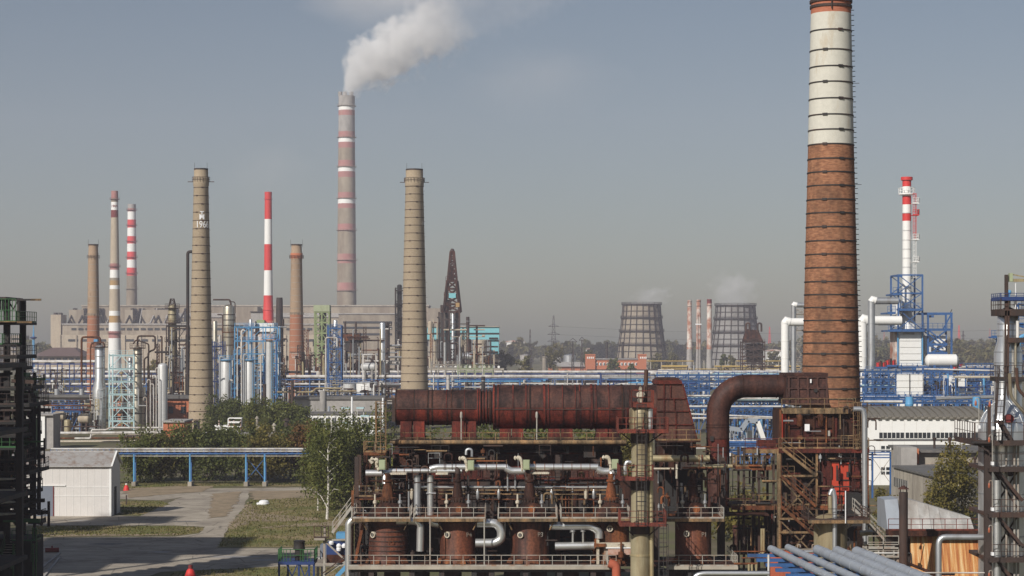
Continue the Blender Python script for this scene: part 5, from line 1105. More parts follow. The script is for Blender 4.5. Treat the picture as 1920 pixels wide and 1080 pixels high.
def deck(t, px0, px1, py, d0, d1, D, deckmat, railmat, sides='f', th=.18, edge=None, step=1.2, rail_h=1.05, name='deck', posts=None):
    u = U(D); z = u.z(py); x0, x1 = u.x(px0), u.x(px1)
    o = MB().box(x0, x1, D + d0, D + d1, z - th, z).build(name, M[deckmat], t, smooth=False)
    if edge: MB().box(x0 - .03, x1 + .03, D + d0 - .08, D + d0 - .003, z - th - .1, z + .02).build('edge_beam', M[edge], o, smooth=False)
    for s in sides:
        a, b = {'f': ((x0, D + d0 + .05, z), (x1, D + d0 + .05, z)), 'b': ((x0, D + d1 - .05, z), (x1, D + d1 - .05, z)), 'l': ((x0 + .05, D + d0, z), (x0 + .05, D + d1, z)), 'r': ((x1 - .05, D + d0, z), (x1 - .05, D + d1, z))}[s]
        q = MB(); q.rail(a, b, rail_h, step, .055); q.build('railing', M[railmat], o)
    return o

# --- supporting structure (frame with decks)
S = thing('reactor_structure', 'rusty steel structure with two long decks carrying the five reactors', 'structure', UR.base(950))
deck(S, 658, 1152, 1055, -3.2, 5.5, DR, 'rust', 'greyrail', 'f', edge='concrete')
deck(S, 1246, 1376, 1055, -3.2, 5.5, DR, 'rust', 'greyrail', 'fr', edge='concrete')
deck(S, 1152, 1246, 1056, -1.0, 5.5, DR, 'rust', 'redrail', '', edge=None)
for x0, x1 in ((663, 772), (778, 911), (934, 1044), (1050, 1178), (1246, 1352)):
    deck(S, x0, x1, 968, -2.6, 3.0, DR, 'rustorange', 'greyrail', 'flr', edge='tanrail', step=1.1)
deck(S, 663, 1450, 969.5, 3.0, 6.0, DR, 'rust', 'tanrail', '', th=.15)
# big posts and beams
post = mesh_of(MB().box(-.2, .2, -.2, .2, 0, UR.z(860)), M['darkbrown'])
for px in (664, 775, 922, 1048, 1236, 1362):
    for dy in (3.2, 6.5): piece('column_post', post, S, (UR.x(px) - S.location.x, dy, 0))
leg = mesh_of(MB().box(-.25, .25, -.25, .25, 0, UR.z(1058)), M['dark'])
for px in (664, 700, 775, 830, 890, 922, 985, 1048, 1110, 1236, 1290, 1362):
    for dy in (-2.6, 1.5): piece('foot_post', leg, S, (UR.x(px) - S.location.x, dy, 0))
for px, dy in ((809, -3.05), (909, -3.05)):
    q = MB(); q.cyl(UR.p(px, 1058, dy), UR.p(px, 968, dy), .07, n=8); q.build('pipe_post', M['greyrail'], S)
for px in (690, 830, 960, 1270, 1340, 760, 888, 1030):          # brackets under the upper decks
    s = 1 if px in (690, 830, 960, 1270) else -1
    q = MB(); q.beam(UR.p(px, 990, -1.9), UR.p(px - 9 * s, 971, -2.3), .09); q.build('deck_bracket', M['tanrail'], S)
MB().box(UR.x(658), UR.x(1376), DR - 2.9, DR - 2.7, UR.z(1066), UR.z(1061)).build('lower_girder', M['dark'], S, smooth=False)
for px in (690, 735, 790, 850, 905, 960, 1010, 1070, 1120, 1270, 1330):          # shadowy pumps and nozzles under the deck
    q = MB(); q.lathe((UR.x(px), DR + .5), [(.75, UR.z(1100)), (.8, UR.z(1075)), (.4, UR.z(1064)), (.4, UR.z(1058))], 14); q.build('bottom_nozzle', M['darkbrown'] if px % 20 else M['rust'], S)

# --- reactors
def text_flat(txt, loc, size, mat, parent, name='lettering', rotz=0, tilt=0):
    cu = bpy.data.curves.new('t', 'FONT'); cu.body = txt; cu.size = size; cu.align_x = 'CENTER'; cu.align_y = 'CENTER'; cu.extrude = .01
    o = bpy.data.objects.new('t', cu); COL.objects.link(o); bpy.context.view_layer.update(); me = bpy.data.meshes.new_from_object(o.evaluated_get(bpy.context.evaluated_depsgraph_get())); bpy.data.objects.remove(o)
    me.materials.clear(); me.materials.append(mat); ob = bpy.data.objects.new(name, me); COL.objects.link(ob); ob.parent = parent; ob.location = Vector(loc) - Vector(ORI[parent]); ob.rotation_euler = (R(90), tilt, rotz); ORI[ob] = ORI[parent]; return ob
REACT = [(727,'P5','first reactor from the left, hooped with wires, rusty shell with round port', 37.5, 703, (722,1015,0), None, 'vesselrust'),
         (858,'P4','second reactor from the left, domed brown shell with tilted white card', 33, 841, (861,1010,.25), (880,1001), 'vesselrust'),
         (993,'P3','third reactor from the left, orange-brown shell with large round port', 36.5, 977, None, (1013,1000), 'vesselrust'),
         (1146,'P2','fourth reactor, half hidden behind the tan column, with pale torn cladding', 34, 1142, None, None, 'rustorange'),
         (1300,'P1','fifth reactor, right of the tan column, with a white card by its port', 34, 1286, (1305,1009,0), (1318,1000), 'vesselrust')]
for i, (px, tx, lb, rp, portx, card, lett, mt) in enumerate(REACT):
    u = UR; c = (u.x(px), DR + .2); r = u.m(rp); t = thing('reactor', lb, 'reactor', (c[0], c[1], u.z(1055)), 'rusty reactors')
    z = u.z
    q = MB(); q.lathe(c, [(r * 1.02, z(1055)), (r * 1.02, z(1051)), (r, z(1050)), (r, z(974)), (r * .97, z(968))], 36); q.build('shell', M[mt], t)
    q = MB(); q.lathe(c, [(r * 1.0, z(968)), (r * .98, z(964)), (r * .82, z(954)), (r * .55, z(946)), (r * .34, z(941)), (r * .34, z(936))], 32); q.build('dome', M['rust'], t)
    nk = MB(); nk.lathe(c, [(r * .38, z(939)), (r * .42, z(937)), (r * .42, z(933)), (r * .31, z(932)), (r * .27, z(918)), (r * .2, z(908)), (r * .2, z(904)), (r * .27, z(903)), (r * .27, z(900)), (r * .16, z(899)), (r * .16, z(888))], 24); nk.build('neck', M['rustorange'] if i in (0, 3) else M['rust'], t)
    for k in range(14):
        a = 2 * math.pi * k / 14; p = Vector((c[0] + r * .39 * math.cos(a), c[1] + r * .39 * math.sin(a), z(939))); MB().box(p.x - .05, p.x + .05, p.y - .05, p.y + .05, p.z - .12, p.z + .3).build('bolt', M['darkbrown'], t)
    # round port facing us
    dx = u.x(portx) - c[0]; dx = max(-r * .9, min(r * .9, dx)); yy = c[1] - math.sqrt(r * r - dx * dx); pz = z(1000 if i < 3 else (988 if i == 3 else 998)); nrm = Vector((dx, yy - c[1], 0)).normalized()
    p = Vector((c[0] + dx, yy, pz)); q = MB(); q.cyl(p - nrm * .1, p + nrm * .22, .30, n=18); o = q.build('port_ring', M['insul'], t); q = MB(); q.cyl(p + nrm * .1, p + nrm * .235, .19, n=16); q.build('port_glass', M['dark'], o); q = MB(); q.beam(p + nrm * .25 + Vector((0,0,-.2)), p + nrm * .25 + Vector((0,0,.2)), .05); q.build('port_bar', M['greyrail'], o)
    if card:
        dxc = u.x(card[0]) - c[0]; yc = c[1] - math.sqrt(max(.01, r * r - dxc * dxc)) - .06; w_, h_ = .27, .16 if card[2] == 0 else .2
        q = MB(); q.box(-w_, w_, -.015, .015, -h_, h_); o = q.build('white_card', M['signwhite'], t); o.location = Vector((u.x(card[0]), yc, z(card[1]))) - Vector(ORI[t]); o.rotation_euler = (0, -card[2], math.asin(max(-1, min(1, dxc / r))))
    lp = lett or (px + 9, 1014); dxl = max(-.8 * r, min(.8 * r, u.x(lp[0]) - c[0])); yl = c[1] - math.sqrt(max(.01, r * r - dxl * dxl)) - .05
    if i != 3: text_flat(tx, (c[0] + dxl, yl, z(lp[1])), .62, M['greyrail'] if lett else M['rustorange'], t, 'painted_number', math.asin(dxl / r) * .8)
    # skirt shields
    for a in (-1.15, -.5, .2, .9):
        d = Vector((math.sin(a), -math.cos(a), 0)); p = Vector((c[0], c[1], z(1054))) + d * (r + .35); tt = Vector((math.cos(a), math.sin(a), 0)) * .45
        q = MB(); q.hexa([p - tt, p + tt, p + tt - d * .1, p - tt - d * .1], [p - tt * .8 - d * .2 + Vector((0,0,.42)), p + tt * .8 - d * .2 + Vector((0,0,.42)), p + tt * .8 - d * .3 + Vector((0,0,.42)), p - tt * .8 - d * .3 + Vector((0,0,.42))]); q.build('skirt_plate', M['rustorange'], t)
    if i == 0:
        for k in range(7):
            zz = z(985 + k * 9); q = MB(); q.lathe(c, [(r, zz - .04), (r + .07, zz - .04), (r + .07, zz + .04), (r, zz + .04)], 32, cap=False); q.build('wire_hoop', M['darkbrown'], t)
    else:
        for py in (977, 1046): q = MB(); q.lathe(c, [(r, z(py) - .07), (r + .06, z(py) - .07), (r + .06, z(py) + .07), (r, z(py) + .07)], 32, cap=False); q.build('shell_band', M['rust'], t)
    # valves and small pipes round the dome
    for s in (-1, 1):
        x = c[0] + s * r * .62; q = MB(); q.cyl((x, c[1] - .6, z(962)), (x, c[1] - .6, z(926)), .09, n=8); q.lathe((x, c[1] - .6), [(.09, z(945)), (.2, z(943)), (.2, z(939)), (.09, z(937))], 10); q.build('valve_riser', M['insul'] if s < 0 else M['galv'], t)
    hand = MB(); hand.cyl((c[0] + r * .1, c[1] - r * .6, z(953)), (c[0] + r * .1, c[1] - r * .9, z(953)), .33, n=16); hand.build('hand_hole', M['rustorange'], t)
# patched cladding by the 4th reactor
t = thing('clad_manifold', 'pale torn cladding and valve block before the fourth reactor', 'manifold', UR.p(1150, 1055, -1.5))
for a, mt in [((1120,1014,1180,1022,-2.0,-1.2),'insul'),((1134,1022,1180,1024,-2.1,-1.6),'signwhite'),((1138,1024,1180,1036,-2.0,-1.4),'whitedirty'),((1117,1008,1122,1055,-1.8,-1.4),'insul'),((1131,1022,1139,1055,-1.6,-1.1),'greyrail'),((1112,1015,1134,1021,-2.15,-1.9),'rustorange')]: rbox(MB(), *a).build('cladding_plate', M[mt], t)
q = MB(); q.cyl(UR.p(1162, 1056, -2.3), UR.p(1162, 1012, -2.3), .09, n=8); q.cyl(UR.p(1162, 1040, -2.3), UR.p(1162, 1030, -2.3), .28, n=10); q.beam(UR.p(1156, 1017, -2.3), UR.p(1168, 1017, -2.3), .06); q.build('valve_spindle', M['rustorange'], t)
t = thing('red_elbow', 'short thick red pipe elbow at the end of the lower deck', 'pipe', UR.p(1150, 1080, -3.6)); q = MB(); q.tube(bend([UR.p(1138, 1048, -3.6), UR.p(1152, 1052, -3.7), UR.p(1152, 1110, -3.7)], .6), .42, 14); q.build('elbow', M['redbrickwall'], t)

# --- chrome transfer loops between reactors
for lb, pts, r in [('chrome loop pipe hanging between first and second reactors', [(745,974),(768,974),(790,976),(789,1030)], .36), ('chrome U-bend between second and third reactors', [(895,978),(930,978),(940,990),(940,1008),(928,1015),(892,1015)], .42), ('wide chrome transfer bend between third and fourth reactors', [(1030,983),(1108,983),(1122,994),(1122,1006)], .40), ('lower dark chrome pipe between third and fourth reactors', [(1040,1021),(1113,1020)], .38), ('chrome downpipe with elbow at the left end of the reactors', [(690,972),(662,972),(656,980),(656,1100)], .33), ('short chrome elbow left of second reactor', [(809,968),(811,978),(824,980)], .36)]:
    t = thing('transfer_pipe', lb, 'pipe', UR.p(pts[0][0], 1055, -1.6), 'chrome transfer pipes'); q = MB(); q.tube(bend([UR.p(a, b, -1.6) for a, b in pts], .8, 6), r, 16); q.build('pipe', M['alu'], t)
    for (a, b) in (pts[0], pts[-1]):
        pass
for px in (1073, 1092): t = thing('spindle_valve', 'slim chrome valve stem between the transfer pipes, ' + ('left' if px == 1073 else 'right') + ' one', 'valve', UR.p(px, 1014, -1.6)); q = MB(); q.cyl(UR.p(px, 1016, -1.6), UR.p(px, 993, -1.6), .1, n=8); q.build('stem', M['alu'], t); q = MB(); q.cyl(UR.p(px, 994, -1.6), UR.p(px, 991, -1.6), .25, n=10); q.build('flange', M['galv'], t)

# --- chrome header along the top of the reactors
T = thing('header_pipe', 'long jointed chrome header pipe running above the reactor necks', 'pipe', UR.p(920, 890, .6)); yh = .6
for pts, r in [([(685,888),(732,888)],.33),([(728,883.5),(866,883.5)],.22),([(806,880),(818,876.5),(952,876.5)],.30),([(948,878),(958,884),(984,884),(992,878)],.34),([(990,876.5),(1122,876.5)],.32),([(1120,880),(1130,885),(1158,885)],.36)]:
    q = MB(); q.tube(bend([UR.p(a, b, yh) for a, b in pts], .5, 5), r, 16); q.build('pipe_length', M['alu'], T)
for px in list(range(742, 860, 15)) + list(range(835, 950, 19)) + list(range(1004, 1120, 17)):
    y0 = 883.5 if px < 830 else 876.5; q = MB(); q.cyl(UR.p(px, y0, yh), UR.p(px + 1.0, y0, yh), .345 if px > 830 else .26, n=16); q.build('joint_band', M['rustorange'], T)
for px, y0 in ((722, 890), (858, 878), (990, 884), (1148, 887), (1300, 886)):
    q = MB(); q.tube(bend([UR.p(px - 3, y0 - 2, yh), UR.p(px, y0 + 4, yh * .6), UR.p(px, 908, .2)], .4, 4), .30 if px != 858 else .24, 14); q.build('drop_leg', M['alu'] if px in (722, 1148) else M['darkbrown'], T)
for px0, px1, py in ((728,758,889),(822,836,889),(998,1026,888)):
    q = MB()
    for k in range(9): x = px0 + (px1 - px0) * k / 8; q.lathe((UR.x(x), DR + .3), [(.05, UR.z(py + 2)), (.3, UR.z(py + 1)), (.28, UR.z(py - 2)), (.05, UR.z(py - 3))], 7)
    q.build('torn_lagging', M['insul'], T)
for i, (px, py) in enumerate(((717, 871), (883, 872), (987, 871), (1153, 870))):
    t = thing('instrument_box', 'pale green instrument box over the chrome header, %s of four from the left' % ['first', 'second', 'third', 'fourth'][i], 'instrument box', UR.p(px, py + 10, -.2), 'pale green instrument boxes')
    rbox(MB(), px - 6, py - 9, px + 6, py + 9, -.5, .2).build('case', M['palegreen'], t); rbox(MB(), px - 5, py - 8, px + 5, py + 7.5, -.55, -.49).build('door', M['palegreen'], t)
    q = MB(); q.beam(UR.p(px, py + 9, 0), UR.p(px, py + 22, 0), .1); q.build('bracket', M['rust'], t)
    # torn lagged bend beside it
    t = thing('lagged_bend', 'torn cream-lagged pipe bend beside the %s instrument box' % ['first', 'second', 'third', 'fourth'][i], 'pipe', UR.p(px - 14, py, .2), 'torn lagged bends')
    s = -1 if i != 1 else -1; pts = [(px - 8, py + 10), (px - 9, py - 5), (px - 12, py - 13), (px - 21, py - 12)] if i else [(px - 20, py - 10), (px - 8, py - 8), (px - 13, py), (px - 8, py + 9)]
    q = MB(); pp = bend([UR.p(a, b, .3) for a, b in pts], .4, 4); q.tube(pp, .11, 8)
    for p in pp: q.lathe((p.x, p.y), [(.05, p.z - .2), (.12 + random.random() * .07, p.z - .05), (.13, p.z + .1), (.05, p.z + .2)], 7)
    q.build('lagging', M['insul'], t)

# --- furnace box with the long duct
FD = 197; uf = U(FD); B = thing('furnace_box', 'rusty red furnace casing with ribbed wall below the long duct', 'furnace', uf.base(950))
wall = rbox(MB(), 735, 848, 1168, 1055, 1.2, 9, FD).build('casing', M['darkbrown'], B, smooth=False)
rs = random.Random(5); px = 738
while px < 1160:                                                    # individual wall panels
    w_ = rs.choice((22, 26, 30)); mt = rs.choice(('rustred', 'rust', 'rust', 'rusttop'))
    rbox(MB(), px, 855, min(px + w_, 1166) - 1.5, 897, 1.05, 1.25, FD).build('panel', M[mt], wall, smooth=False); px += w_
for py in (851, 898): rbox(MB(), 735, py - 1.5, 1168, py + 1.5, .7, 1.3, FD).build('casing_beam', M['rustred'], B, smooth=False)
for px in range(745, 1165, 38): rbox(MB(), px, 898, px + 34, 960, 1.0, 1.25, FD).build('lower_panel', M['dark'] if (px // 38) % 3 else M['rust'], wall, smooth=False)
deck(B, 735, 1172, 830, -1.5, 7.5, FD, 'rust', 'tanrail', 'f', th=.25, step=1.25)
q = MB(); q.cyl(uf.p(733, 827.5, -1.8), uf.p(1172, 827.5, -1.8), .23, n=12); q.build('edge_pipe', M['tanrail'], B)
rbox(MB(), 735, 833, 1168, 848, 4.5, 9, FD).build('upper_casing', M['rust'], B, smooth=False)
for px in (772, 815, 870, 930, 1010, 1060, 1100, 1150):
    rbox(MB(), px, 833, px + 7, 849, -.8, 1.0, FD).build('burner_bracket', M['dark'], B)
for px, w_, h_ in ((822, 14, 40), (1105, 22, 38), (1010, 12, 24), (760, 10, 22)):       # dark blower blocks hanging before the wall
    o = rbox(MB(), px - w_/2, 833, px + w_/2, 833 + h_ * .62, -.9, .6, FD).build('burner_block', M['dark'], B); q = MB(); q.tube([uf.p(px, 833 + h_ * .5, -.4), uf.p(px + w_ * .9, 833 + h_, -.4)], .3, 10); q.build('burner_chute', M['dark'], o)
for px in (781, 806): q = MB(); q.cyl(UR.p(px, 968, 1.4), UR.p(px, 893, 1.4), .33, n=14); q.build('chrome_riser', M['galv'] if px == 781 else M['alu'], B)
for k, (py, x0, x1, r, mt) in enumerate([(916,776,1144,.12,'alu'),(922,700,1150,.07,'tanrail'),(929,820,940,.08,'tanrail'),(930,870,1150,.07,'tanrail'),(940,665,1180,.07,'rustorange'),(905,690,1150,.07,'rust'),(911,1010,1165,.08,'rustorange')]): q = MB(); q.cyl(UR.p(x0, py, 1.8 + .12 * k), UR.p(x1, py, 1.8 + .12 * k), r, n=8); q.build('thin_pipe', M[mt], B)
for px in (790, 870, 935, 1053, 1062, 1068, 760, 1115, 1030): q = MB(); q.cyl(UR.p(px, 968, 2.4), UR.p(px, 880 + (px * 7) % 20, 2.4), .06, n=6); q.build('standpipe', M['rustorange'], B)
for px in (770, 850, 895, 935, 1035, 1100, 1115, 1166):
    q = MB(); q.lathe((UR.x(px), DR + 2), [(.06, UR.z(940)), (.16, UR.z(936)), (.16, UR.z(922)), (.06, UR.z(918))], 8); q.build('valve', M['galv'] if px % 2 else M['insul'], B)
# the many small greebles of pipework, each a part
rg = random.Random(11)
for k in range(70):
    px, py = rg.uniform(690, 1170), rg.uniform(902, 962); L = rg.uniform(8, 30); dy = rg.uniform(2.2, 5.5); mt = rg.choice(('rust','rustorange','darkbrown','tanrail','dark','rustred','galv')); q = MB()
    if rg.random() < .5: q.cyl(UR.p(px, py, dy), UR.p(px, py + L, dy), rg.uniform(.05, .16), n=7)
    elif rg.random() < .6: q.cyl(UR.p(px, py, dy), UR.p(px + L, py, dy), rg.uniform(.05, .14), n=7)
    else: q.box(UR.x(px), UR.x(px + L * .4), DR + dy, DR + dy + .5, UR.z(py + L * .4), UR.z(py))
    q.build('pipework', M[mt], B)
for k in range(34):
    px, py = rg.uniform(672, 1180), rg.uniform(978, 1050); L = rg.uniform(8, 30); dy = rg.uniform(2.6, 5.0); q = MB(); mt = rg.choice(('rust','darkbrown','dark','dark','rustorange'))
    if rg.random() < .6: q.cyl(UR.p(px, py, dy), UR.p(px, py + L, dy), rg.uniform(.06, .3), n=8)
    else: q.cyl(UR.p(px, py, dy), UR.p(px + L, py, dy), rg.uniform(.06, .2), n=7)
    q.build('pipework', M[mt], B)
rbox(MB(), 668, 972, 1180, 1075, 6.5, 7.2, DR).build('shade_backing', M['dark'], B, smooth=False)  # dark sheet put behind the reactors as the shade in their gaps

# the long duct
DD = 200; ud = U(DD); L = thing('flue_duct', 'long horizontal rusty flue duct with flanged sections on red saddles', 'flue duct', ud.base(955))
def hcyl(mb, u, px0, px1, py, rpx, dy=0.0, n=32, mats=None, cap=True, rpx1=None):
    """horizontal cylinder along x; slot 0 for the upper half, 1 for the lower"""
    a, b = u.x(px0), u.x(px1); r = u.m(rpx); r1 = u.m(rpx1 if rpx1 else rpx); z = u.z(py); y = u.D + dy; vs_ = []
    for x, rr in ((a, r), (b, r1)):
        for j in range(n): an = 2 * math.pi * j / n; vs_.append((x, y + rr * math.cos(an), z + rr * math.sin(an)))
    o = len(mb.v); mb.v += vs_
    for j in range(n):
        mb.f.append([o + j, o + (j+1) % n, o + n + (j+1) % n, o + n + j][::-1]); mb.m.append(0 if math.sin(2*math.pi*(j+.5)/n) > -.06 else 1)
    if cap:
        mb.f.append([o + j for j in range(n)]); mb.m.append(0); mb.f.append([o + n + j for j in range(n)][::-1]); mb.m.append(0)
    return mb
two = [M['rusttop'], M['ductred']]
secs = [(743,777),(777,803),(803,838),(838,872),(872,897)]
for a, b in secs: hcyl(MB(), ud, a, b, 764, 33).build('duct_section', two, L)
hcyl(MB(), ud, 897, 926, 764, 30.5).build('duct_neck', two, L)
for a, b in [(926,962),(962,993),(993,1030),(1030,1054),(1054,1088),(1088,1110),(1110,1142),(1142,1170),(1170,1232)]: hcyl(MB(), ud, a, b, 763, 41).build('duct_section', two, L)
for px, rr, w_ in [(743,34,1.5),(777,33.8,1.2),(803,34,2),(811,34,2),(838,34,2),(847,34,2),(872,33.8,1.2),(896,35,2),(900,35,2),(906,33,2),(912,33,2),(919,33,3),(926,43,3),(934,42.4,1.5),(962,42.4,2),(986,42.6,2),(993,42.6,2),(1020,43,4),(1028,42.6,2),(1054,42.4,1.5),(1078,42.4,1.5),(1086,42.4,2),(1108,43,4),(1116,42.6,2),(1140,42.4,1.5),(1165,43,3)]:
    hcyl(MB(), ud, px - w_ / 2, px + w_ / 2, 764 if px < 922 else 763, rr).build('flange', M['rust'] if px % 2 else M['ductred'], L); hcyl(MB(), ud, px + w_ / 2, px + w_ / 2 + 1.1, 764 if px < 922 else 763, rr - .6).build('flange_gasket', M['black'], L)
for x0, x1, py, rr in ((744, 896, 765, 33.3), (927, 1170, 766, 41.3)): ud.box(MB(), x0, py - .8, x1, py + .8, -ud.m(rr) - .06, -ud.m(rr) + .3).build('seam_strip', M['darkbrown'], L, smooth=False)
for px in (754, 797) : pass
for a, b in ((752,773),(776,797),(848,870),(872,893),(937,958),(960,981),(1028,1049),(1051,1073),(1117,1138),(1140,1160)): ud.box(MB(), a, 789 if a < 900 else 803, b, 830, -1.55, 1.2).build('saddle', M['ductred'], L, smooth=False)
for a in (752, 848, 937, 1028, 1117): ud.box(MB(), a - 1, 818, a + 46, 831, -1.7, 1.4).build('saddle_foot', M['rust'], L, smooth=False)
for px in (866, 1006): q = MB(); q.cyl(ud.p(px, 822, -2.3), ud.p(px, 778, -2.3), .07, n=8); q.lathe((ud.x(px), DD - 2.3), [(.08, ud.z(783)), (.14, ud.z(780)), (.12, ud.z(772)), (.03, ud.z(770))], 8); q.build('vent_lamp', M['greyrail'], L)
ud.box(MB(), 736, 748, 744, 790, -.8, .8).build('end_bracket', M['darkbrown'], L, smooth=False); q = MB(); q.beam(ud.p(722, 748, -.5), ud.p(744, 748, -.5), .2); q.beam(ud.p(722, 770, -.5), ud.p(744, 770, -.5), .2); q.beam(ud.p(724, 830, -.5), ud.p(724, 700, -.5), .09); q.build('end_mast', M['darkbrown'], L)
# hooded plenum at the duct end
Hh = thing('plenum_hood', 'rusty gabled plenum hood closing the right end of the long duct', 'hood', ud.base(1262))
def quad_box(pts_front, d0, d1, mat, name, par, D=DD, dd=None):
    u = U(D); q = MB(); n = len(pts_front); q.prism([(u.x(a), u.z(b)) for a, b in pts_front], 'y', D + d0, D + d1); return q.build(name, M[mat], par, smooth=False)
quad_box([(1228,820),(1302,820),(1300,808),(1276,719),(1228,719)], -2.8, 3.2, 'rusttop', 'hood_body', Hh)
quad_box([(1226,719),(1275,719),(1273,712),(1228,712)], -3.0, 3.4, 'rustred', 'hood_cap', Hh); quad_box([(1230,712),(1271,712),(1268,708),(1233,708)], -2.6, 3.0, 'rust', 'hood_cap', Hh)
for pts in ([(1252,721),(1254,721),(1254,745),(1252,745)],[(1228,745),(1283,745),(1283.5,747),(1228,747)],[(1258,747),(1260,747),(1262,768),(1260,768)],[(1228,768),(1289,768),(1289.5,770),(1228,770)],[(1262,770),(1264,770),(1264,818),(1262,818)],[(1228,793),(1296,793),(1296.5,795),(1228,795)],[(1240,719),(1242,719),(1242,820),(1240,820)],[(1274,719),(1277,719),(1303,820),(1300,820)]): quad_box(pts, -2.95, -2.7, 'rustred', 'stiffener', Hh)
quad_box([(1228,821),(1306,821),(1306,824),(1228,824)], -3.2, 3.4, 'rustorange', 'hood_ledge', Hh)
quad_box([(1232,824),(1302,824),(1302,880),(1232,880)], -1.8, 3.0, 'rust', 'lower_body', Hh); quad_box([(1262,846),(1296,846),(1296,878),(1262,878)], -2.0, -1.75, 'dark', 'side_opening', Hh)
for px in (1240, 1265, 1298): quad_box([(px,824),(px+3,824),(px+3,960),(px,960)], -2.4, -2.0, 'darkbrown', 'hood_post', Hh)
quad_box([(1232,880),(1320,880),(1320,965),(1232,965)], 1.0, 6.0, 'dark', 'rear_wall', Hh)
deck(Hh, 1228, 1306, 822, -4.2, -2.8, DD, 'rust', 'tanrail', 'f', step=1.2)
for k in range(26):
    px, py = rg.uniform(1236, 1330), rg.uniform(850, 962); LL = rg.uniform(8, 28); dy = rg.uniform(-2.0, .5); q = MB(); mt = rg.choice(('rust','rustorange','darkbrown','tanrail','dark','galv','insul'))
    if rg.random() < .5: q.cyl(ud.p(px, py, dy - 3), ud.p(px, py + LL, dy - 3), rg.uniform(.05, .16), n=7)
    else: q.cyl(ud.p(px, py, dy - 3), ud.p(px + LL, py, dy - 3), rg.uniform(.05, .14), n=7)
    q.build('pipework', M[mt], Hh)

# --- stair tower at the left end of the unit
U4 = U(194); ST = thing('stair_tower', 'tan rusted caged ladder and stair tower at the left end of the unit', 'stair tower', U4.base(702))
for px in (683, 728):
    for dy in (0, 3.0): q = MB(); q.beam(U4.base(px, dy), U4.p(px, 846, dy), .18); q.build('post', M['rust'], ST)
for px in (706, 724): q = MB(); q.beam(U4.p(px, 968, -.6), U4.p(px, 754, -.6), .11); q.build('ladder_post', M['tanrail'], ST)
q = MB(); q.ladder(U4.p(715, 848, -.4), U4.p(715, 752, -.4), .8, .07, .5, True); q.build('caged_ladder', M['tanrail'], ST)
for py in (757, 778, 801, 812, 822, 838): q = MB(); q.beam(U4.p(706, py, -.6), U4.p(724, py, -.6), .09); q.build('ladder_brace', M['tanrail'], ST)
deck(ST, 683, 724, 847, -1, 3, 194, 'rustorange', 'tanrail', 'fl', th=.3)
deck(ST, 664, 730, 930, -1, 3, 194, 'rust', 'tanrail', 'fl', th=.2)
stair(ST, U4.p(684, 968, .4), U4.p(702, 930, .4), 1.2, M['tanrail'], M['rust'], True); stair(ST, U4.p(702, 930, 1.2), U4.p(684, 893, 1.2), 1.2, M['tanrail'], M['rust'], True); stair(ST, U4.p(684, 893, .4), U4.p(704, 850, .4), 1.2, M['tanrail'], M['rust'], True)
stair(ST, UR.p(668, 1052, -1.5), UR.p(684, 972, -1.5), 1.4, M['tanrail'], M['rustorange'], False, n=14); 
q = MB(); q.beam(UR.p(663, 1150, -1.2), UR.p(663, 918, -1.2), .24); q.build('corner_post', M['rustorange'], ST)
stair(ST, UR.p(622, 1000, .5), UR.p(661, 948, .5), 1.1, M['greyrail'], M['greyrail'], True)
# loose ladder hoop rails and lamp
for px, py in ((693, 860), (703, 852)): q = MB(); q.cyl(U4.p(px, py, -.3), U4.p(px + 6, py + 8, -.3), .18, n=8); q.build('lagged_stub', M['insul'], ST)

# --- tan distillation column
U5 = U(184); DC = 184; c5 = (U5.x(1201), DC); C5 = thing('distillation_column', 'tall yellowed column with red platforms standing before the reactors', 'column', U5.base(1201))
q = MB(); q.lathe(c5, [(U5.m(19.5), 0), (U5.m(18.5), U5.z(1000)), (U5.m(17.5), U5.z(900)), (U5.m(17.2), U5.z(812)), (U5.m(20.5), U5.z(803)), (U5.m(21), U5.z(768)), (U5.m(18), U5.z(763)), (U5.m(8), U5.z(760))], 36); q.build('shell', M['yellowcol'], C5)
for py, rr in ((822,18.2),(910,18.6),(992,19),(1040,19.2),(790,21.6),(880,18.2)): z = U5.z(py); r = U5.m(rr); q = MB(); h_ = .42 if py in (822, 910, 992) else .1; q.lathe(c5, [(r - .12, z - h_), (r + .02, z - h_), (r + .02, z + h_), (r - .12, z + h_)], 36, cap=False); q.build('shell_band', M['darkbrown'] if h_ > .2 else M['yellowpipe'], C5)
for py, x0, x1 in ((806,1156,1250),(894,1158,1222),(979,1160,1246)):
    o = deck(C5, x0, x1, py, -2.2, 1.4, DC, 'redrail', 'redrail', 'flr', th=.2, step=.8, rail_h=1.2)
    for s, px in ((-1, x0 + 4), (1, x1 - 4)): q = MB(); q.beam(U5.p(px, py + 2, -.6), U5.p(1201 + s * 14, py + 24, -.6), .12); q.build('platform_bracket', M['darkbrown'], C5)
o = deck(C5, 1182, 1224, 757, -1.3, 1.3, DC, 'redrail', 'redrail', 'flrb', th=.3, step=.9, rail_h=1.25)
for z0, z1, px in ((979, 894, 1199), (894, 806, 1200), (806, 757, 1200), (1100, 979, 1240)): q = MB(); q.ladder(U5.p(px, z0, -2.0), U5.p(px, z1, -2.0), .7, .06, .4, True); q.build('caged_ladder', M['dark'], C5)
q = MB(); q.cyl(U5.p(1222, 1130, -.4), U5.p(1219, 770, -.4), .2, n=12); q.build('side_pipe', M['yellowpipe'], C5); q = MB(); q.cyl(U5.p(1218, 806, -.6), U5.p(1218, 766, -.6), .26, n=12); q.build('side_pipe', M['alu'], C5)
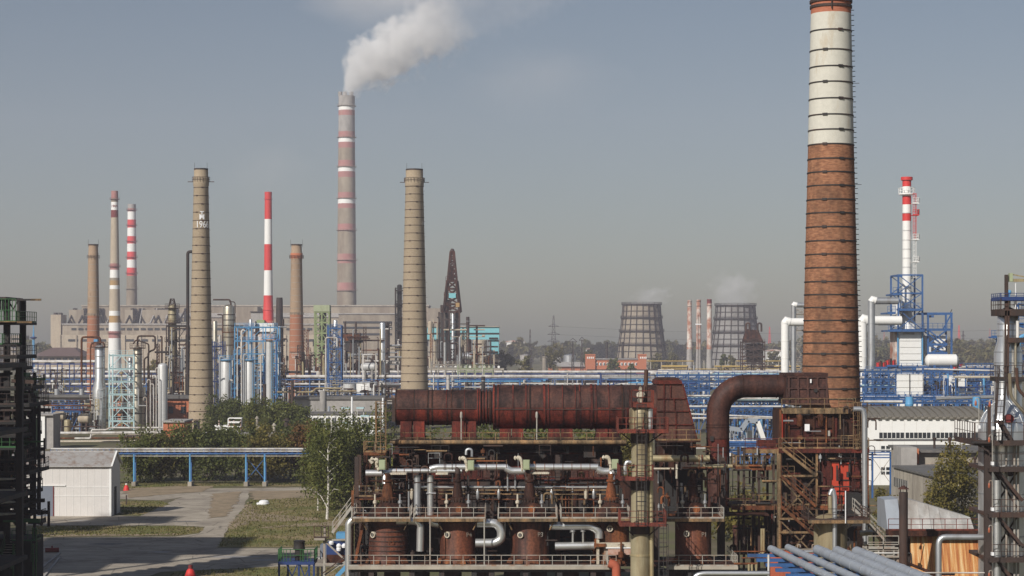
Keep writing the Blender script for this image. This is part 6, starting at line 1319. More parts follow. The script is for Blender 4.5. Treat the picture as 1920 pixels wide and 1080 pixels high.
q = MB(); q.lathe((U5.x(1201), DC), [(.2, U5.z(757)), (.28, U5.z(749)), (.2, U5.z(747)), (.38, U5.z(744)), (.36, U5.z(737)), (.14, U5.z(735)), (.16, U5.z(729)), (.05, U5.z(724))], 14); q.build('relief_valve', M['insul'], C5); q = MB(); q.cyl(U5.p(1203, 741, 0), U5.p(1209, 739, 0), .14, n=8); q.build('valve_outlet', M['insul'], C5)
q = MB(); q.cyl(U5.p(1211, 757, .9), U5.p(1213, 694, .9), .2, n=10); q.build('vent_pipe', M['darkbrown'], C5)
for px in (1172, 1181): q = MB(); q.beam(U5.p(px, 806, -1.5), U5.p(px, 690, -1.5), .05); q.build('lightning_rod', M['dark'], C5)
q = MB(); q.tube(bend([U5.p(1182, 866, -1), U5.p(1174, 864, -1), U5.p(1170, 876, -1), U5.p(1172, 888, -1)], .4), .18, 10); q.build('goose_pipe', M['alu'], C5)
for lb, pts, r, mt in [('thick yellowed pipe stub pointing right from the tan column', [(1222,862,2),(1334,862,2)], .34, 'yellowpipe'), ('thinner yellowed pipe below the stub beside the elbow duct', [(1300,877,2.2),(1378,877,2.2)], .2, 'yellowpipe'), ('long thin pale pipe left of the elbow duct', [(1228,882,2.5),(1275,882,2.5)], .1, 'insul')]:
    t = thing('pipe_stub', lb, 'pipe', UR.p(pts[0][0], 890, 2)); q = MB(); q.cyl(UR.p(*pts[0]), UR.p(*pts[1]), r, n=14); q.build('pipe', M[mt], t); q = MB(); q.cyl(UR.p(pts[1][0] - 16, pts[1][1], 2), UR.p(pts[1][0] - 13, pts[1][1], 2), r * 1.12, n=14); q.build('band', M['rustorange'], t)

# --- brown elbow duct and its box
E = thing('elbow_duct', 'huge brown steel elbow duct rising and bending right into a box', 'flue duct', ud.base(1346)); rE = ud.m(21.5)
path = [ud.p(1346, 960), ud.p(1346, 776)]
arc = [ud.p(1398 - 52 * math.cos(a), 776 - 52 * math.sin(a)) for a in [math.pi / 2 * k / 7 for k in range(8)]]
for a, b in [(960,905),(905,880),(880,848),(848,822),(822,800),(800,776)]: q = MB(); q.cyl(ud.p(1346, a), ud.p(1346, b), rE, n=36); q.build('duct_section', M['rustred'] if a <= 880 and a > 822 else M['brownduct'], E)
for ka, (p0, p1) in enumerate(zip(arc, arc[1:])):
    d = (p1 - p0).normalized() * .12; q = MB(); q.cyl(p0 - d, p1 + d, rE * (1.0 if ka % 2 else .992), n=36); q.build('elbow_segment', M['brownduct'], E)
for a, b in [(1398,1428),(1428,1458),(1458,1470)]: q = MB(); q.cyl(ud.p(a, 724), ud.p(b, 724), rE, n=36); q.build('duct_section', M['brownduct'], E)
for py in (796,801,822,838,846,870,905): q = MB(); q.cyl(ud.p(1346, py + .8), ud.p(1346, py - .8), rE * 1.035, n=36); q.build('flange', M['rust'], E)
for px in (1392, 1428, 1456): q = MB(); q.cyl(ud.p(px - .7, 724), ud.p(px + .7, 724), rE * 1.03, n=36); q.build('flange', M['rust'], E)
q = MB(); q.box(ud.x(1330), ud.x(1336), DD - rE - .05, DD - rE + .3, ud.z(826), ud.z(817)); q.build('hatch', M['dark'], E)
Bx = thing('duct_box', 'brown panelled box joining the elbow duct to the chimney flue', 'duct box', ud.base(1505))
q = MB(); q.hexa([ud.p(1466,757,-2.6), ud.p(1548,757,-2.6), ud.p(1548,757,2.6), ud.p(1466,757,2.6)], [ud.p(1469,703,-2.2), ud.p(1544,703,-2.2), ud.p(1544,703,2.2), ud.p(1469,703,2.2)]); q.build('casing', M['brownduct'], Bx, smooth=False)
ud.box(MB(), 1467, 699, 1546, 704, -2.4, 2.4).build('lid', M['brownduct'], Bx)
for px in (1473, 1490, 1508, 1526, 1543): q = MB(); q.beam(ud.p(px, 756, -2.68), ud.p(px, 704, -2.3), .16, .14); q.build('rib', M['rusttop'], Bx)
for py, dy in ((706, -2.32), (727, -2.46), (745, -2.6), (756, -2.68)): q = MB(); q.beam(ud.p(1469, py, dy), ud.p(1546, py, dy), .14, .16); q.build('rib', M['rusttop'], Bx)
ud.box(MB(), 1512, 710, 1514.5, 717, -2.55, -2.4).build('white_mark', M['signwhite'], Bx); q = MB(); q.cyl(ud.p(1522, 731, -2.7), ud.p(1522, 731, -2.4), .2, n=10); q.build('plug', M['dark'], Bx)
q = MB(); q.cyl(ud.p(1500, 733, 2), ud.p(1540, 733, 13), 1.6, n=20); q.build('flue_link', M['brownduct'], Bx)

# --- red boiler tower right of the elbow
U6 = U(198); D6 = 198; T6 = thing('boiler_tower', 'red and rust boiler tower with decks and zigzag stairs at the big chimney', 'boiler tower', U6.base(1535))
def b6(name, mat, a, b, c_, d, d0, d1): return U6.box(MB(), a, b, c_, d, d0, d1).build(name, M[mat], T6, smooth=False)
deck(T6, 1458, 1590, 766, -3.0, 3.5, D6, 'rust', 'tanrail', 'f', th=.3, edge='tanrail', step=1.3)
deck(T6, 1452, 1618, 838, -3.4, 3.8, D6, 'rust', 'tanrail', 'fr', th=.3, edge='rustred', step=1.3)
deck(T6, 1366, 1620, 944, -2.8, 3.5, D6, 'rust', 'tanrail', 'fr', th=.3, edge='rustorange', step=1.3)
deck(T6, 1375, 1440, 872, -2.4, 2.2, D6, 'rust', 'tanrail', 'fl', th=.25, edge='rustorange', step=.9)
deck(T6, 1392, 1455, 840, -2.4, 1.0, D6, 'rust', 'redrail', 'f', th=.3, edge='tanrail', step=1.0)
box = b6('furnace_body', 'rust', 1456, 770, 1612, 838, -2.3, 3.2); b6('furnace_body', 'rust', 1526, 840, 1606, 944, -2.3, 3.4); b6('furnace_body', 'darkbrown', 1470, 840, 1525, 944, .6, 3.4); b6('furnace_body', 'dark', 1440, 946, 1612, 1040, 1.6, 3.4)
for i, (a, b, c_, d, mt) in enumerate([(1474,776,1494,800,'rustred'),(1497,776,1517,800,'rust'),(1520,776,1540,800,'rustred'),(1543,776,1553,800,'rust'),(1474,804,1494,824,'rustred'),(1497,804,1517,824,'rustred'),(1520,804,1540,824,'rust'),(1543,804,1553,824,'rustred'),(1460,770,1468,826,'brightred'),(1556,780,1562,824,'rustred')]): U6.box(MB(), a, b, c_, d, -2.48, -2.303).build('panel', M[mt], box, smooth=False)
for px in (1472, 1495.5, 1518.5, 1541.5, 1554): b6('panel_rib', 'rustorange' if px > 1540 or px < 1480 else 'rust', px - 1.2, 772, px + 1.2, 828, -2.65, -2.49)
for px in (1492, 1531): q = MB(); q.tube(bend([U6.p(px - 3, 772, -2.6), U6.p(px, 780, -2.9), U6.p(px + 1, 795, -2.5)], .3), .3, 12); q.build('burner_pipe', M['rustorange'], T6)
b6('notice_board', 'signwhite', 1501, 793, 1510, 806, -2.85, -2.75); b6('notice_board', 'greyrail', 1544, 805, 1548, 815, -2.85, -2.75)
for a, b, c_, d, mt in [(1532,862,1550,945,'rustred'),(1551,865,1584,890,'brightred'),(1551,890,1584,945,'brightred'),(1586,862,1604,945,'rustred'),(1536,846,1606,860,'dark')]: b6('red_sheet', mt, a, b, c_, d, -2.55, -2.303)
for px in (1550, 1566, 1585): b6('sheet_rib', 'rust', px - .8, 862, px + .8, 945, -2.65, -2.56)
b6('red_wall', 'rustred', 1424, 826, 1456, 838, .5, 2.0)
for px in (1452, 1522, 1455, 1616): q = MB(); q.beam(U6.base(px, -3.2), U6.p(px, 838 if px != 1455 else 766, -3.2), .34 if px in (1452,) else .2); q.build('tower_post', M['tanrail'] if px in (1452, 1522) else M['rustorange'], T6)
for px in (1390, 1418, 1445): 
    for dy in (-2.2, 2.5): q = MB(); q.beam(U6.base(px, dy), U6.p(px, 840, dy), .22); q.build('tower_post', M['darkbrown'], T6)
stair(T6, U6.p(1521, 888, -3.6), U6.p(1458, 838, -3.6), 1.0, M['tanrail'], M['tanrail'], True, tread_d=.4); stair(T6, U6.p(1456, 888, -3.6), U6.p(1520, 944, -3.6), 1.0, M['tanrail'], M['rustorange'], True, tread_d=.4)
stair(T6, U6.p(1520, 1000, -3.6), U6.p(1456, 944, -3.6), 1.0, M['tanrail'], M['rustorange'], True, tread_d=.4); stair(T6, U6.p(1456, 980, -2.4), U6.p(1520, 1040, -2.4), 1.0, M['tanrail'], M['rust'], True, tread_d=.4)
for py in (888, 967, 992): q = MB(); q.beam(U6.p(1452, py, -3.4), U6.p(1522, py, -3.4), .2); q.build('cross_beam', M['tanrail'], T6)
for (a, b, c_, d) in ((1454,890,1520,966),(1520,890,1454,966),(1454,970,1520,1036),(1520,970,1470,1036)): q = MB(); q.beam(U6.p(a, b, -3.2), U6.p(c_, d, -3.2), .13); q.build('cross_brace', M['tanrail'], T6)
for px in (1600, 1614): q = MB(); q.ladder(U6.p(px - 4, 838, -3.0), U6.p(px - 4, 752, -3.0), .6, .07, .45, px == 1600); q.build('ladder', M['tanrail'], T6)
for (a, b) in ((1590, 752), (1612, 760), (1600, 770)): q = MB(); q.rail(U6.p(1565, b + 12, -2.5), U6.p(a + 6, b + 12, -2.5), 1.0, 1.0, .06, False); q.build('railing', M['tanrail'], T6)
for k in range(80):
    px, py = rg.uniform(1372, 1615), rg.uniform(770, 1035); LL = rg.uniform(8, 34); dy = rg.uniform(-3.2, -2.5); mt = rg.choice(('rust','rustorange','darkbrown','tanrail','dark','rustred','dark','galv')); q = MB()
    if px < 1452 and 755 < py < 835: continue
    if 1370 < px < 1440 and 880 < py < 1010 and rg.random() < .8: continue
    if rg.random() < .5: q.cyl(U6.p(px, py, dy), U6.p(px, py + LL, dy), rg.uniform(.05, .14), n=7)
    elif rg.random() < .7: q.cyl(U6.p(px, py, dy), U6.p(px + LL, py, dy), rg.uniform(.04, .12), n=7)
    else: q.box(U6.x(px), U6.x(px + LL * .35), D6 + dy, D6 + dy + .5, U6.z(py + LL * .3), U6.z(py))
    q.build('pipework', M[mt], T6)
for px in (1420, 1424): q = MB(); q.tube(bend([U6.p(px, 985, -3.4), U6.p(px, 1030, -3.4), U6.p(px - 6, 1034, -3.4)], .3), .12, 8); q.build('yellow_riser', M['yellowpipe'], T6)
b6('red_plinth', 'redbrickwall', 1434, 1022, 1526, 1100, -4.4, -3.9); b6('plinth_top', 'concrete', 1433, 1021, 1527, 1022, -4.5, -3.8)
for px in (1484, 1511): q = MB(); q.tube(bend([U6.p(px, 1022, -4.2), U6.p(px, 1013, -4.2), U6.p(px + 5, 1013, -4.2), U6.p(px + 5, 1018, -4.2)], .2), .06, 6); q.build('gooseneck_lamp', M['greyrail'], T6)
# tan vessel right of the stairs
U7 = U(186); t = thing('tan_vessel', 'squat tan vessel with pale vertical pipe right of the zigzag stairs', 'vessel', U7.base(1558)); c7 = (U7.x(1557), 186); r7 = U7.m(31)
q = MB(); q.lathe(c7, [(r7, 0), (r7, U7.z(974)), (r7 * .8, U7.z(968)), (r7 * .35, U7.z(964)), (r7 * .14, U7.z(962)), (r7 * .13, U7.z(930))], 36); q.build('shell', M['yellowcol'], t)
deck(t, 1508, 1622, 971, -2.6, 2.2, 186, 'rust', 'darkbrown', 'flr', th=.18, edge='tanrail', step=1.3)
q = MB(); q.tube(bend([U7.p(1550, 925, -1.9), U7.p(1555, 913, -1.9), U7.p(1559, 930, -1.9), U7.p(1559, 1100, -1.9)], .5), .22, 12); q.build('front_pipe', M['galv'], t)
for s in (-1, 1): q = MB(); q.beam(U7.p(1557 + s * 40, 972, -2.2), U7.p(1557 + s * 24, 990, -1.4), .12); q.build('bracket', M['concrete'], t)
q = MB(); q.cyl(U7.p(1576, 976, -2.8), U7.p(1576, 916, -2.8), .05, n=6); q.build('lamp_pole', M['signwhite'], t)
# chrome downpipe by the chimney
t = thing('chrome_downpipe', 'tall chrome downpipe with elbow right of the big brick chimney', 'pipe', U(192).base(1620)); u = U(192); q = MB(); q.tube(bend([u.p(1600,767,0), u.p(1618,767,0), u.p(1621,780,0), u.p(1622,1020,0)], .8, 6), .26, 14); q.build('pipe', M['galv'], t)
# stair right of tower
t = thing('access_stair', 'grey steel stair descending right from the boiler tower deck', 'stair', U(188).base(1640)); stair(t, U(188).p(1672, 1025, 0), U(188).p(1602, 955, 0), 1.1, M['greyrail'], M['greyrail'], True)
for px in (1640, 1672): q = MB(); q.beam(U(188).base(px, .5), U(188).p(px, 1000 if px == 1640 else 1026, .5), .15); q.build('post', M['darkbrown'], t)
# ground behind: brown plank-like slope wall

# thin foreground pipework, lamps and poles that crowd the unit
def crowd(t, u, px0, px1, py0, py1, d0, d1, n, mats, seed, rmax=.1):
    g = random.Random(seed)
    for k in range(n):
        px, py = g.uniform(px0, px1), g.uniform(py0, py1); dy = g.uniform(d0, d1); r = g.uniform(.03, rmax); q = MB(); kd = g.random(); m_ = M[g.choice(mats)]
        if kd < .4: q.tube([u.p(px, py, dy), u.p(px, py + g.uniform(12, 45), dy)], r, 6); nm = 'standpipe'
        elif kd < .65: q.tube([u.p(px, py, dy), u.p(px + g.uniform(15, 60), py, dy)], r, 6); nm = 'thin_pipe'
        elif kd < .8: L = g.uniform(6, 16); q.tube(bend([u.p(px, py + L, dy), u.p(px, py, dy), u.p(px + L, py, dy), u.p(px + L, py + L * 1.3, dy)], .3, 3), r * 1.3, 7); nm = 'pipe_bend'
        elif kd < .9: q.cyl(u.p(px, py, dy), u.p(px, py + 6, dy), r * 2.6, n=10); q.cyl(u.p(px, py - 3, dy), u.p(px, py + 12, dy), r * .8, n=6); nm = 'valve'
        else: q.rail(u.p(px, py, dy), u.p(px + g.uniform(18, 40), py, dy), 1.0, .9, .045, False); nm = 'short_railing'
        q.build(nm, m_, t)
MU = ('rust','rustorange','darkbrown','dark','tanrail','galv','dark','rust')
crowd(B, UR, 690, 1160, 838, 940, .9, 3.2, 110, MU, 41); crowd(B, UR, 672, 1180, 975, 1040, -1.2, 2.5, 60, ('dark','darkbrown','rust','galv','dark'), 42, .12); crowd(Hh, UR, 1228, 1370, 830, 950, -.5, 3, 60, MU, 43)
crowd(T6, U6, 1366, 1455, 840, 1030, -3.2, 1.5, 70, ('dark','darkbrown','rust','dark','tanrail'), 44, .12); crowd(T6, U6, 1455, 1612, 845, 1030, -3.6, -2.6, 50, MU, 45, .09); crowd(T6, U6, 1560, 1618, 750, 840, -3.4, -2.5, 22, ('tanrail','rust','darkbrown'), 46, .07)
crowd(ST, U4, 664, 735, 850, 965, -.8, 2.5, 26, MU, 47)

# ================================================================== right side: blue plant, white heater, workshops
def bx(t, u, name, mat, a, b, c_, d, d0, d1, par=None): return u.box(MB(), a, b, c_, d, d0, d1).build(name, M[mat], par or t, smooth=False)
# --- blue process racks seen between the hood and the big chimney
GB = 'blue process racks behind the rusty unit'
def blue_block(label, D, px0, px1, levels, nx, depth, seed, deckm='paleblue', fill=26, matp='blue', bot=None):
    by = bot or 640 + H * F / D
    t, u = frame(label, D, px0, px1, levels[0] - 6, by, levels, matp, depth, nx, 'z', .34, 'blue_rack', deck=None, group=GB, cat='pipe rack'); rg2 = random.Random(seed)
    for py in levels:
        for k in range(4):
            y = rg2.uniform(.3, depth - .3); r = rg2.choice((.12, .18, .25, .35)); q = MB(); z = u.z(py) + .2 + r; q.cyl((u.x(px0) - rg2.uniform(0, 2), D + y, z), (u.x(px1) + rg2.uniform(0, 2), D + y, z), r, n=8); q.build('pipe', M[rg2.choice(('pipewhite','pipewhite','galv','paleblue','blue'))], t)
    for k in range(fill):
        px = rg2.uniform(px0, px1); py = rg2.uniform(levels[0], by - 12); LL = rg2.uniform(6, 20); y = rg2.uniform(.2, depth); q = MB(); mt = rg2.choice(('blue','blue','navy','pipewhite','galv','bluel','dark'))
        if rg2.random() < .55: q.cyl(u.p(px, py, y), u.p(px, min(by, py + LL), y), rg2.uniform(.08, .3), n=8)
        elif rg2.random() < .6: q.box(u.x(px), u.x(px + LL * .4), D + y, D + y + 1, u.z(py + LL * .35), u.z(py))
        else: q.lathe((u.x(px), D + y), [(.5, u.z(py + LL * .5)), (.6, u.z(py + LL * .45)), (.6, u.z(py)), (.2, u.z(py - 2))], 10)
        q.build('equipment', M[mt], t)
    return t, u
blue_block('tall blue rack just right of the plenum hood', 560, 1232, 1330, [704, 716, 732, 748, 766], 6, 8, 1)
blue_block('blue rack with white roof pipes framed by the elbow duct', 500, 1362, 1470, [752, 766, 780], 8, 9, 2, fill=40)
blue_block('far blue rack above the elbow duct', 700, 1255, 1500, [704, 716, 728], 9, 8, 3, fill=30)
u = U(500); t = thing('roofed_pipe_deck', 'pale pipe-covered deck on top of the blue rack inside the elbow', 'deck', u.base(1410)); bx(t, u, 'deck', 'paleblue', 1368, 748, 1458, 750, -1, 10)
for k in range(9): q = MB(); q.cyl(u.p(1366, 747.5, -1 + k * 1.1), u.p(1460, 746.5, -1 + k * 1.1), .22, n=8); q.build('pipe', M['pipewhite'], t)
for i, (y0, y1) in enumerate([(742, 742), (776, 783), (784, 784), (840, 838), (762, 762)]): loose_pipe('white level pipe behind the elbow duct, %s from the top' % ['first', 'third', 'fourth', 'fifth', 'second'][i], 470 + 4 * i, [(1290, y0), (1468, y1)], 1.7 + (i == 3), 'pipewhite', 1, 'white_pipe', group='white level pipes behind the elbow duct')
u = U(420); t = thing('conveyor_gallery', 'grey bent conveyor gallery seen inside the elbow duct', 'conveyor', u.base(1410))
for a, b, w_ in (((1362, 802), (1390, 806), 3), ((1390, 806), (1402, 788), 3), ((1402, 788), (1420, 790), 3.2), ((1420, 790), (1432, 826), 3.2)):
    q = MB(); q.beam(u.p(*a), u.p(*b), 1.6, u.m(w_ * 2.6)); q.build('gallery_section', M['greypipe'] if a[0] != 1420 else M['whitewall'], t)
for px in (1376, 1400, 1412, 1428): bx(t, u, 'trestle_leg', 'greypipe', px - 1, 800, px + 1, 640 + H*F/420, 0, .6)
q = MB(); q.cyl(u.p(1408, 860, 3), u.p(1408, 808, 3), u.m(7), n=14); q.build('silo', M['greyvessel'], t)
blue_block('low blue and grey pump rack under the conveyor gallery', 400, 1366, 1450, [836, 850], 5, 6, 9, fill=16)
# --- white heater ducts
for lb, D, pts, r, mt in [('fat white duct with square elbow left of the big chimney', 540, [(1472,800),(1472,604),(1540,604)], 7.5, 'white'), ('silver duct with capped elbow left of the big chimney', 560, [(1488,795),(1488,572),(1540,572)], 4.6, 'galv'), ('fat white duct right of the big chimney', 560, [(1617,800),(1617,601),(1690,601)], 8.5, 'white'), ('silver duct with white elbow cap left of the white heater', 545, [(1634,800),(1634,564),(1684,564)], 6.6, 'galv')]:
    u = U(D); t = thing('heater_duct', lb, 'duct', u.base(pts[0][0]), 'white and silver heater ducts'); w_ = [u.p(a, b) for a, b in pts]; rr = u.m(r)
    z0 = w_[0].z; z1 = w_[1].z; n = 6
    for k in range(n): q = MB(); q.cyl((w_[0].x, D, max(0, z0) + (z1 - max(0, z0)) * k / n), (w_[0].x, D, max(0, z0) + (z1 - max(0, z0)) * (k + 1) / n), rr, n=20); q.build('duct_length', M[mt], t); q = MB(); zz = max(0, z0) + (z1 - max(0, z0)) * (k + 1) / n - .2; q.cyl((w_[0].x, D, zz - .25), (w_[0].x, D, zz), rr * 1.05, n=20); q.build('joint_ring', M[mt], t)
    q = MB(); q.tube([w_[1] - Vector((0, 0, rr * .3)), w_[1] + Vector((rr * .3, 0, rr * .35)), w_[1] + Vector((rr * 1.2, 0, 0)) ], rr * 1.12, 18); q.build('elbow', M['white'], t)
    q = MB(); q.cyl(w_[1] + Vector((rr * .3, 0, 0)), w_[2], rr, n=20); q.build('cross_duct', M[mt], t)
frame('blue trestle around the silver duct right of the big chimney', 552, 1625, 1668, 700, 800, [705, 722, 740], 'blue', 6, 3, 'x', .45, 'duct_trestle')
frame('thin steel lattice behind the silver duct left of the big chimney', 566, 1492, 1512, 580, 800, [590, 620, 650, 680, 700], 'greyrail', 4, 2, 'x', .3, 'duct_trestle')
# --- white heater with stack
HD = 620; u = U(HD); t = thing('heater', 'white box heater with tall red-topped white stack and blue lattice', 'heater', u.base(1705))
c = (u.x(1705), HD + 4)
def lat(prof, mats): q = MB(); q.lathe(c, [(u.m(r), u.z(py)) for py, r, s in prof] + [(u.m(prof[-1][1]) * .7, u.z(prof[-1][0])), (u.m(prof[-1][1]) * .7, u.z(prof[-1][0] + 10))], 28, [s for _, _, s in prof][:-1] + [0, 2], cap=False); return q.build('stack', [M[m] for m in mats] + [M['black']], t)
st = lat([(600,8.6,0),(520,8.3,0),(413,8.2,1),(398,8.2,0),(382,8.2,1),(366,8.2,0),(348,8.2,1),(337,8.2,1),(336,11,1),(330,11,1)], ['white','red'])
q = MB(); q.lathe(c, [(u.m(20), u.z(626)), (u.m(15), u.z(602)), (u.m(8.6), u.z(584))], 8); q.build('stack_cone', M['white'], t)
for py in (431, 449, 466, 483, 500, 540, 560, 398): q = MB(); z = u.z(py); q.lathe(c, [(u.m(8), z - .12), (u.m(8.8), z - .12), (u.m(8.8), z + .12), (u.m(8), z + .12)], 24, cap=False); q.build('stack_ring', M['greyvessel'], st)
ring_platform(t, c, u.m(8.4), u.z(361), M['white'], u.m(7), u.m(10), 14, 'stack_platform', .4)
for k, (py, mt) in enumerate([(402, 'red'), (448, 'white'), (490, 'white'), (380, 'white')]):
    o = bx(t, u, 'ladder_platform', mt, 1713, py, 1725, py + 1.5, 1, 4); q = MB(); q.rail(u.p(1713, py, 1), u.p(1725, py, 1), 1.6, .8, .12); q.rail(u.p(1725, py, 1), u.p(1725, py, 4), 1.6, .8, .12); q.build('railing', M[mt], o)
for a, b in ((520, 490), (490, 448), (448, 402), (402, 362)): q = MB(); q.ladder(u.p(1717, a, 2), u.p(1717, b, 2), .8, .12, 1.0, True); q.build('caged_ladder', M['white'] if a > 450 else M['redband'], t)
# blue lattice round the cone
q = MB(); xs = (1682, 1727); zz = [516, 550, 580, 618]
for px in xs:
    for dy in (-2, 10): q.beam(u.p(px, 622, dy), u.p(px, 516, dy), .5)
q.build('lattice_posts', M['blue'], t)
for py in zz:
    q = MB()
    for dy in (-2, 10): q.beam(u.p(1682, py, dy), u.p(1727, py, dy), .42)
    for px in xs: q.beam(u.p(px, py, -2), u.p(px, py, 10), .42)
    q.build('lattice_ring', M['blue'], t)
for a, b in zip(zz, zz[1:]):
    for s in (0, 1): q = MB(); q.beam(u.p(xs[s], a, -2), u.p(xs[1 - s], b, -2), .25); q.build('lattice_brace', M['blue'], t); q = MB(); q.beam(u.p(xs[s], a, 10), u.p(xs[1 - s], b, 10), .25); q.build('lattice_brace', M['blue'], t)
for py, x0, x1 in ((580, 1684, 1726), (619, 1662, 1730), (551, 1671, 1686), (586, 1661, 1676)):
    o = bx(t, u, 'platform', 'blue', x0, py, x1, py + 3, -3, 9); q = MB(); q.rail(u.p(x0, py, -3), u.p(x1, py, -3), 1.9, 1.4, .12); q.build('railing', M['blue'], o)
body = bx(t, u, 'heater_body', 'white', 1685, 622, 1729, 690, 0, 10); bx(t, u, 'heater_side', 'whitedirty', 1679, 622, 1685, 692, 1, 9)
for k in range(4): 
    py = 628 + k * 12; bx(t, u, 'body_panel', 'white', 1687, py, 1727, py + 11, -.25, -.003, body)
bx(t, u, 'sign_band', 'greyrail', 1693, 624, 1714, 627, -.4, -.05)
bx(t, u, 'lower_body', 'white', 1684, 692, 1729, 720, 0, 10); bx(t, u, 'leg_block', 'dark', 1688, 720, 1726, 640 + H*F/HD, 1, 9)
for px in (1683, 1729): bx(t, u, 'corner_post', 'bluel', px - 1, 622, px + 1, 700, -.6, 0)
q = MB(); q.lathe(c, [(u.m(6), u.z(600)), (u.m(6), u.z(590))], 8)
q = MB(); q.cyl(u.p(1650, 601, 4), u.p(1680, 601, 4), u.m(9), u.m(9), n=20); q.build('inlet_duct', M['white'], t); q = MB(); q.cyl(u.p(1676, 601, 4), u.p(1690, 601, 4), u.m(9), u.m(11), n=20); q.build('inlet_flange', M['white'], t); bx(t, u, 'inlet_chamber', 'white', 1680, 562, 1690, 612, 0, 6)
# blue crane frame right of it
for px in (1740, 1784):
    for dy in (0, 8): q = MB(); q.beam(u.p(px, 700, dy), u.p(px, 588, dy), .55); q.build('gantry_post', M['blue'], t)
for a, b in (((1728, 588), (1786, 588)), ((1728, 618), (1786, 618)), ((1740, 646), (1776, 646)), ((1740, 662), (1776, 662))):
    q = MB(); q.beam(u.p(*a), u.p(*b), .5, .7); q.beam(u.p(*a, 8), u.p(*b, 8), .5, .7); q.build('gantry_beam', M['blue'], t)
for a, b in (((1740, 618), (1776, 646)), ((1776, 618), (1740, 646)), ((1740, 646), (1776, 664)), ((1776, 646), (1740, 664)), ((1768, 618), (1784, 588)), ((1728, 618), (1760, 640))): q = MB(); q.beam(u.p(*a), u.p(*b), .4); q.build('gantry_brace', M['blue'], t)
q = MB(); q.rail(u.p(1730, 617, -.3), u.p(1786, 617, -.3), 1.8, 1.5, .12); q.build('railing', M['blue'], t); q = MB(); q.beam(u.p(1780, 590), u.p(1785, 580), .2); q.build('gantry_jib', M['dark'], t); bx(t, u, 'hoist_trolley', 'blue', 1744, 591, 1755, 595, 3, 5); bx(t, u, 'rear_body', 'white', 1738, 628, 1777, 664, 3, 8)
hvessel('white horizontal drum with conical ends right of the white heater', 1740, 1792, 676, 560, 12, 'white', saddle='blue')
for px0, px1, y0, y1, lb in [(1679,1731,701,752,'large cream box casing under the white heater'),(1776,1813,704,745,'smaller cream box casing right of the large one')]:
    u = U(530); t = thing('box_casing', lb, 'casing', u.base((px0 + px1) / 2)); b = bx(t, u, 'body', 'white', px0, y0, px1, y1 + 20, 0, 8); n = 4
    for k in range(n): bx(t, u, 'panel', 'white', px0 + 1.5, y0 + 2 + (y1 - y0) * k / n, px1 - 1.5, y0 + (y1 - y0) * (k + 1) / n, -.22, -.003, b)
    bx(t, u, 'seam_pipe', 'dark', (px0 + px1) / 2 - .5, y0, (px0 + px1) / 2 + .5, y1 - 10, -.5, -.25); q = MB(); q.rail(u.p(px0, y0, -.4), u.p(px1, y0, -.4), 1.5, 1.5, .1); q.build('railing', M['blue'], t)
blue_block('blue steel maze right of the cream casings', 540, 1812, 1880, [692, 706, 720, 736, 750], 5, 8, 4, fill=40)
blue_block('blue steel maze between the cream casings', 535, 1730, 1778, [696, 712, 728, 744], 4, 8, 5, fill=30)
blue_block('blue steel maze left of the large cream casing', 530, 1622, 1680, [698, 712, 726, 742, 756], 5, 8, 6, fill=30)
blue_block('low blue rack in front of the cream casings', 470, 1620, 1860, [746, 756], 12, 6, 7, fill=50)
blue_block('blue deck along the top of the heater foundations', 600, 1660, 1870, [690, 698], 8, 6, 8, fill=50)
for px, lb in ((1705, 'left light blue drum on the low blue rack'), (1831, 'right light blue drum on the low blue rack')):
    column(lb, px, 455, [(775,7.5),(760,7.5),(758,8.2),(756,7.5),(744,7.5)], 'bluel', (), (), False, name='blue_drum', cat='drum', dome=False)
for i, (pts, r) in enumerate([([(1620,753),(1692,753)],2.4),([(1755,747),(1862,744)],3.4),([(1740,692),(1870,695)],1.6),([(1790,707),(1868,707)],2.6),([(1840,751),(1880,751)],1.4)]): loose_pipe(['thick white pipe left of the left blue drum','fat silver pipe right of the left blue drum','thin pale pipe under the white drum','cream lagged pipe right of the smaller casing','thin white pipe right of the right blue drum'][i], 452 + 6 * i, pts, r, ['pipewhite','galv','pipewhite','insul','pipewhite'][i], 2, 'white_pipe')
for i, (px, py) in enumerate([(1652, 680), (1795, 684), (1806, 688), (1670, 676)]):
    u = U(600); t = thing('valve_skid', ['red valve skid left of the white heater','red valve skid below the white drum end','second red valve skid right of the white drum','small red valve skid against the heater'][i], 'valve skid', u.base(px))
    for k in range(5): o = bx(t, u, 'valve', ['red', 'darkred', 'dark'][k % 3], px - 8 + 3.5 * k, py - (k % 3) * 2, px - 5.5 + 3.5 * k, py + 8, -1, 1)
    bx(t, u, 'skid_base', 'blue', px - 9, py + 8, px + 10, py + 11, -2, 2); bx(t, u, 'skid_leg', 'blue', px - 1, py + 11, px + 1, 640 + H*F/600, -1, 1)

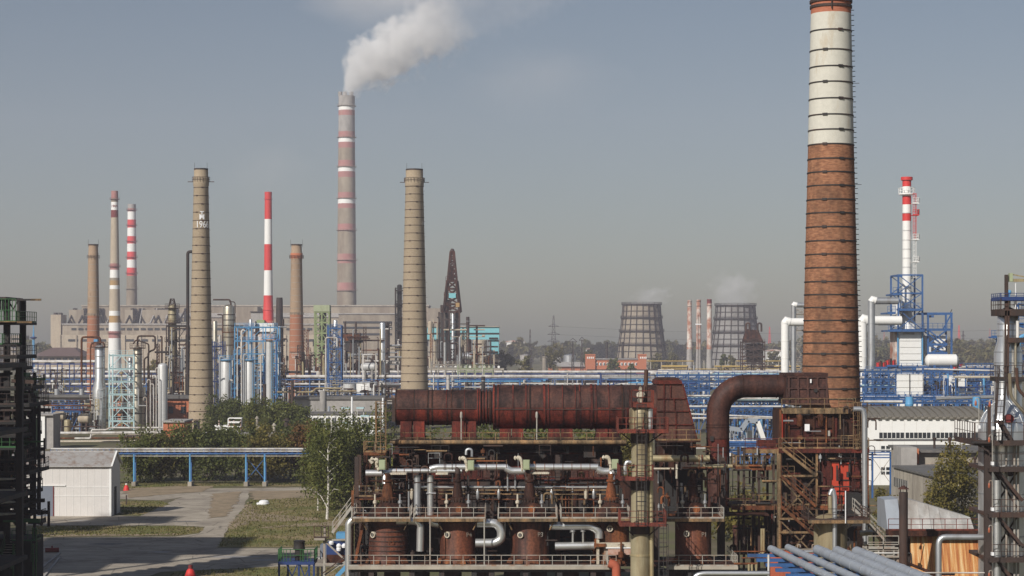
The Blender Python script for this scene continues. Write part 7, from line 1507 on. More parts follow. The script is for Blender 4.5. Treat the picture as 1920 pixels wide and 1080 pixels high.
# --- barrel-roofed workshop
WD = 360; u = U(WD); t = thing('workshop', 'long white workshop with striped barrel roof and a ribbon of dark windows', 'building', u.base(1740))
x0, x1 = u.x(1627), u.x(1850); ze = u.z(783); wl = MB().box(x0, x1, WD, WD + .3, 0, ze).build('front_wall', M['whitewall'], t, smooth=False); dep = 20.0
MB().box(x1 - .3, x1, WD + .3, WD + dep, 0, ze).build('end_wall', M['greyconc'], t, smooth=False); MB().box(x0, x0 + .3, WD + .3, WD + dep, 0, ze).build('end_wall', M['whitewall'], t, smooth=False)
rise = 1.45; nst = 34
def roof_strip(xa, xb, off):
    q = MB(); K = 12; arc = [(WD - .5 + (dep + 1) * i / K, ze + rise * math.sin(math.pi * i / K) ** .8 + off) for i in range(K + 1)]
    for (ya, za), (yb, zb_) in zip(arc, arc[1:]): q.add([(xa, ya, za), (xb, ya, za), (xb, yb, zb_), (xa, yb, zb_), (xa, ya, za - .25), (xb, ya, za - .25), (xb, yb, zb_ - .25), (xa, yb, zb_ - .25)], [(0,1,2,3),(0,4,5,1),(1,5,6,2),(3,2,6,7),(0,3,7,4)])
    return q
for i in range(nst):
    xa = x0 - .3 + (x1 - x0 + .6) * i / nst; xb = x0 - .3 + (x1 - x0 + .6) * (i + 1) / nst
    roof_strip(xa, xb, .0 if i % 2 else .28).build('roof_sheet', M['barrelroof'], t)
q = MB(); q.prism([(WD + dep * i / 12, ze + rise * math.sin(math.pi * i / 12) ** .8 - .1) for i in range(13)] + [(WD + dep, ze - .1), (WD, ze - .1)], 'x', x1 - .32, x1 - .05); q.build('gable', M['greyconc'], t, smooth=False)
MB().box(x0 - .3, x1 + .3, WD - .35, WD - .002, ze - .12, ze + .1).build('eaves_gutter', M['concrete'], t, smooth=False)
px = 1648.5; k = 0
while px < 1846:
    bx(t, u, 'window', 'glassdark', px, 811, px + 6.4, 821.5, -.06, .1, wl); bx(t, u, 'window_bar', 'white', px + 6.6, 810.5, px + 7.6, 822, -.1, .1, wl); px += 8.0 + (1.6 if k % 6 == 5 else 0); k += 1
for py in (836, 843, 876, 884):
    for kk in range(3 if py < 860 else 2): bx(t, u, 'window', 'glassdark', 1652 + kk * 9.5, py, 1659 + kk * 9.5, py + 5.5, -.06, .1, wl)
for k in range(1, 5): MB().box(x0 + 2.2 * k - .02, x0 + 2.2 * k + .02, WD - .03, WD - .002, 0, ze - .2).build('wall_seam', M['shedwall'], t, smooth=False)
# pipe bridge before the workshop
u = U(330); t = thing('pipe_bridge', 'short blue pipe bridge on two posts before the white workshop', 'pipe bridge', u.base(1652))
for px in (1636, 1670): bx(t, u, 'post', 'blue', px - 1.6, 847, px + 1.6, 640 + H*F/330, 0, .3)
for py in (848, 853, 858): bx(t, u, 'girder', 'blue', 1624, py - 1, 1690, py + 1, -.1, .25)
q = MB(); q.beam(u.p(1637, 860, .1), u.p(1669, 905, .1), .08); q.beam(u.p(1669, 860, .1), u.p(1637, 905, .1), .08); q.build('brace', M['greyrail'], t)
for k in range(3): q = MB(); q.cyl(u.p(1622, 845, .3 * k), u.p(1692, 845, .3 * k), .1, n=8); q.build('pipe', M['galv'], t)
# --- grey flat-roofed workshop
u = U(302); t = thing('grey_workshop', 'grey concrete workshop with red brick pier and flat tar roof', 'building', u.base(1760))
bx(t, u, 'gable_pier', 'greyconc', 1675, 835, 1704, 960, -6, 0); bx(t, u, 'brick_pier', 'wallbrick', 1704, 840, 1718, 872, -2, 0)
bx(t, u, 'upper_wall', 'concrete', 1704, 848, 1880, 960, 0, 14); bx(t, u, 'upper_roof', 'tarroof', 1700, 843.5, 1884, 848, -1, 15); bx(t, u, 'upper_roof', 'tarroof', 1676, 833.5, 1884, 836, 14, 17)
bx(t, u, 'upper_band', 'wallbrick', 1718, 871, 1880, 873, -.2, -.003)
# lower wing running towards us: wall from far left to near right
a0, a1 = U(296).base(1676), U(268).base(1772); zt = U(296).z(876); dv = (a1 - a0).normalized(); nv = Vector((dv.y, -dv.x, 0)); 
q = MB(); q.hexa([a0, a1, a1 + Vector((14, 5, 0)), a0 + Vector((14, 5, 0))], [p + Vector((0, 0, zt)) for p in (a0, a1, a1 + Vector((14, 5, 0)), a0 + Vector((14, 5, 0)))]); wg = q.build('wing_wall', M['concrete'], t, smooth=False)
q = MB(); q.hexa([p + Vector((0, 0, zt + .003)) for p in (a0 - Vector((.3,0,0)), a1 - Vector((.3,.3,0)), a1 + Vector((14.3, 5, 0)), a0 + Vector((14.3, 5, 0)))], [p + Vector((0, 0, zt + .3)) for p in (a0 - Vector((.3,0,0)), a1 - Vector((.3,.3,0)), a1 + Vector((14.3, 5, 0)), a0 + Vector((14.3, 5, 0)))]); q.build('wing_roof', M['tarroof'], t, smooth=False)
left = Vector((-dv.y, dv.x, 0)); left = left if left.x < 0 else -left
for s0, s1, z0, z1, nm in [(.0, .30, .80, .62, 'window_band'), (.32, .98, .42, .16, 'window_band')]:
    p, r_ = a0.lerp(a1, s0), a0.lerp(a1, s1); q = MB(); q.hexa([p + left * .05 + Vector((0,0,zt*z1)), r_ + left * .05 + Vector((0,0,zt*z1)), r_ - left * .1 + Vector((0,0,zt*z1)), p - left * .1 + Vector((0,0,zt*z1))], [p + left * .05 + Vector((0,0,zt*z0)), r_ + left * .05 + Vector((0,0,zt*z0)), r_ - left * .1 + Vector((0,0,zt*z0)), p - left * .1 + Vector((0,0,zt*z0))]); q.build(nm, M['glassdark'], wg, smooth=False)
    for k in range(9): pp = p.lerp(r_, k / 8); q = MB(); q.beam(pp + left * .06 + Vector((0,0,zt*z1)), pp + left * .06 + Vector((0,0,zt*z0)), .1); q.build('mullion', M['greyconc'], wg)
for k in range(1, 5): pp = a0.lerp(a1, k / 5); q = MB(); q.beam(pp + left * .02, pp + left * .02 + Vector((0,0,zt)), .05); q.build('panel_joint', M['tarroof'], wg)
for px, tp, bt, lb in [(1752,820,846,'left brown mushroom vent on the grey roof'),(1781,820,846,'middle brown mushroom vent on the grey roof'),(1837,824,846,'right brown mushroom vent on the grey roof'),(1828,856,905,'low brown mushroom vent near the steel tower')]:
    uu = U(306 if tp < 850 else 280); tt = thing('mushroom_vent', lb, 'vent', uu.p(px, bt), 'brown mushroom vents'); q = MB(); q.lathe((uu.x(px), uu.D), [(uu.m(3.4), uu.z(bt)), (uu.m(3), uu.z(bt - 4)), (uu.m(2.2), uu.z(bt - 6)), (uu.m(2.2), uu.z(tp + 6))], 12); q.build('pipe', M['darkbrown'], tt); q = MB(); q.lathe((uu.x(px), uu.D), [(uu.m(2.2), uu.z(tp + 6)), (uu.m(3.8), uu.z(tp + 4)), (uu.m(3.8), uu.z(tp + 1)), (uu.m(2), uu.z(tp))], 12); q.build('cap', M['darkbrown'], tt)

# ================================================================== near right: steel tower, lagged furnace, pipes
TD = 165; u = U(TD); t = thing('steel_tower', 'dark rusty steel tower with decks and stairs at the right edge', 'steel tower', u.base(1880))
for px, dy, w_ in ((1852, 0, .55), (1859, .8, .25), (1935, 0, .5), (1897, 6.8, .4), (1935, 6.5, .4)): q = MB(); q.beam(u.base(px, dy), u.p(px, 826 if w_ > .3 else 760, dy), w_); q.build('tower_post', M['darkbrown'], t)
for py, x0 in ((828, 1822), (877, 1850), (962, 1850), (1046, 1850)):
    deck(t, x0, 1960, py, -1.0, 6.5, TD, 'darkbrown', 'darkbrown', 'f' if x0 > 1840 else 'fl', th=.28, step=1.0, rail_h=1.6 if py < 870 else 1.2)
for a, b in (((1866, 880), (1914, 938)), ((1866, 965), (1916, 1025)), ((1866, 1049), (1916, 1110)), ((1872, 788), (1896, 828))):
    stair(t, u.p(b[0], b[1], -.6), u.p(a[0], a[1], -.6), 1.0, M['dark'], M['darkbrown'], False, tread_d=.3)
for a, b in (((1918, 880), (1866, 960)), ((1918, 965), (1866, 1044)), ((1866, 880), (1918, 960))): q = MB(); q.beam(u.p(*a, 1.2), u.p(*b, 1.2), .14); q.build('cross_brace', M['darkbrown'], t)
for px in (1862, 1876): q = MB(); q.beam(u.p(px + 8, 700, -.5), u.p(px, 826, -.5), .13); q.build('stair_string', M['dark'], t)
q = MB(); q.ladder(u.p(1868, 828, -.5), u.p(1874, 706, -.5), .7, .07, .45); q.build('ladder', M['dark'], t)
for px in (1890, 1905, 1912): q = MB(); q.cyl(u.p(px, 1100, .5), u.p(px, 835, .5), .09, n=8); q.build('conduit', M['greyrail'], t)
u.box(MB(), 1816, 826, 1850, 830, -1.3, -.9).build('cantilever', M['dark'], t); q = MB(); q.beam(u.p(1824, 830, -.8), u.p(1850, 846, -.8), .14); q.build('bracket', M['darkbrown'], t)
# chrome vessel with onion dome
cu_ = (u.x(1898), TD + 3.2); t = thing('chrome_vessel', 'big chrome onion-domed vessel inside the right steel tower', 'vessel', (cu_[0], cu_[1], 0))
q = MB(); q.lathe(cu_, [(u.m(46), 0), (u.m(46), u.z(812)), (u.m(44), u.z(795)), (u.m(36), u.z(778)), (u.m(22), u.z(762)), (u.m(11), u.z(752)), (u.m(7.5), u.z(742)), (u.m(7), u.z(716))], 44); q.build('shell', M['alu'], t)
for k in range(16):
    a = 2 * math.pi * k / 16; d = Vector((math.cos(a), math.sin(a), 0)); q = MB(); pr = [(46.3, 812), (44.3, 795), (36.3, 778), (22.3, 762), (11.3, 752)]; q.tube([Vector((*cu_, u.z(py))) + d * u.m(r) for r, py in pr], .03, 5); q.build('dome_seam', M['galv'], t)
for py in (786, 886, 1000, 1085):
    px = 1899; q = MB(); p = Vector((u.x(px), cu_[1] - u.m(46 if py > 800 else 41), u.z(py))); q.cyl(p + Vector((0, .4, 0)), p + Vector((0, -.35, .0)), u.m(8.5), n=18); q.build('manhole', M['darkred'] if py < 800 else M['darkbrown'], t); q = MB(); q.beam(p + Vector((.35, -.4, 0)), p + Vector((.75, -.5, .1)), .08); q.build('davit', M['galv'], t)
for py in (850, 930, 1010): q = MB(); z = u.z(py); q.lathe(cu_, [(u.m(46), z - .06), (u.m(46.6), z - .06), (u.m(46.6), z + .06), (u.m(46), z + .06)], 44, cap=False); q.build('lagging_band', M['galv'], t)
for px, r, mt in ((1868, 6, 'alu'), (1873, 2.5, 'galv')): q = MB(); q.cyl(u.p(px, 1100, -.2), u.p(px, 900, -.2), u.m(r), n=14); q.build('side_pipe', M[mt], t)
for lb, pts, r, mt in [('yellowed pipe curling over the onion dome to the right', [(1893,700),(1895,745),(1922,775),(1940,775)], 3.4, 'aluwarm'), ('dark pipe beside the yellowed pipe over the onion dome', [(1906,690),(1908,730),(1935,755)], 3.2, 'darkbrown')]: loose_pipe(lb, TD - .5, pts, r, mt, 12, 'dome_pipe')
# second chrome dome behind
uu = U(186); tt = thing('chrome_vessel', 'second chrome dome half hidden behind the onion-domed vessel', 'vessel', uu.base(1880)); q = MB(); q.lathe((uu.x(1882), 186), [(uu.m(34), 0), (uu.m(34), uu.z(815)), (uu.m(31), uu.z(785)), (uu.m(24), uu.z(765)), (uu.m(14), uu.z(752)), (uu.m(5), uu.z(746))], 36); q.build('shell', M['alu'], tt)
# upper chrome column
UD = 200; u = U(UD); cc = (u.x(1890), UD); t = thing('chrome_column', 'chrome column with crane davit and blue top platform at the right edge', 'column', (cc[0], UD, 0))
q = MB(); q.lathe(cc, [(u.m(26), 0), (u.m(26), u.z(660)), (u.m(20), u.z(640)), (u.m(19), u.z(590)), (u.m(12), u.z(580)), (u.m(5), u.z(576)), (u.m(5), u.z(562))], 32); q.build('shell', M['alu'], t)
for py in (607, 619, 630, 660, 680, 700): q = MB(); z = u.z(py); r = u.m(26.5 if py > 650 else 20.2); q.lathe(cc, [(r - .3, z - .06), (r, z - .06), (r, z + .06), (r - .3, z + .06)], 32, cap=False); q.build('lagging_band', M['galv'], t)
deck(t, 1867, 1940, 583, -2.0, 2.0, UD, 'darkbrown', 'darkbrown', 'flb', th=.5, step=.8, rail_h=1.2); deck(t, 1867, 1940, 560, -2.0, 2.0, UD, 'navy', 'navy', 'fl', th=.22, step=.8, rail_h=.5)
deck(t, 1880, 1950, 633, -2.2, 1.6, UD, 'darkbrown', 'darkbrown', '', th=.5); deck(t, 1863, 1950, 709, -2.2, 1.6, UD, 'dark', 'darkbrown', 'fl', th=.3, step=.8, rail_h=1.3)
for px in (1875, 1880): q = MB(); q.beam(u.p(px, 760, -1.9), u.p(px + 2, 583, -1.9), .2); q.build('support_post', M['darkbrown'], t)
for a, b in (((1881, 640), (1886, 650)), ((1905, 640), (1899, 652)), ((1870, 586), (1878, 596))): q = MB(); q.beam(u.p(*a, -1.6), u.p(*b, -1.3), .14); q.build('bracket', M['darkbrown'], t)
for px, r, y0, y1, mt in ((1900, 3, 602, 641, 'pipewhite'), (1896, 2.5, 641, 760, 'aluwarm'), (1913, 1.0, 583, 760, 'greyrail'), (1875, 2.6, 620, 760, 'galv')): q = MB(); q.cyl(u.p(px, y1, -1.7), u.p(px, y0, -1.7), u.m(r), n=10); q.build('side_pipe', M[mt], t)
q = MB(); q.beam(u.p(1880, 583, -1.5), u.p(1880, 516, -1.5), .32); q.build('davit_post', M['darkbrown'], t); q = MB(); q.beam(u.p(1886, 526.5, -1.5), u.p(1950, 526.5, -1.5), .3, .3); q.beam(u.p(1888, 515, -1.5), u.p(1950, 527, -1.5), .12); q.build('davit_jib', M['yellowpipe'], t)
u.box(MB(), 1885, 513, 1891, 529, -1.8, -1.2).build('davit_head', M['palegreen'], t); q = MB(); q.beam(u.p(1897, 529, -1.5), u.p(1897, 578, -1.5), .07); q.build('davit_rope', M['signwhite'], t); u.box(MB(), 1895, 576, 1900, 583, -1.8, -1.3).build('hook_block', M['signwhite'], t)
hvessel('light blue motor drum on the top platform at the right edge', 1886, 1894, 548, UD + .5, 4.5, 'bluel', saddle='bluel', legs_to=558)
frame('blue steel frame behind the chrome column at the right edge', 230, 1908, 1990, 570, 780, [590, 610, 640, 670, 700], 'blue', 5, 2, 'x', .3)
loose_pipe('bright blue pipe behind the chrome column', 228, [(1911, 760), (1911, 634), (1940, 620)], 4, 'bluel', 6)
uu = U(330); tt = thing('ladder_platform', 'small blue outlook platform left of the chrome column', 'platform', uu.base(1868)); 
column('slim white column carrying the small blue outlook platform', 1873, 332, [(934,3),(622,3)], 'pipewhite', (), (), False, n=12, name='white_riser')
o = uu.box(MB(), 1859, 631, 1872, 634, 0, 2).build('deck', M['blue'], tt); q = MB(); q.rail(uu.p(1859, 631, 0), uu.p(1872, 631, 0), 1.0, .5, .06); q.beam(uu.p(1864, 634, .5), uu.p(1873, 640, .5), .1); q.build('railing', M['blue'], tt); q = MB(); q.beam(uu.base(1871, 1), uu.p(1871, 633, 1), .15); q.build('post', M['blue'], tt)
# gooseneck lamps on the tower
for i, (px, py) in enumerate([(1847, 905), (1847, 988), (1847, 1072), (1822, 752), (1848, 754), (1847, 820), (1685, 970)]):
    u = U(164 if px > 1700 else 176); t = thing('lamp', 'orange gooseneck lamp, ' + ['upper one on the tower side post','middle one on the tower side post','lowest one on the tower side post','leftmost above the tower walkway','one beside the chrome dome','one under the tower walkway','one on the walkway beside the dark flue pipe'][i], 'lamp', u.p(px, py + 40, -1.4), 'orange gooseneck lamps')
    q = MB(); q.tube(bend([u.p(px + 6, py + 50, -1.4), u.p(px + 6, py - 6, -1.4), u.p(px, py - 6, -1.4), u.p(px, py, -1.4)], .15), .035, 6); q.build('gooseneck', M['greyrail'], t)
    q = MB(); q.lathe((u.x(px), u.D - 1.4), [(u.m(1), u.z(py + 8)), (u.m(2.2), u.z(py + 6)), (u.m(2), u.z(py)), (u.m(.8), u.z(py - 2))], 10); q.build('lamp_glass', M['orangelamp'], t); u.box(MB(), px + 4, py + 44, px + 8, py + 50, -1.6, -1.2).build('junction_box', M['signwhite'], t)

# --- lagged furnace with orange sheet
FD2 = 180; u = U(FD2); t = thing('lagged_furnace', 'pale crumpled lagged furnace hood above the orange streaked sheet', 'furnace', u.base(1760))
n = 9; tops = [(1660, 938), (1685, 936), (1703, 937), (1722, 941), (1742, 947), (1762, 953), (1782, 959), (1802, 965), (1822, 971)]
for (a, ya), (b, yb) in zip(tops, tops[1:]):
    q = MB(); yo = random.uniform(-.12, .12); q.hexa([u.p(a, 992, -1 + yo), u.p(b, 992, -1 + yo), u.p(b, 992, 4), u.p(a, 992, 4)], [u.p(a, ya, .6 + yo), u.p(b, yb, .6 + yo), u.p(b, yb, 4), u.p(a, ya, 4)]); q.build('lagging_sheet', M['flare'] if a >= 1685 else M['greypipe'], t, smooth=False)
u.box(MB(), 1632, 945, 1659, 1010, 12, 14).build('dark_gap_slab', M['black'], t); u.box(MB(), 1684, 1000, 1836, 1150, 0, 6).build('furnace_body', M['dark'], t, smooth=False)  # first box: black slab set back for the dark gap beside the hood
for k in range(9):
    a, b = 1700 + 14.6 * k, 1700 + 14.6 * (k + 1); sk = lambda px: (px - 1766) * .06
    q = MB(); q.hexa([u.p(a + sk(a), 1074, -3.0), u.p(b + sk(b) - .25, 1074, -3.0), u.p(b + sk(b) - .25, 1074, -2.7), u.p(a + sk(a), 1074, -2.7)], [u.p(a - sk(a) * .4, 998, -1.4), u.p(b - sk(b) * .4 - .25, 998, -1.4), u.p(b - sk(b) * .4 - .25, 998, -1.1), u.p(a - sk(a) * .4, 998, -1.1)]); q.build('streaked_plate', M['streaksheet'], t, smooth=False)
deck(t, 1656, 1844, 990, -2.6, -1.1, FD2, 'rust', 'redrail', 'f', th=.38, edge='rust', step=1.0)
for px in (1700, 1760, 1820): q = MB(); q.beam(u.p(px, 1000, -1.3), u.p(px, 1012, .8), .14); q.build('bracket', M['darkbrown'], t)
for px in (1722, 1740, 1770, 1800): q = MB(); q.tube(bend([u.p(px, 996, -2.2), u.p(px + 6, 1001, -2.2), u.p(px + 12, 996, -2.2)], .3), .08, 6); q.build('hanging_cable', M['dark'], t)
u2 = U(172); t = thing('dark_flue_pipe', 'dark brown capped flue pipe in front of the lagged furnace', 'flue pipe', u2.base(1694)); q = MB(); q.cyl(u2.base(1694), u2.p(1694, 923), u2.m(8.2), n=22); q.build('pipe', M['darkbrown'], t)
q = MB(); q.lathe((u2.x(1694), 172), [(u2.m(11), u2.z(917)), (u2.m(6), u2.z(913)), (.05, u2.z(910))], 10); q.build('rain_cap', M['rusttop'], t)
for s in (-1, 1): q = MB(); q.beam(u2.p(1694 + s * 6, 924), u2.p(1694 + s * 6, 916), .08); q.build('cap_stay', M['dark'], t)
loose_pipe('thick chrome pipe turning down before the orange sheet', 166, [(1860,1007),(1760,1007),(1760,1100)], 5.6, 'galv', 14, 'chrome_pipe', n=16)
loose_pipe('sloping rusty pipe below the orange sheet', 170, [(1702,1056),(1752,1076),(1790,1076)], 3.0, 'rust', 3)
loose_pipe('thin white level pipe along the foot of the orange sheet', 165, [(1700,1074),(1850,1074)], 1.4, 'pipewhite', 3)
loose_pipe('white bracket pipe left of the dark flue pipe', 173, [(1630,1037),(1708,1037),(1710,1060)], 1.4, 'pipewhite', 3)
loose_pipe('fat yellow-grey pipe bend behind the access stair', 190, [(1612,1000),(1640,998),(1654,1010),(1654,1080)], 5.5, 'aluwarm', 8)
loose_pipe('rusty pipe hook left of the access stair', 186, [(1602,1060),(1602,994),(1606,992)], 1.8, 'rustorange', 3)
frame('small white truss platform below the access stair', 176, 1626, 1684, 1028, 1115, [1030, 1046], 'greyrail', 2, 3, 'x', .12, 'truss_platform', cat='platform')
# --- grey pipes on blue rack at the bottom
t = thing('pipe_rack', 'blue rack with fat grey pipes running towards the viewer at the bottom', 'pipe rack', (24, 150, 0)); zt = 8.0
def rp(off, D): return Vector((22.1 + off + (170 - D) * .088, D, zt))
for i, (off, r, D0) in enumerate([(0.0, .30, 170), (1.7, .30, 171), (3.5, .42, 168), (4.9, .42, 167), (6.3, .45, 166)]):
    q = MB(); q.cyl(rp(off, D0) + Vector((0, 0, r)), rp(off, 118) + Vector((0, 0, r)), r, n=18); q.build('grey_pipe', M['greypipe'], t)
    for kk in range(11): Dk = D0 - 1.2 - 3.1 * kk - .7 * i; q = MB(); q.cyl(rp(off, Dk) + Vector((0, 0, r)), rp(off, Dk - .14) + Vector((0, 0, r)), r * 1.05, n=18); q.build('joint_band', M['galv'] if kk % 3 else M['greypipe'], t)
for k in range(13):
    D = 169 - 3.6 * k; a = rp(-2.2, D); b = rp(7.2, D); MB().box(a.x, b.x, D - .22, D + .22, zt - .3, zt - .05).build('cross_beam', M['blue'], t, smooth=False)
for off in (1.0, 6.6): q = MB(); q.beam(rp(off, 171) - Vector((0,0,.95)), rp(off, 118) - Vector((0,0,.95)), .35, .6); q.build('girder', M['blue'], t)
for k in range(4):
    for off in (1.0, 6.6): p = rp(off, 166 - 14 * k); q = MB(); q.beam((p.x, p.y, 0), (p.x, p.y, zt - .8), .4); q.build('post', M['blue'], t)
loose_pipe('chrome elbow pipe lying behind the grey pipes', 172, [(1482,1034),(1538,1034),(1543,1042)], 2.6, 'alu', 5, 'chrome_pipe', n=12)
loose_pipe('long chrome pipe with white sleeve at the bottom edge', 158, [(1290,1100),(1306,1078),(1320,1075),(1442,1075)], 4.4, 'alu', 6, 'chrome_pipe', n=14)
loose_pipe('white vertical pipe beside the blue rack', 160, [(1441,1100),(1441,1040)], 2.0, 'pipewhite', 3)
for i, (x0, x1, py) in enumerate([(1376, 1436, 1034), (1376, 1420, 1057), (1390, 1436, 1046)]): loose_pipe(['upper','lower','middle'][i] + ' rusty pipe between fifth reactor and blue rack', 178 + i, [(x0, py), (x1, py)], 2.2 if i == 1 else 1.2, 'rustorange', 2)
for px in (1410, 1418, 1404): loose_pipe('brass-coloured gauge stub, %s of three beside the blue rack' % {1410: 'middle', 1418: 'right', 1404: 'left'}[px], 177, [(px, 1058), (px, 1070)], 2.0, 'yellowpipe', 1, 'gauge_stub', 'gauge')
u = U(182); t = thing('yard_slab', 'brown plank fence seen under the frame right of the fifth reactor', 'fence', U(206).base(1420))
for k in range(11): U(206).box(MB(), 1374 + 7 * k, 985, 1380 + 7 * k, 1040, 0, .2).build('plank', M['rusttop'], t, smooth=False)

# ================================================================== left foreground: process unit, its shade put into dark colours
LD = 200; u = U(LD); t = thing('process_unit', 'multi-deck steel process unit coloured dark as shade, with green railings at the left edge', 'process unit', u.base(20))
rl = random.Random(21)
for px in (-60, -20, 10, 15, 36):
    for dy in (0, 6.5): q = MB(); q.beam(u.base(px, dy), u.p(px, 560 if px < 30 else 700, dy), .4 if px in (15, -20) else .28); q.build('post', M['dark'], t)
decks = [(604, 38, 'green'), (668, 38, 'dark'), (646, 12, 'green'), (690, 30, 'dark'), (727, 52, 'dark'), (758, 62, 'dark'), (790, 46, 'dark'), (815, 48, 'dark'), (838, 40, 'green'), (862, 52, 'dark'), (884, 62, 'dark'), (905, 48, 'dark'), (926, 50, 'dark'), (947, 46, 'dark'), (968, 46, 'dark')]
for py, xr, rm in decks:
    deck(t, -80, xr, py, -1.5, 7, LD, 'black', rm, 'fr', th=.24, step=.8, rail_h=1.1)  # decks coloured black for the shade over the unit
q = MB(); q.rail(u.p(-60, 604, -1.6), u.p(37, 604, -1.6), 2.3, .35, .07); q.build('slatted_railing', M['green'], t); q = MB(); q.rail(u.p(15, 668, -1.5), u.p(38, 668, -1.5), 1.2, .35, .06); q.build('slatted_railing', M['dark'], t)
u.box(MB(), -60, 557, 16, 562, -1, 6).build('top_beam', M['dark'], t)
for px in (2, 6, 11, 15): u.box(MB(), px, 562, px + 1.5, 582, -.6, -.3).build('top_slat', M['dark'], t)
u.box(MB(), 32, 559, 36, 604, 0, .5).build('crane_post', M['dark'], t)
for a, b, mt, r in [((14, 562), (58, 562), 'dark', .09), ((58, 562), (77, 562), 'tanrail', .1)]: q = MB(); q.beam(u.p(*a), u.p(*b), r * 2); q.build('crane_jib', M[mt], t)
for a, b in (((16, 564), (25, 580)), ((33, 564), (25, 580))): q = MB(); q.beam(u.p(*a), u.p(*b), .12); q.build('crane_stay', M['dark'], t)
q = MB(); q.beam(u.p(-5, 604.5, -1.8), u.p(40, 604.5, -1.8), .12); q.build('deck_edge', M['dark'], t); q = MB(); q.beam(u.p(-5, 603.5 + .0, -2), u.p(38, 603.5, -2), .05, .1); q.build('deck_edge', M['tanrail'], t)
for k in range(16): q = MB(); q.beam(u.p(38 + 1.9 * k, 604.3, -1.7), u.p(39.2 + 1.9 * k, 604.3, -1.7), .2); q.build('ladder_rung', M['tanrail'], t)
q = MB(); q.beam(u.p(-5, 604.3, -1.7), u.p(68, 604.3, -1.7), .08, .1); q.build('boom', M['tanrail'], t)
for k in range(7):                                                     # yellowish soffit plates between the lower decks
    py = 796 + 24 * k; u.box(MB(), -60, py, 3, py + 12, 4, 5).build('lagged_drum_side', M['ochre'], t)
for py in (895, 916, 938, 960): q = MB(); q.prism([(u.x(-30), u.z(py + 2)), (u.x(2), u.z(py + 3.5)), (u.x(30), u.z(py + 2)), (u.x(42), u.z(py + .5)), (u.x(30), u.z(py - 1)), (u.x(-30), u.z(py - 1))], 'y', LD - 2.2, LD - 1.2); q.build('fan_tray', M['insul'], t)
for k in range(64):
    py = rl.uniform(700, 985); xr = rl.uniform(46, 82) if rl.random() < .5 else rl.uniform(20, 60); mt = rl.choice(('dark','dark','black','darkbrown','green')); q = MB(); dy = rl.uniform(-1.4, 5)
    if rl.random() < .6: q.beam(u.p(rl.uniform(-10, 35), py, dy), u.p(xr, py + rl.uniform(-3, 3), dy), rl.uniform(.12, .4)); nm = 'pipe_stub'
    else: px = rl.uniform(5, 72); q.beam(u.p(px, py, dy), u.p(px, py + rl.uniform(15, 60), dy), rl.uniform(.08, .3)); nm = 'riser'
    q.build(nm, M[mt], t)
for px, r, y0, y1 in ((22, 9, 700, 990), (48, 6, 740, 960), (-15, 18, 700, 1000), (60, 3.5, 760, 970)): q = MB(); q.lathe((u.x(px), LD + 3), [(u.m(r), u.z(y1)), (u.m(r), u.z(y0 + 4)), (u.m(r * .5), u.z(y0))], 16); q.build('dark_vessel', M['black'], t)
for a in [(20,735,46,782),(28,790,50,860),(10,700,30,726)]: u.box(MB(), *a, 4, 6).build('green_panel', M['green'], t)
# stair and ground platform in green
stair(t, u.p(8, 1060, -2.5), u.p(12, 1008, .5), 1.3, M['greyrail'], M['green'], True, n=12, across=(1, 0, 0)); 
deck(t, 34, 78, 1010, -2.5, 0, LD, 'dark', 'green', 'fr', th=.2, step=.8); deck(t, 52, 78, 976, 0, 2, LD, 'dark', 'dark', 'fr', th=.35, step=.7)
for px in (36, 73, 78): q = MB(); q.beam(u.base(px, -2.4), u.p(px, 985 if px > 70 else 1010, -2.4), .14); q.build('green_post', M['green'], t)
q = MB(); q.ladder(u.p(76, 1048, -2.6), u.p(76, 1010, -2.6), .6, .06, .4); q.build('green_ladder', M['green'], t); q = MB(); q.lathe((u.x(82), LD - 1), [(.05, u.z(984)), (.18, u.z(982)), (.18, u.z(977)), (.05, u.z(975))], 10); q.beam(u.p(76, 982, -1), u.p(82, 982, -1), .05); q.build('flood_lamp', M['dark'], t)
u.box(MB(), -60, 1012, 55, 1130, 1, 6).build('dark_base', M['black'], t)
for px, py in ((97, 1036),): g = G(px, py); tt = thing('red_manifold', 'dark red low pipe manifold on the yard kerb', 'manifold', g); q = MB(); q.cyl(g + Vector((-.8, 0, .3)), g + Vector((.8, .4, .3)), .28, n=10); q.build('body', M['darkred'], tt); q = MB(); q.cyl(g + Vector((0, .2, .3)), g + Vector((0, .2, .8)), .1, n=8); q.build('valve', M['darkred'], tt)
# unseen blocks added outside the left edge to throw shadows over the yard
def shadow_block(label, x0, x1, y0, y1, h, decks_, name='process_block'):
    t = thing(name, label, 'process unit', ((x0 + x1) / 2, y0, 0))
    for x in (x0, x1):
        for y in (y0, y1): MB().box(x - .3, x + .3, y - .3, y + .3, 0, h).build('post', M['dark'], t)
    for k in range(decks_): z = h * (k + 1) / decks_; MB().box(x0 - .6, x1 + .6, y0 - .6, y1 + .6, z - .4, z).build('deck', M['dark'], t); q = MB(); q.rail((x0, y0, z), (x1, y0, z), 1.1, 1.5); q.build('railing', M['green'], t)
    q = MB(); q.lathe(((x0 + x1) / 2, (y0 + y1) / 2), [((x1 - x0) * .46, 0), ((x1 - x0) * .46, h * .92), ((x1 - x0) * .2, h * .97)], 20); q.build('vessel', M['galv'], t); return t
shadow_block('tall unseen decked block added outside the left edge for its shadow, farther one', -106, -80, 176, 196, 53, 7)
shadow_block('unseen decked block added outside the left edge for its shadow, nearer one', -72, -56, 150, 166, 40, 6)
shadow_block('slender unseen tower added outside the left edge to shadow the lawn', -121, -110, 196, 206, 70, 8)
shadow_block('low wide unseen block added outside the left edge for its shadow', -66, -46, 172, 186, 24, 4)
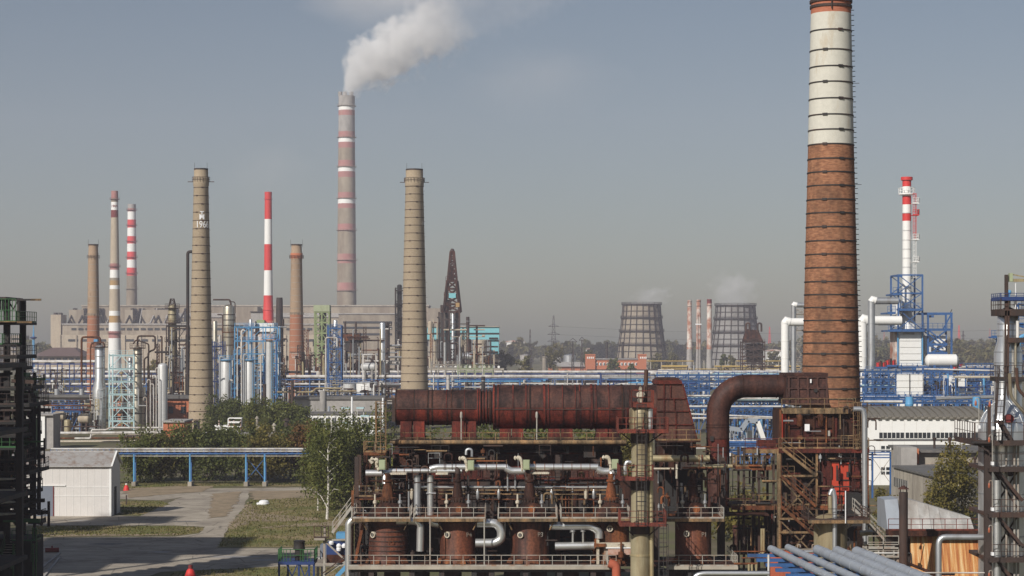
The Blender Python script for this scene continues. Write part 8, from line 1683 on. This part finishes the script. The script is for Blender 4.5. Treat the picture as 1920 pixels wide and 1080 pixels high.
# --- green and white platforms by the rusty unit
u = U(206); D = 206; t = thing('green_platform', 'green railed platform on navy legs with a dark barrel, left of the unit', 'platform', u.base(561))
u.box(MB(), 524, 1050, 592, 1056, -1.5, 1.8).build('deck', M['navy'], t)
for px in (526, 537, 563, 582, 591): q = MB(); q.beam(u.base(px, -1.3 if px != 537 else 1.5), u.p(px, 1053, -1.3 if px != 537 else 1.5), .2); q.build('leg', M['navy'], t)
for a, b in ((540, 550), (560, 550), (565, 573), (584, 575)): q = MB(); q.beam(u.p(a, 1056, -1.2), u.p(b, 1078, -1.2), .1); q.build('leg_brace', M['navy'], t)
for px0, px1 in ((525, 540), (566, 592)):
    q = MB(); q.rail(u.p(px0, 1050, -1.5), u.p(px1, 1050, -1.5), 1.25, .32, .06, False); q.build('slatted_railing', M['green'], t)
q = MB(); q.rail(u.p(525, 1050, -1.5), u.p(592, 1050, -1.5), 1.25, 1.2, .07, False); q.rail(u.p(525, 1050, -1.5), u.p(525, 1050, 1.7), 1.25, .5, .06); q.rail(u.p(592, 1050, -1.5), u.p(592, 1050, 1.7), 1.25, .4, .07); q.build('railing', M['green'], t)
tt = thing('dark_barrel', 'dark ribbed barrel standing on the green platform', 'barrel', u.p(561, 1050)); q = MB(); cb = (u.x(561), D); q.lathe(cb, [(.42, u.z(1050)), (.45, u.z(1049)), (.45, u.z(1031)), (.60, u.z(1030)), (.62, u.z(1028)), (.58, u.z(1026)), (.58, u.z(1015)), (.62, u.z(1014)), (.5, u.z(1013))], 22); q.build('body', M['dark'], tt); q = MB(); q.lathe(cb, [(.47, u.z(1041)), (.5, u.z(1040)), (.47, u.z(1039))], 22, cap=False); q.build('hoop', M['dark'], tt)
u = U(200); D = 200; t = thing('white_steel_bracing', 'white steel bracing frame with small railed landing left of the reactors', 'steel bracing', u.base(630))
for px in (608, 653): q = MB(); q.beam(u.base(px), u.p(px, 1012, 0), .22); q.build('post', M['greyrail'], t)
for a, b in (((608, 1013), (655, 1011)), ((608, 1057), (654, 1057)), ((610, 1015), (654, 1056)), ((609, 1078), (648, 1052))): q = MB(); q.beam(u.p(*a, -.1), u.p(*b, -.1), .16); q.build('brace', M['greyrail'], t)
q = MB(); q.beam(u.p(632, 1080, -.5), u.p(655, 1056, -.5), .4); q.build('blue_strut', M['bluel'], t); q = MB(); q.beam(u.p(606, 1074, -.4), u.p(656, 1036, -.4), .12); q.build('handrail', M['darkbrown'], t)
u.box(MB(), 590, 1008, 610, 1012, -.6, 1.4).build('landing', M['concrete'], t); q = MB(); q.rail(u.p(590, 1008, -.5), u.p(617, 1008, -.5), 1.2, .8, .08); q.build('landing_railing', M['darkbrown'], t); u.box(MB(), 607, 986, 611, 1010, -.3, 0).build('lamp_box', M['greyrail'], t)
tt = thing('pump_skid', 'blue pump skid with white domed tanks behind the white bracing', 'pump skid', U(207).base(632)); u = U(207)
for a, mt in [((612,1018,656,1040),'navy'),((630,1000,655,1010),'bluel'),((600,1022,612,1045),'greydoor')]: u.box(MB(), *a, 0, 2).build('casing', M[mt], tt)
for px, py in ((636, 1022), (646, 1022), (622, 1016), (636, 1028)): q = MB(); q.lathe((u.x(px), 206.6), [(.24, u.z(py + 4)), (.27, u.z(py)), (.15, u.z(py - 3)), (.03, u.z(py - 4))], 14); q.build('white_tank', M['signwhite'], tt)
u.box(MB(), 612, 1040, 654, 1056, 0, 2).build('rusty_base', M['rust'], tt); u.box(MB(), 594, 1045, 606, 1048, -.3, 1).build('pale_pipe_rack', M['pipewhite'], tt)
for px in (596, 604): u.box(MB(), px - 2, 1063, px + 2, 1115, -.2, .4).build('white_pillar', M['pipewhite'], tt)

# ================================================================== smoke, steam and haze
def volmat(name, dens, build_density, col=(.95, .95, .95)):
    m = bpy.data.materials.new(name); m.use_nodes = True; nt = m.node_tree; nt.nodes.remove(nt.nodes['Principled BSDF'])
    pv = nt.nodes.new('ShaderNodeVolumePrincipled'); pv.inputs['Color'].default_value = (*col, 1); pv.inputs['Anisotropy'].default_value = .0
    nt.links.new(pv.outputs[0], nt.nodes['Material Output'].inputs['Volume'])
    if build_density: nt.links.new(build_density(nt, dens), pv.inputs['Density'])
    else: pv.inputs['Density'].default_value = dens
    return m
def mth(nt, op, a, b=None, c=None):
    n = nt.nodes.new('ShaderNodeMath'); n.operation = op
    for i, v in enumerate((a, b, c)):
        if v is None: continue
        if isinstance(v, (int, float)): n.inputs[i].default_value = v
        else: nt.links.new(v, n.inputs[i])
    return n.outputs[0]
def objxyz(nt):
    tc = nt.nodes.new('ShaderNodeTexCoord'); sp = nt.nodes.new('ShaderNodeSeparateXYZ'); nt.links.new(tc.outputs['Object'], sp.inputs[0]); return tc.outputs['Object'], sp.outputs
def puff_density(nscale, amp, rise=0.0):
    def f(nt, dens):
        co, s = objxyz(nt); L = nt.nodes.new('ShaderNodeVectorMath'); L.operation = 'LENGTH'; nt.links.new(co, L.inputs[0])
        n = nt.nodes.new('ShaderNodeTexNoise'); n.inputs['Scale'].default_value = nscale; n.inputs['Detail'].default_value = 3; nt.links.new(co, n.inputs['Vector'])
        d = mth(nt, 'SUBTRACT', .85, L.outputs['Value']); e = mth(nt, 'MULTIPLY_ADD', mth(nt, 'SUBTRACT', n.outputs[0], .5), amp, d)
        if rise: e = mth(nt, 'MULTIPLY_ADD', s[2], -rise, e)
        e = mth(nt, 'MAXIMUM', e, 0.0)
        return mth(nt, 'MULTIPLY', e, dens)
    return f
def puff(name, label, c, radii, dens, nscale=2.0, amp=1.2, roty=0.0, rise=0.0, step=.35):
    mb = MB(); mb.lathe((0, 0), [(math.sin(math.pi * i / 10), -math.cos(math.pi * i / 10)) for i in range(11)], 16, cap=False)
    o = mb.build(name, volmat(name, dens, puff_density(nscale, amp, rise))); o.location = c; o.scale = radii; o.rotation_euler = (0, roty, 0)
    tag(o, label, 'smoke', kind='stuff'); 
    return o
def plume_density(nt, dens):
    co, s = objxyz(nt); x = s[0]
    mr = nt.nodes.new('ShaderNodeMapRange'); nt.links.new(x, mr.inputs[0]); mr.inputs[1].default_value = -30; mr.inputs[2].default_value = 270
    fc = nt.nodes.new('ShaderNodeFloatCurve'); nt.links.new(mr.outputs[0], fc.inputs['Value'])     # radius along the plume / 60 m
    cv = fc.mapping.curves[0]
    for p_, v in ((.06, .0), (.10, .10), (.14, .22), (.20, .31), (.36, .38), (.55, .46), (.75, .55)): cv.points.new(p_, v)
    cv.points[0].location = (0, 0); cv.points[-1].location = (1, .65); fc.mapping.update()
    r = mth(nt, 'MULTIPLY', fc.outputs[0], 84.0)
    y2 = mth(nt, 'MULTIPLY', s[1], s[1]); zr = nt.nodes.new('ShaderNodeMapRange'); zr.interpolation_type = 'SMOOTHSTEP'; nt.links.new(x, zr.inputs[0]); zr.inputs[1].default_value = -2; zr.inputs[2].default_value = 22; zr.inputs[3].default_value = 0; zr.inputs[4].default_value = 15; zc = mth(nt, 'SUBTRACT', s[2], zr.outputs[0]); z2 = mth(nt, 'MULTIPLY', zc, zc); dist = mth(nt, 'SQRT', mth(nt, 'ADD', y2, z2))
    def noise(sc, det):
        n = nt.nodes.new('ShaderNodeTexNoise'); n.inputs['Scale'].default_value = sc; n.inputs['Detail'].default_value = det; nt.links.new(co, n.inputs['Vector']); return mth(nt, 'SUBTRACT', n.outputs[0], .5)
    wob = mth(nt, 'ADD', mth(nt, 'MULTIPLY', noise(.028, 2), 1.3), mth(nt, 'MULTIPLY', noise(.085, 5), 1.9))
    e = mth(nt, 'ADD', mth(nt, 'SUBTRACT', 1.0, mth(nt, 'DIVIDE', dist, mth(nt, 'MAXIMUM', r, .5))), wob)
    e = mth(nt, 'MINIMUM', mth(nt, 'MAXIMUM', mth(nt, 'MULTIPLY', e, 2.6), 0.0), 1.0)
    fade = nt.nodes.new('ShaderNodeMapRange'); nt.links.new(x, fade.inputs[0]); fade.inputs[1].default_value = 45; fade.inputs[2].default_value = 150; fade.inputs[3].default_value = 1.0; fade.inputs[4].default_value = .035
    return mth(nt, 'MULTIPLY', mth(nt, 'MULTIPLY', e, fade.outputs[0]), dens)
SD = 2080; u = U(SD)
mb = MB(); pr = [(.5, -30), (24, -28), (44, -5), (52, 60), (62, 150), (80, 262), (.5, 270)]
vs_ = []; n = 20
mb.lathe((0, 0), pr, n)
mb.v = [(z, y, -x) for x, y, z in mb.v]
o = mb.build('smoke_plume', volmat('smoke_plume', .09, plume_density, (.985, .985, .98))); o.location = u.p(650, 173); o.rotation_euler = (0, -R(30), 0)
tag(o, 'dense white smoke plume drifting right from the tallest chimney', 'smoke', kind='stuff')
puff('smoke_haze', 'thin grey smoke spreading above the plume at the top of the picture', u.p(735, -8), (u.m(215), 50, u.m(75)), .024, 1.6, 1.1)
puff('smoke_haze', 'faint brown smoke trail over the red and white stack', U(1400).p(500, 325), (u.m(80), 30, u.m(60)), .006, 2, 1.2)
puff('smoke_haze', 'faint drifting smoke right of the plume', u.p(1010, 150), (u.m(190), 60, u.m(90)), .0045, 1.5, 1.2)
puff('steam_puff', 'thin steam rising from the left cooling tower', U(1900).p(1220, 553), (24, 14, 13), .055, 2.6, 2.0, R(-10), .3)
puff('steam_puff', 'white steam rising from the right cooling tower', U(1840).p(1374, 540), (27, 16, 24), .07, 2.4, 1.9, 0, .25)
puff('steam_puff', 'wisp of steam above the hidden plant at the left edge', U(900).p(56, 668), (5, 5, 11), .12, 2.0, 1.3, 0, .25)

hz = MB(); hz.box(-2600, 2600, -150, 3700, -1, 440)
hm = volmat('haze', .00013, None, (.89, .865, 1.0))
ho = hz.build('haze', hm, smooth=False); ho['kind'] = 'stuff'; ho['label'] = 'pale autumn haze filling the air over the plant'; ho['category'] = 'haze'
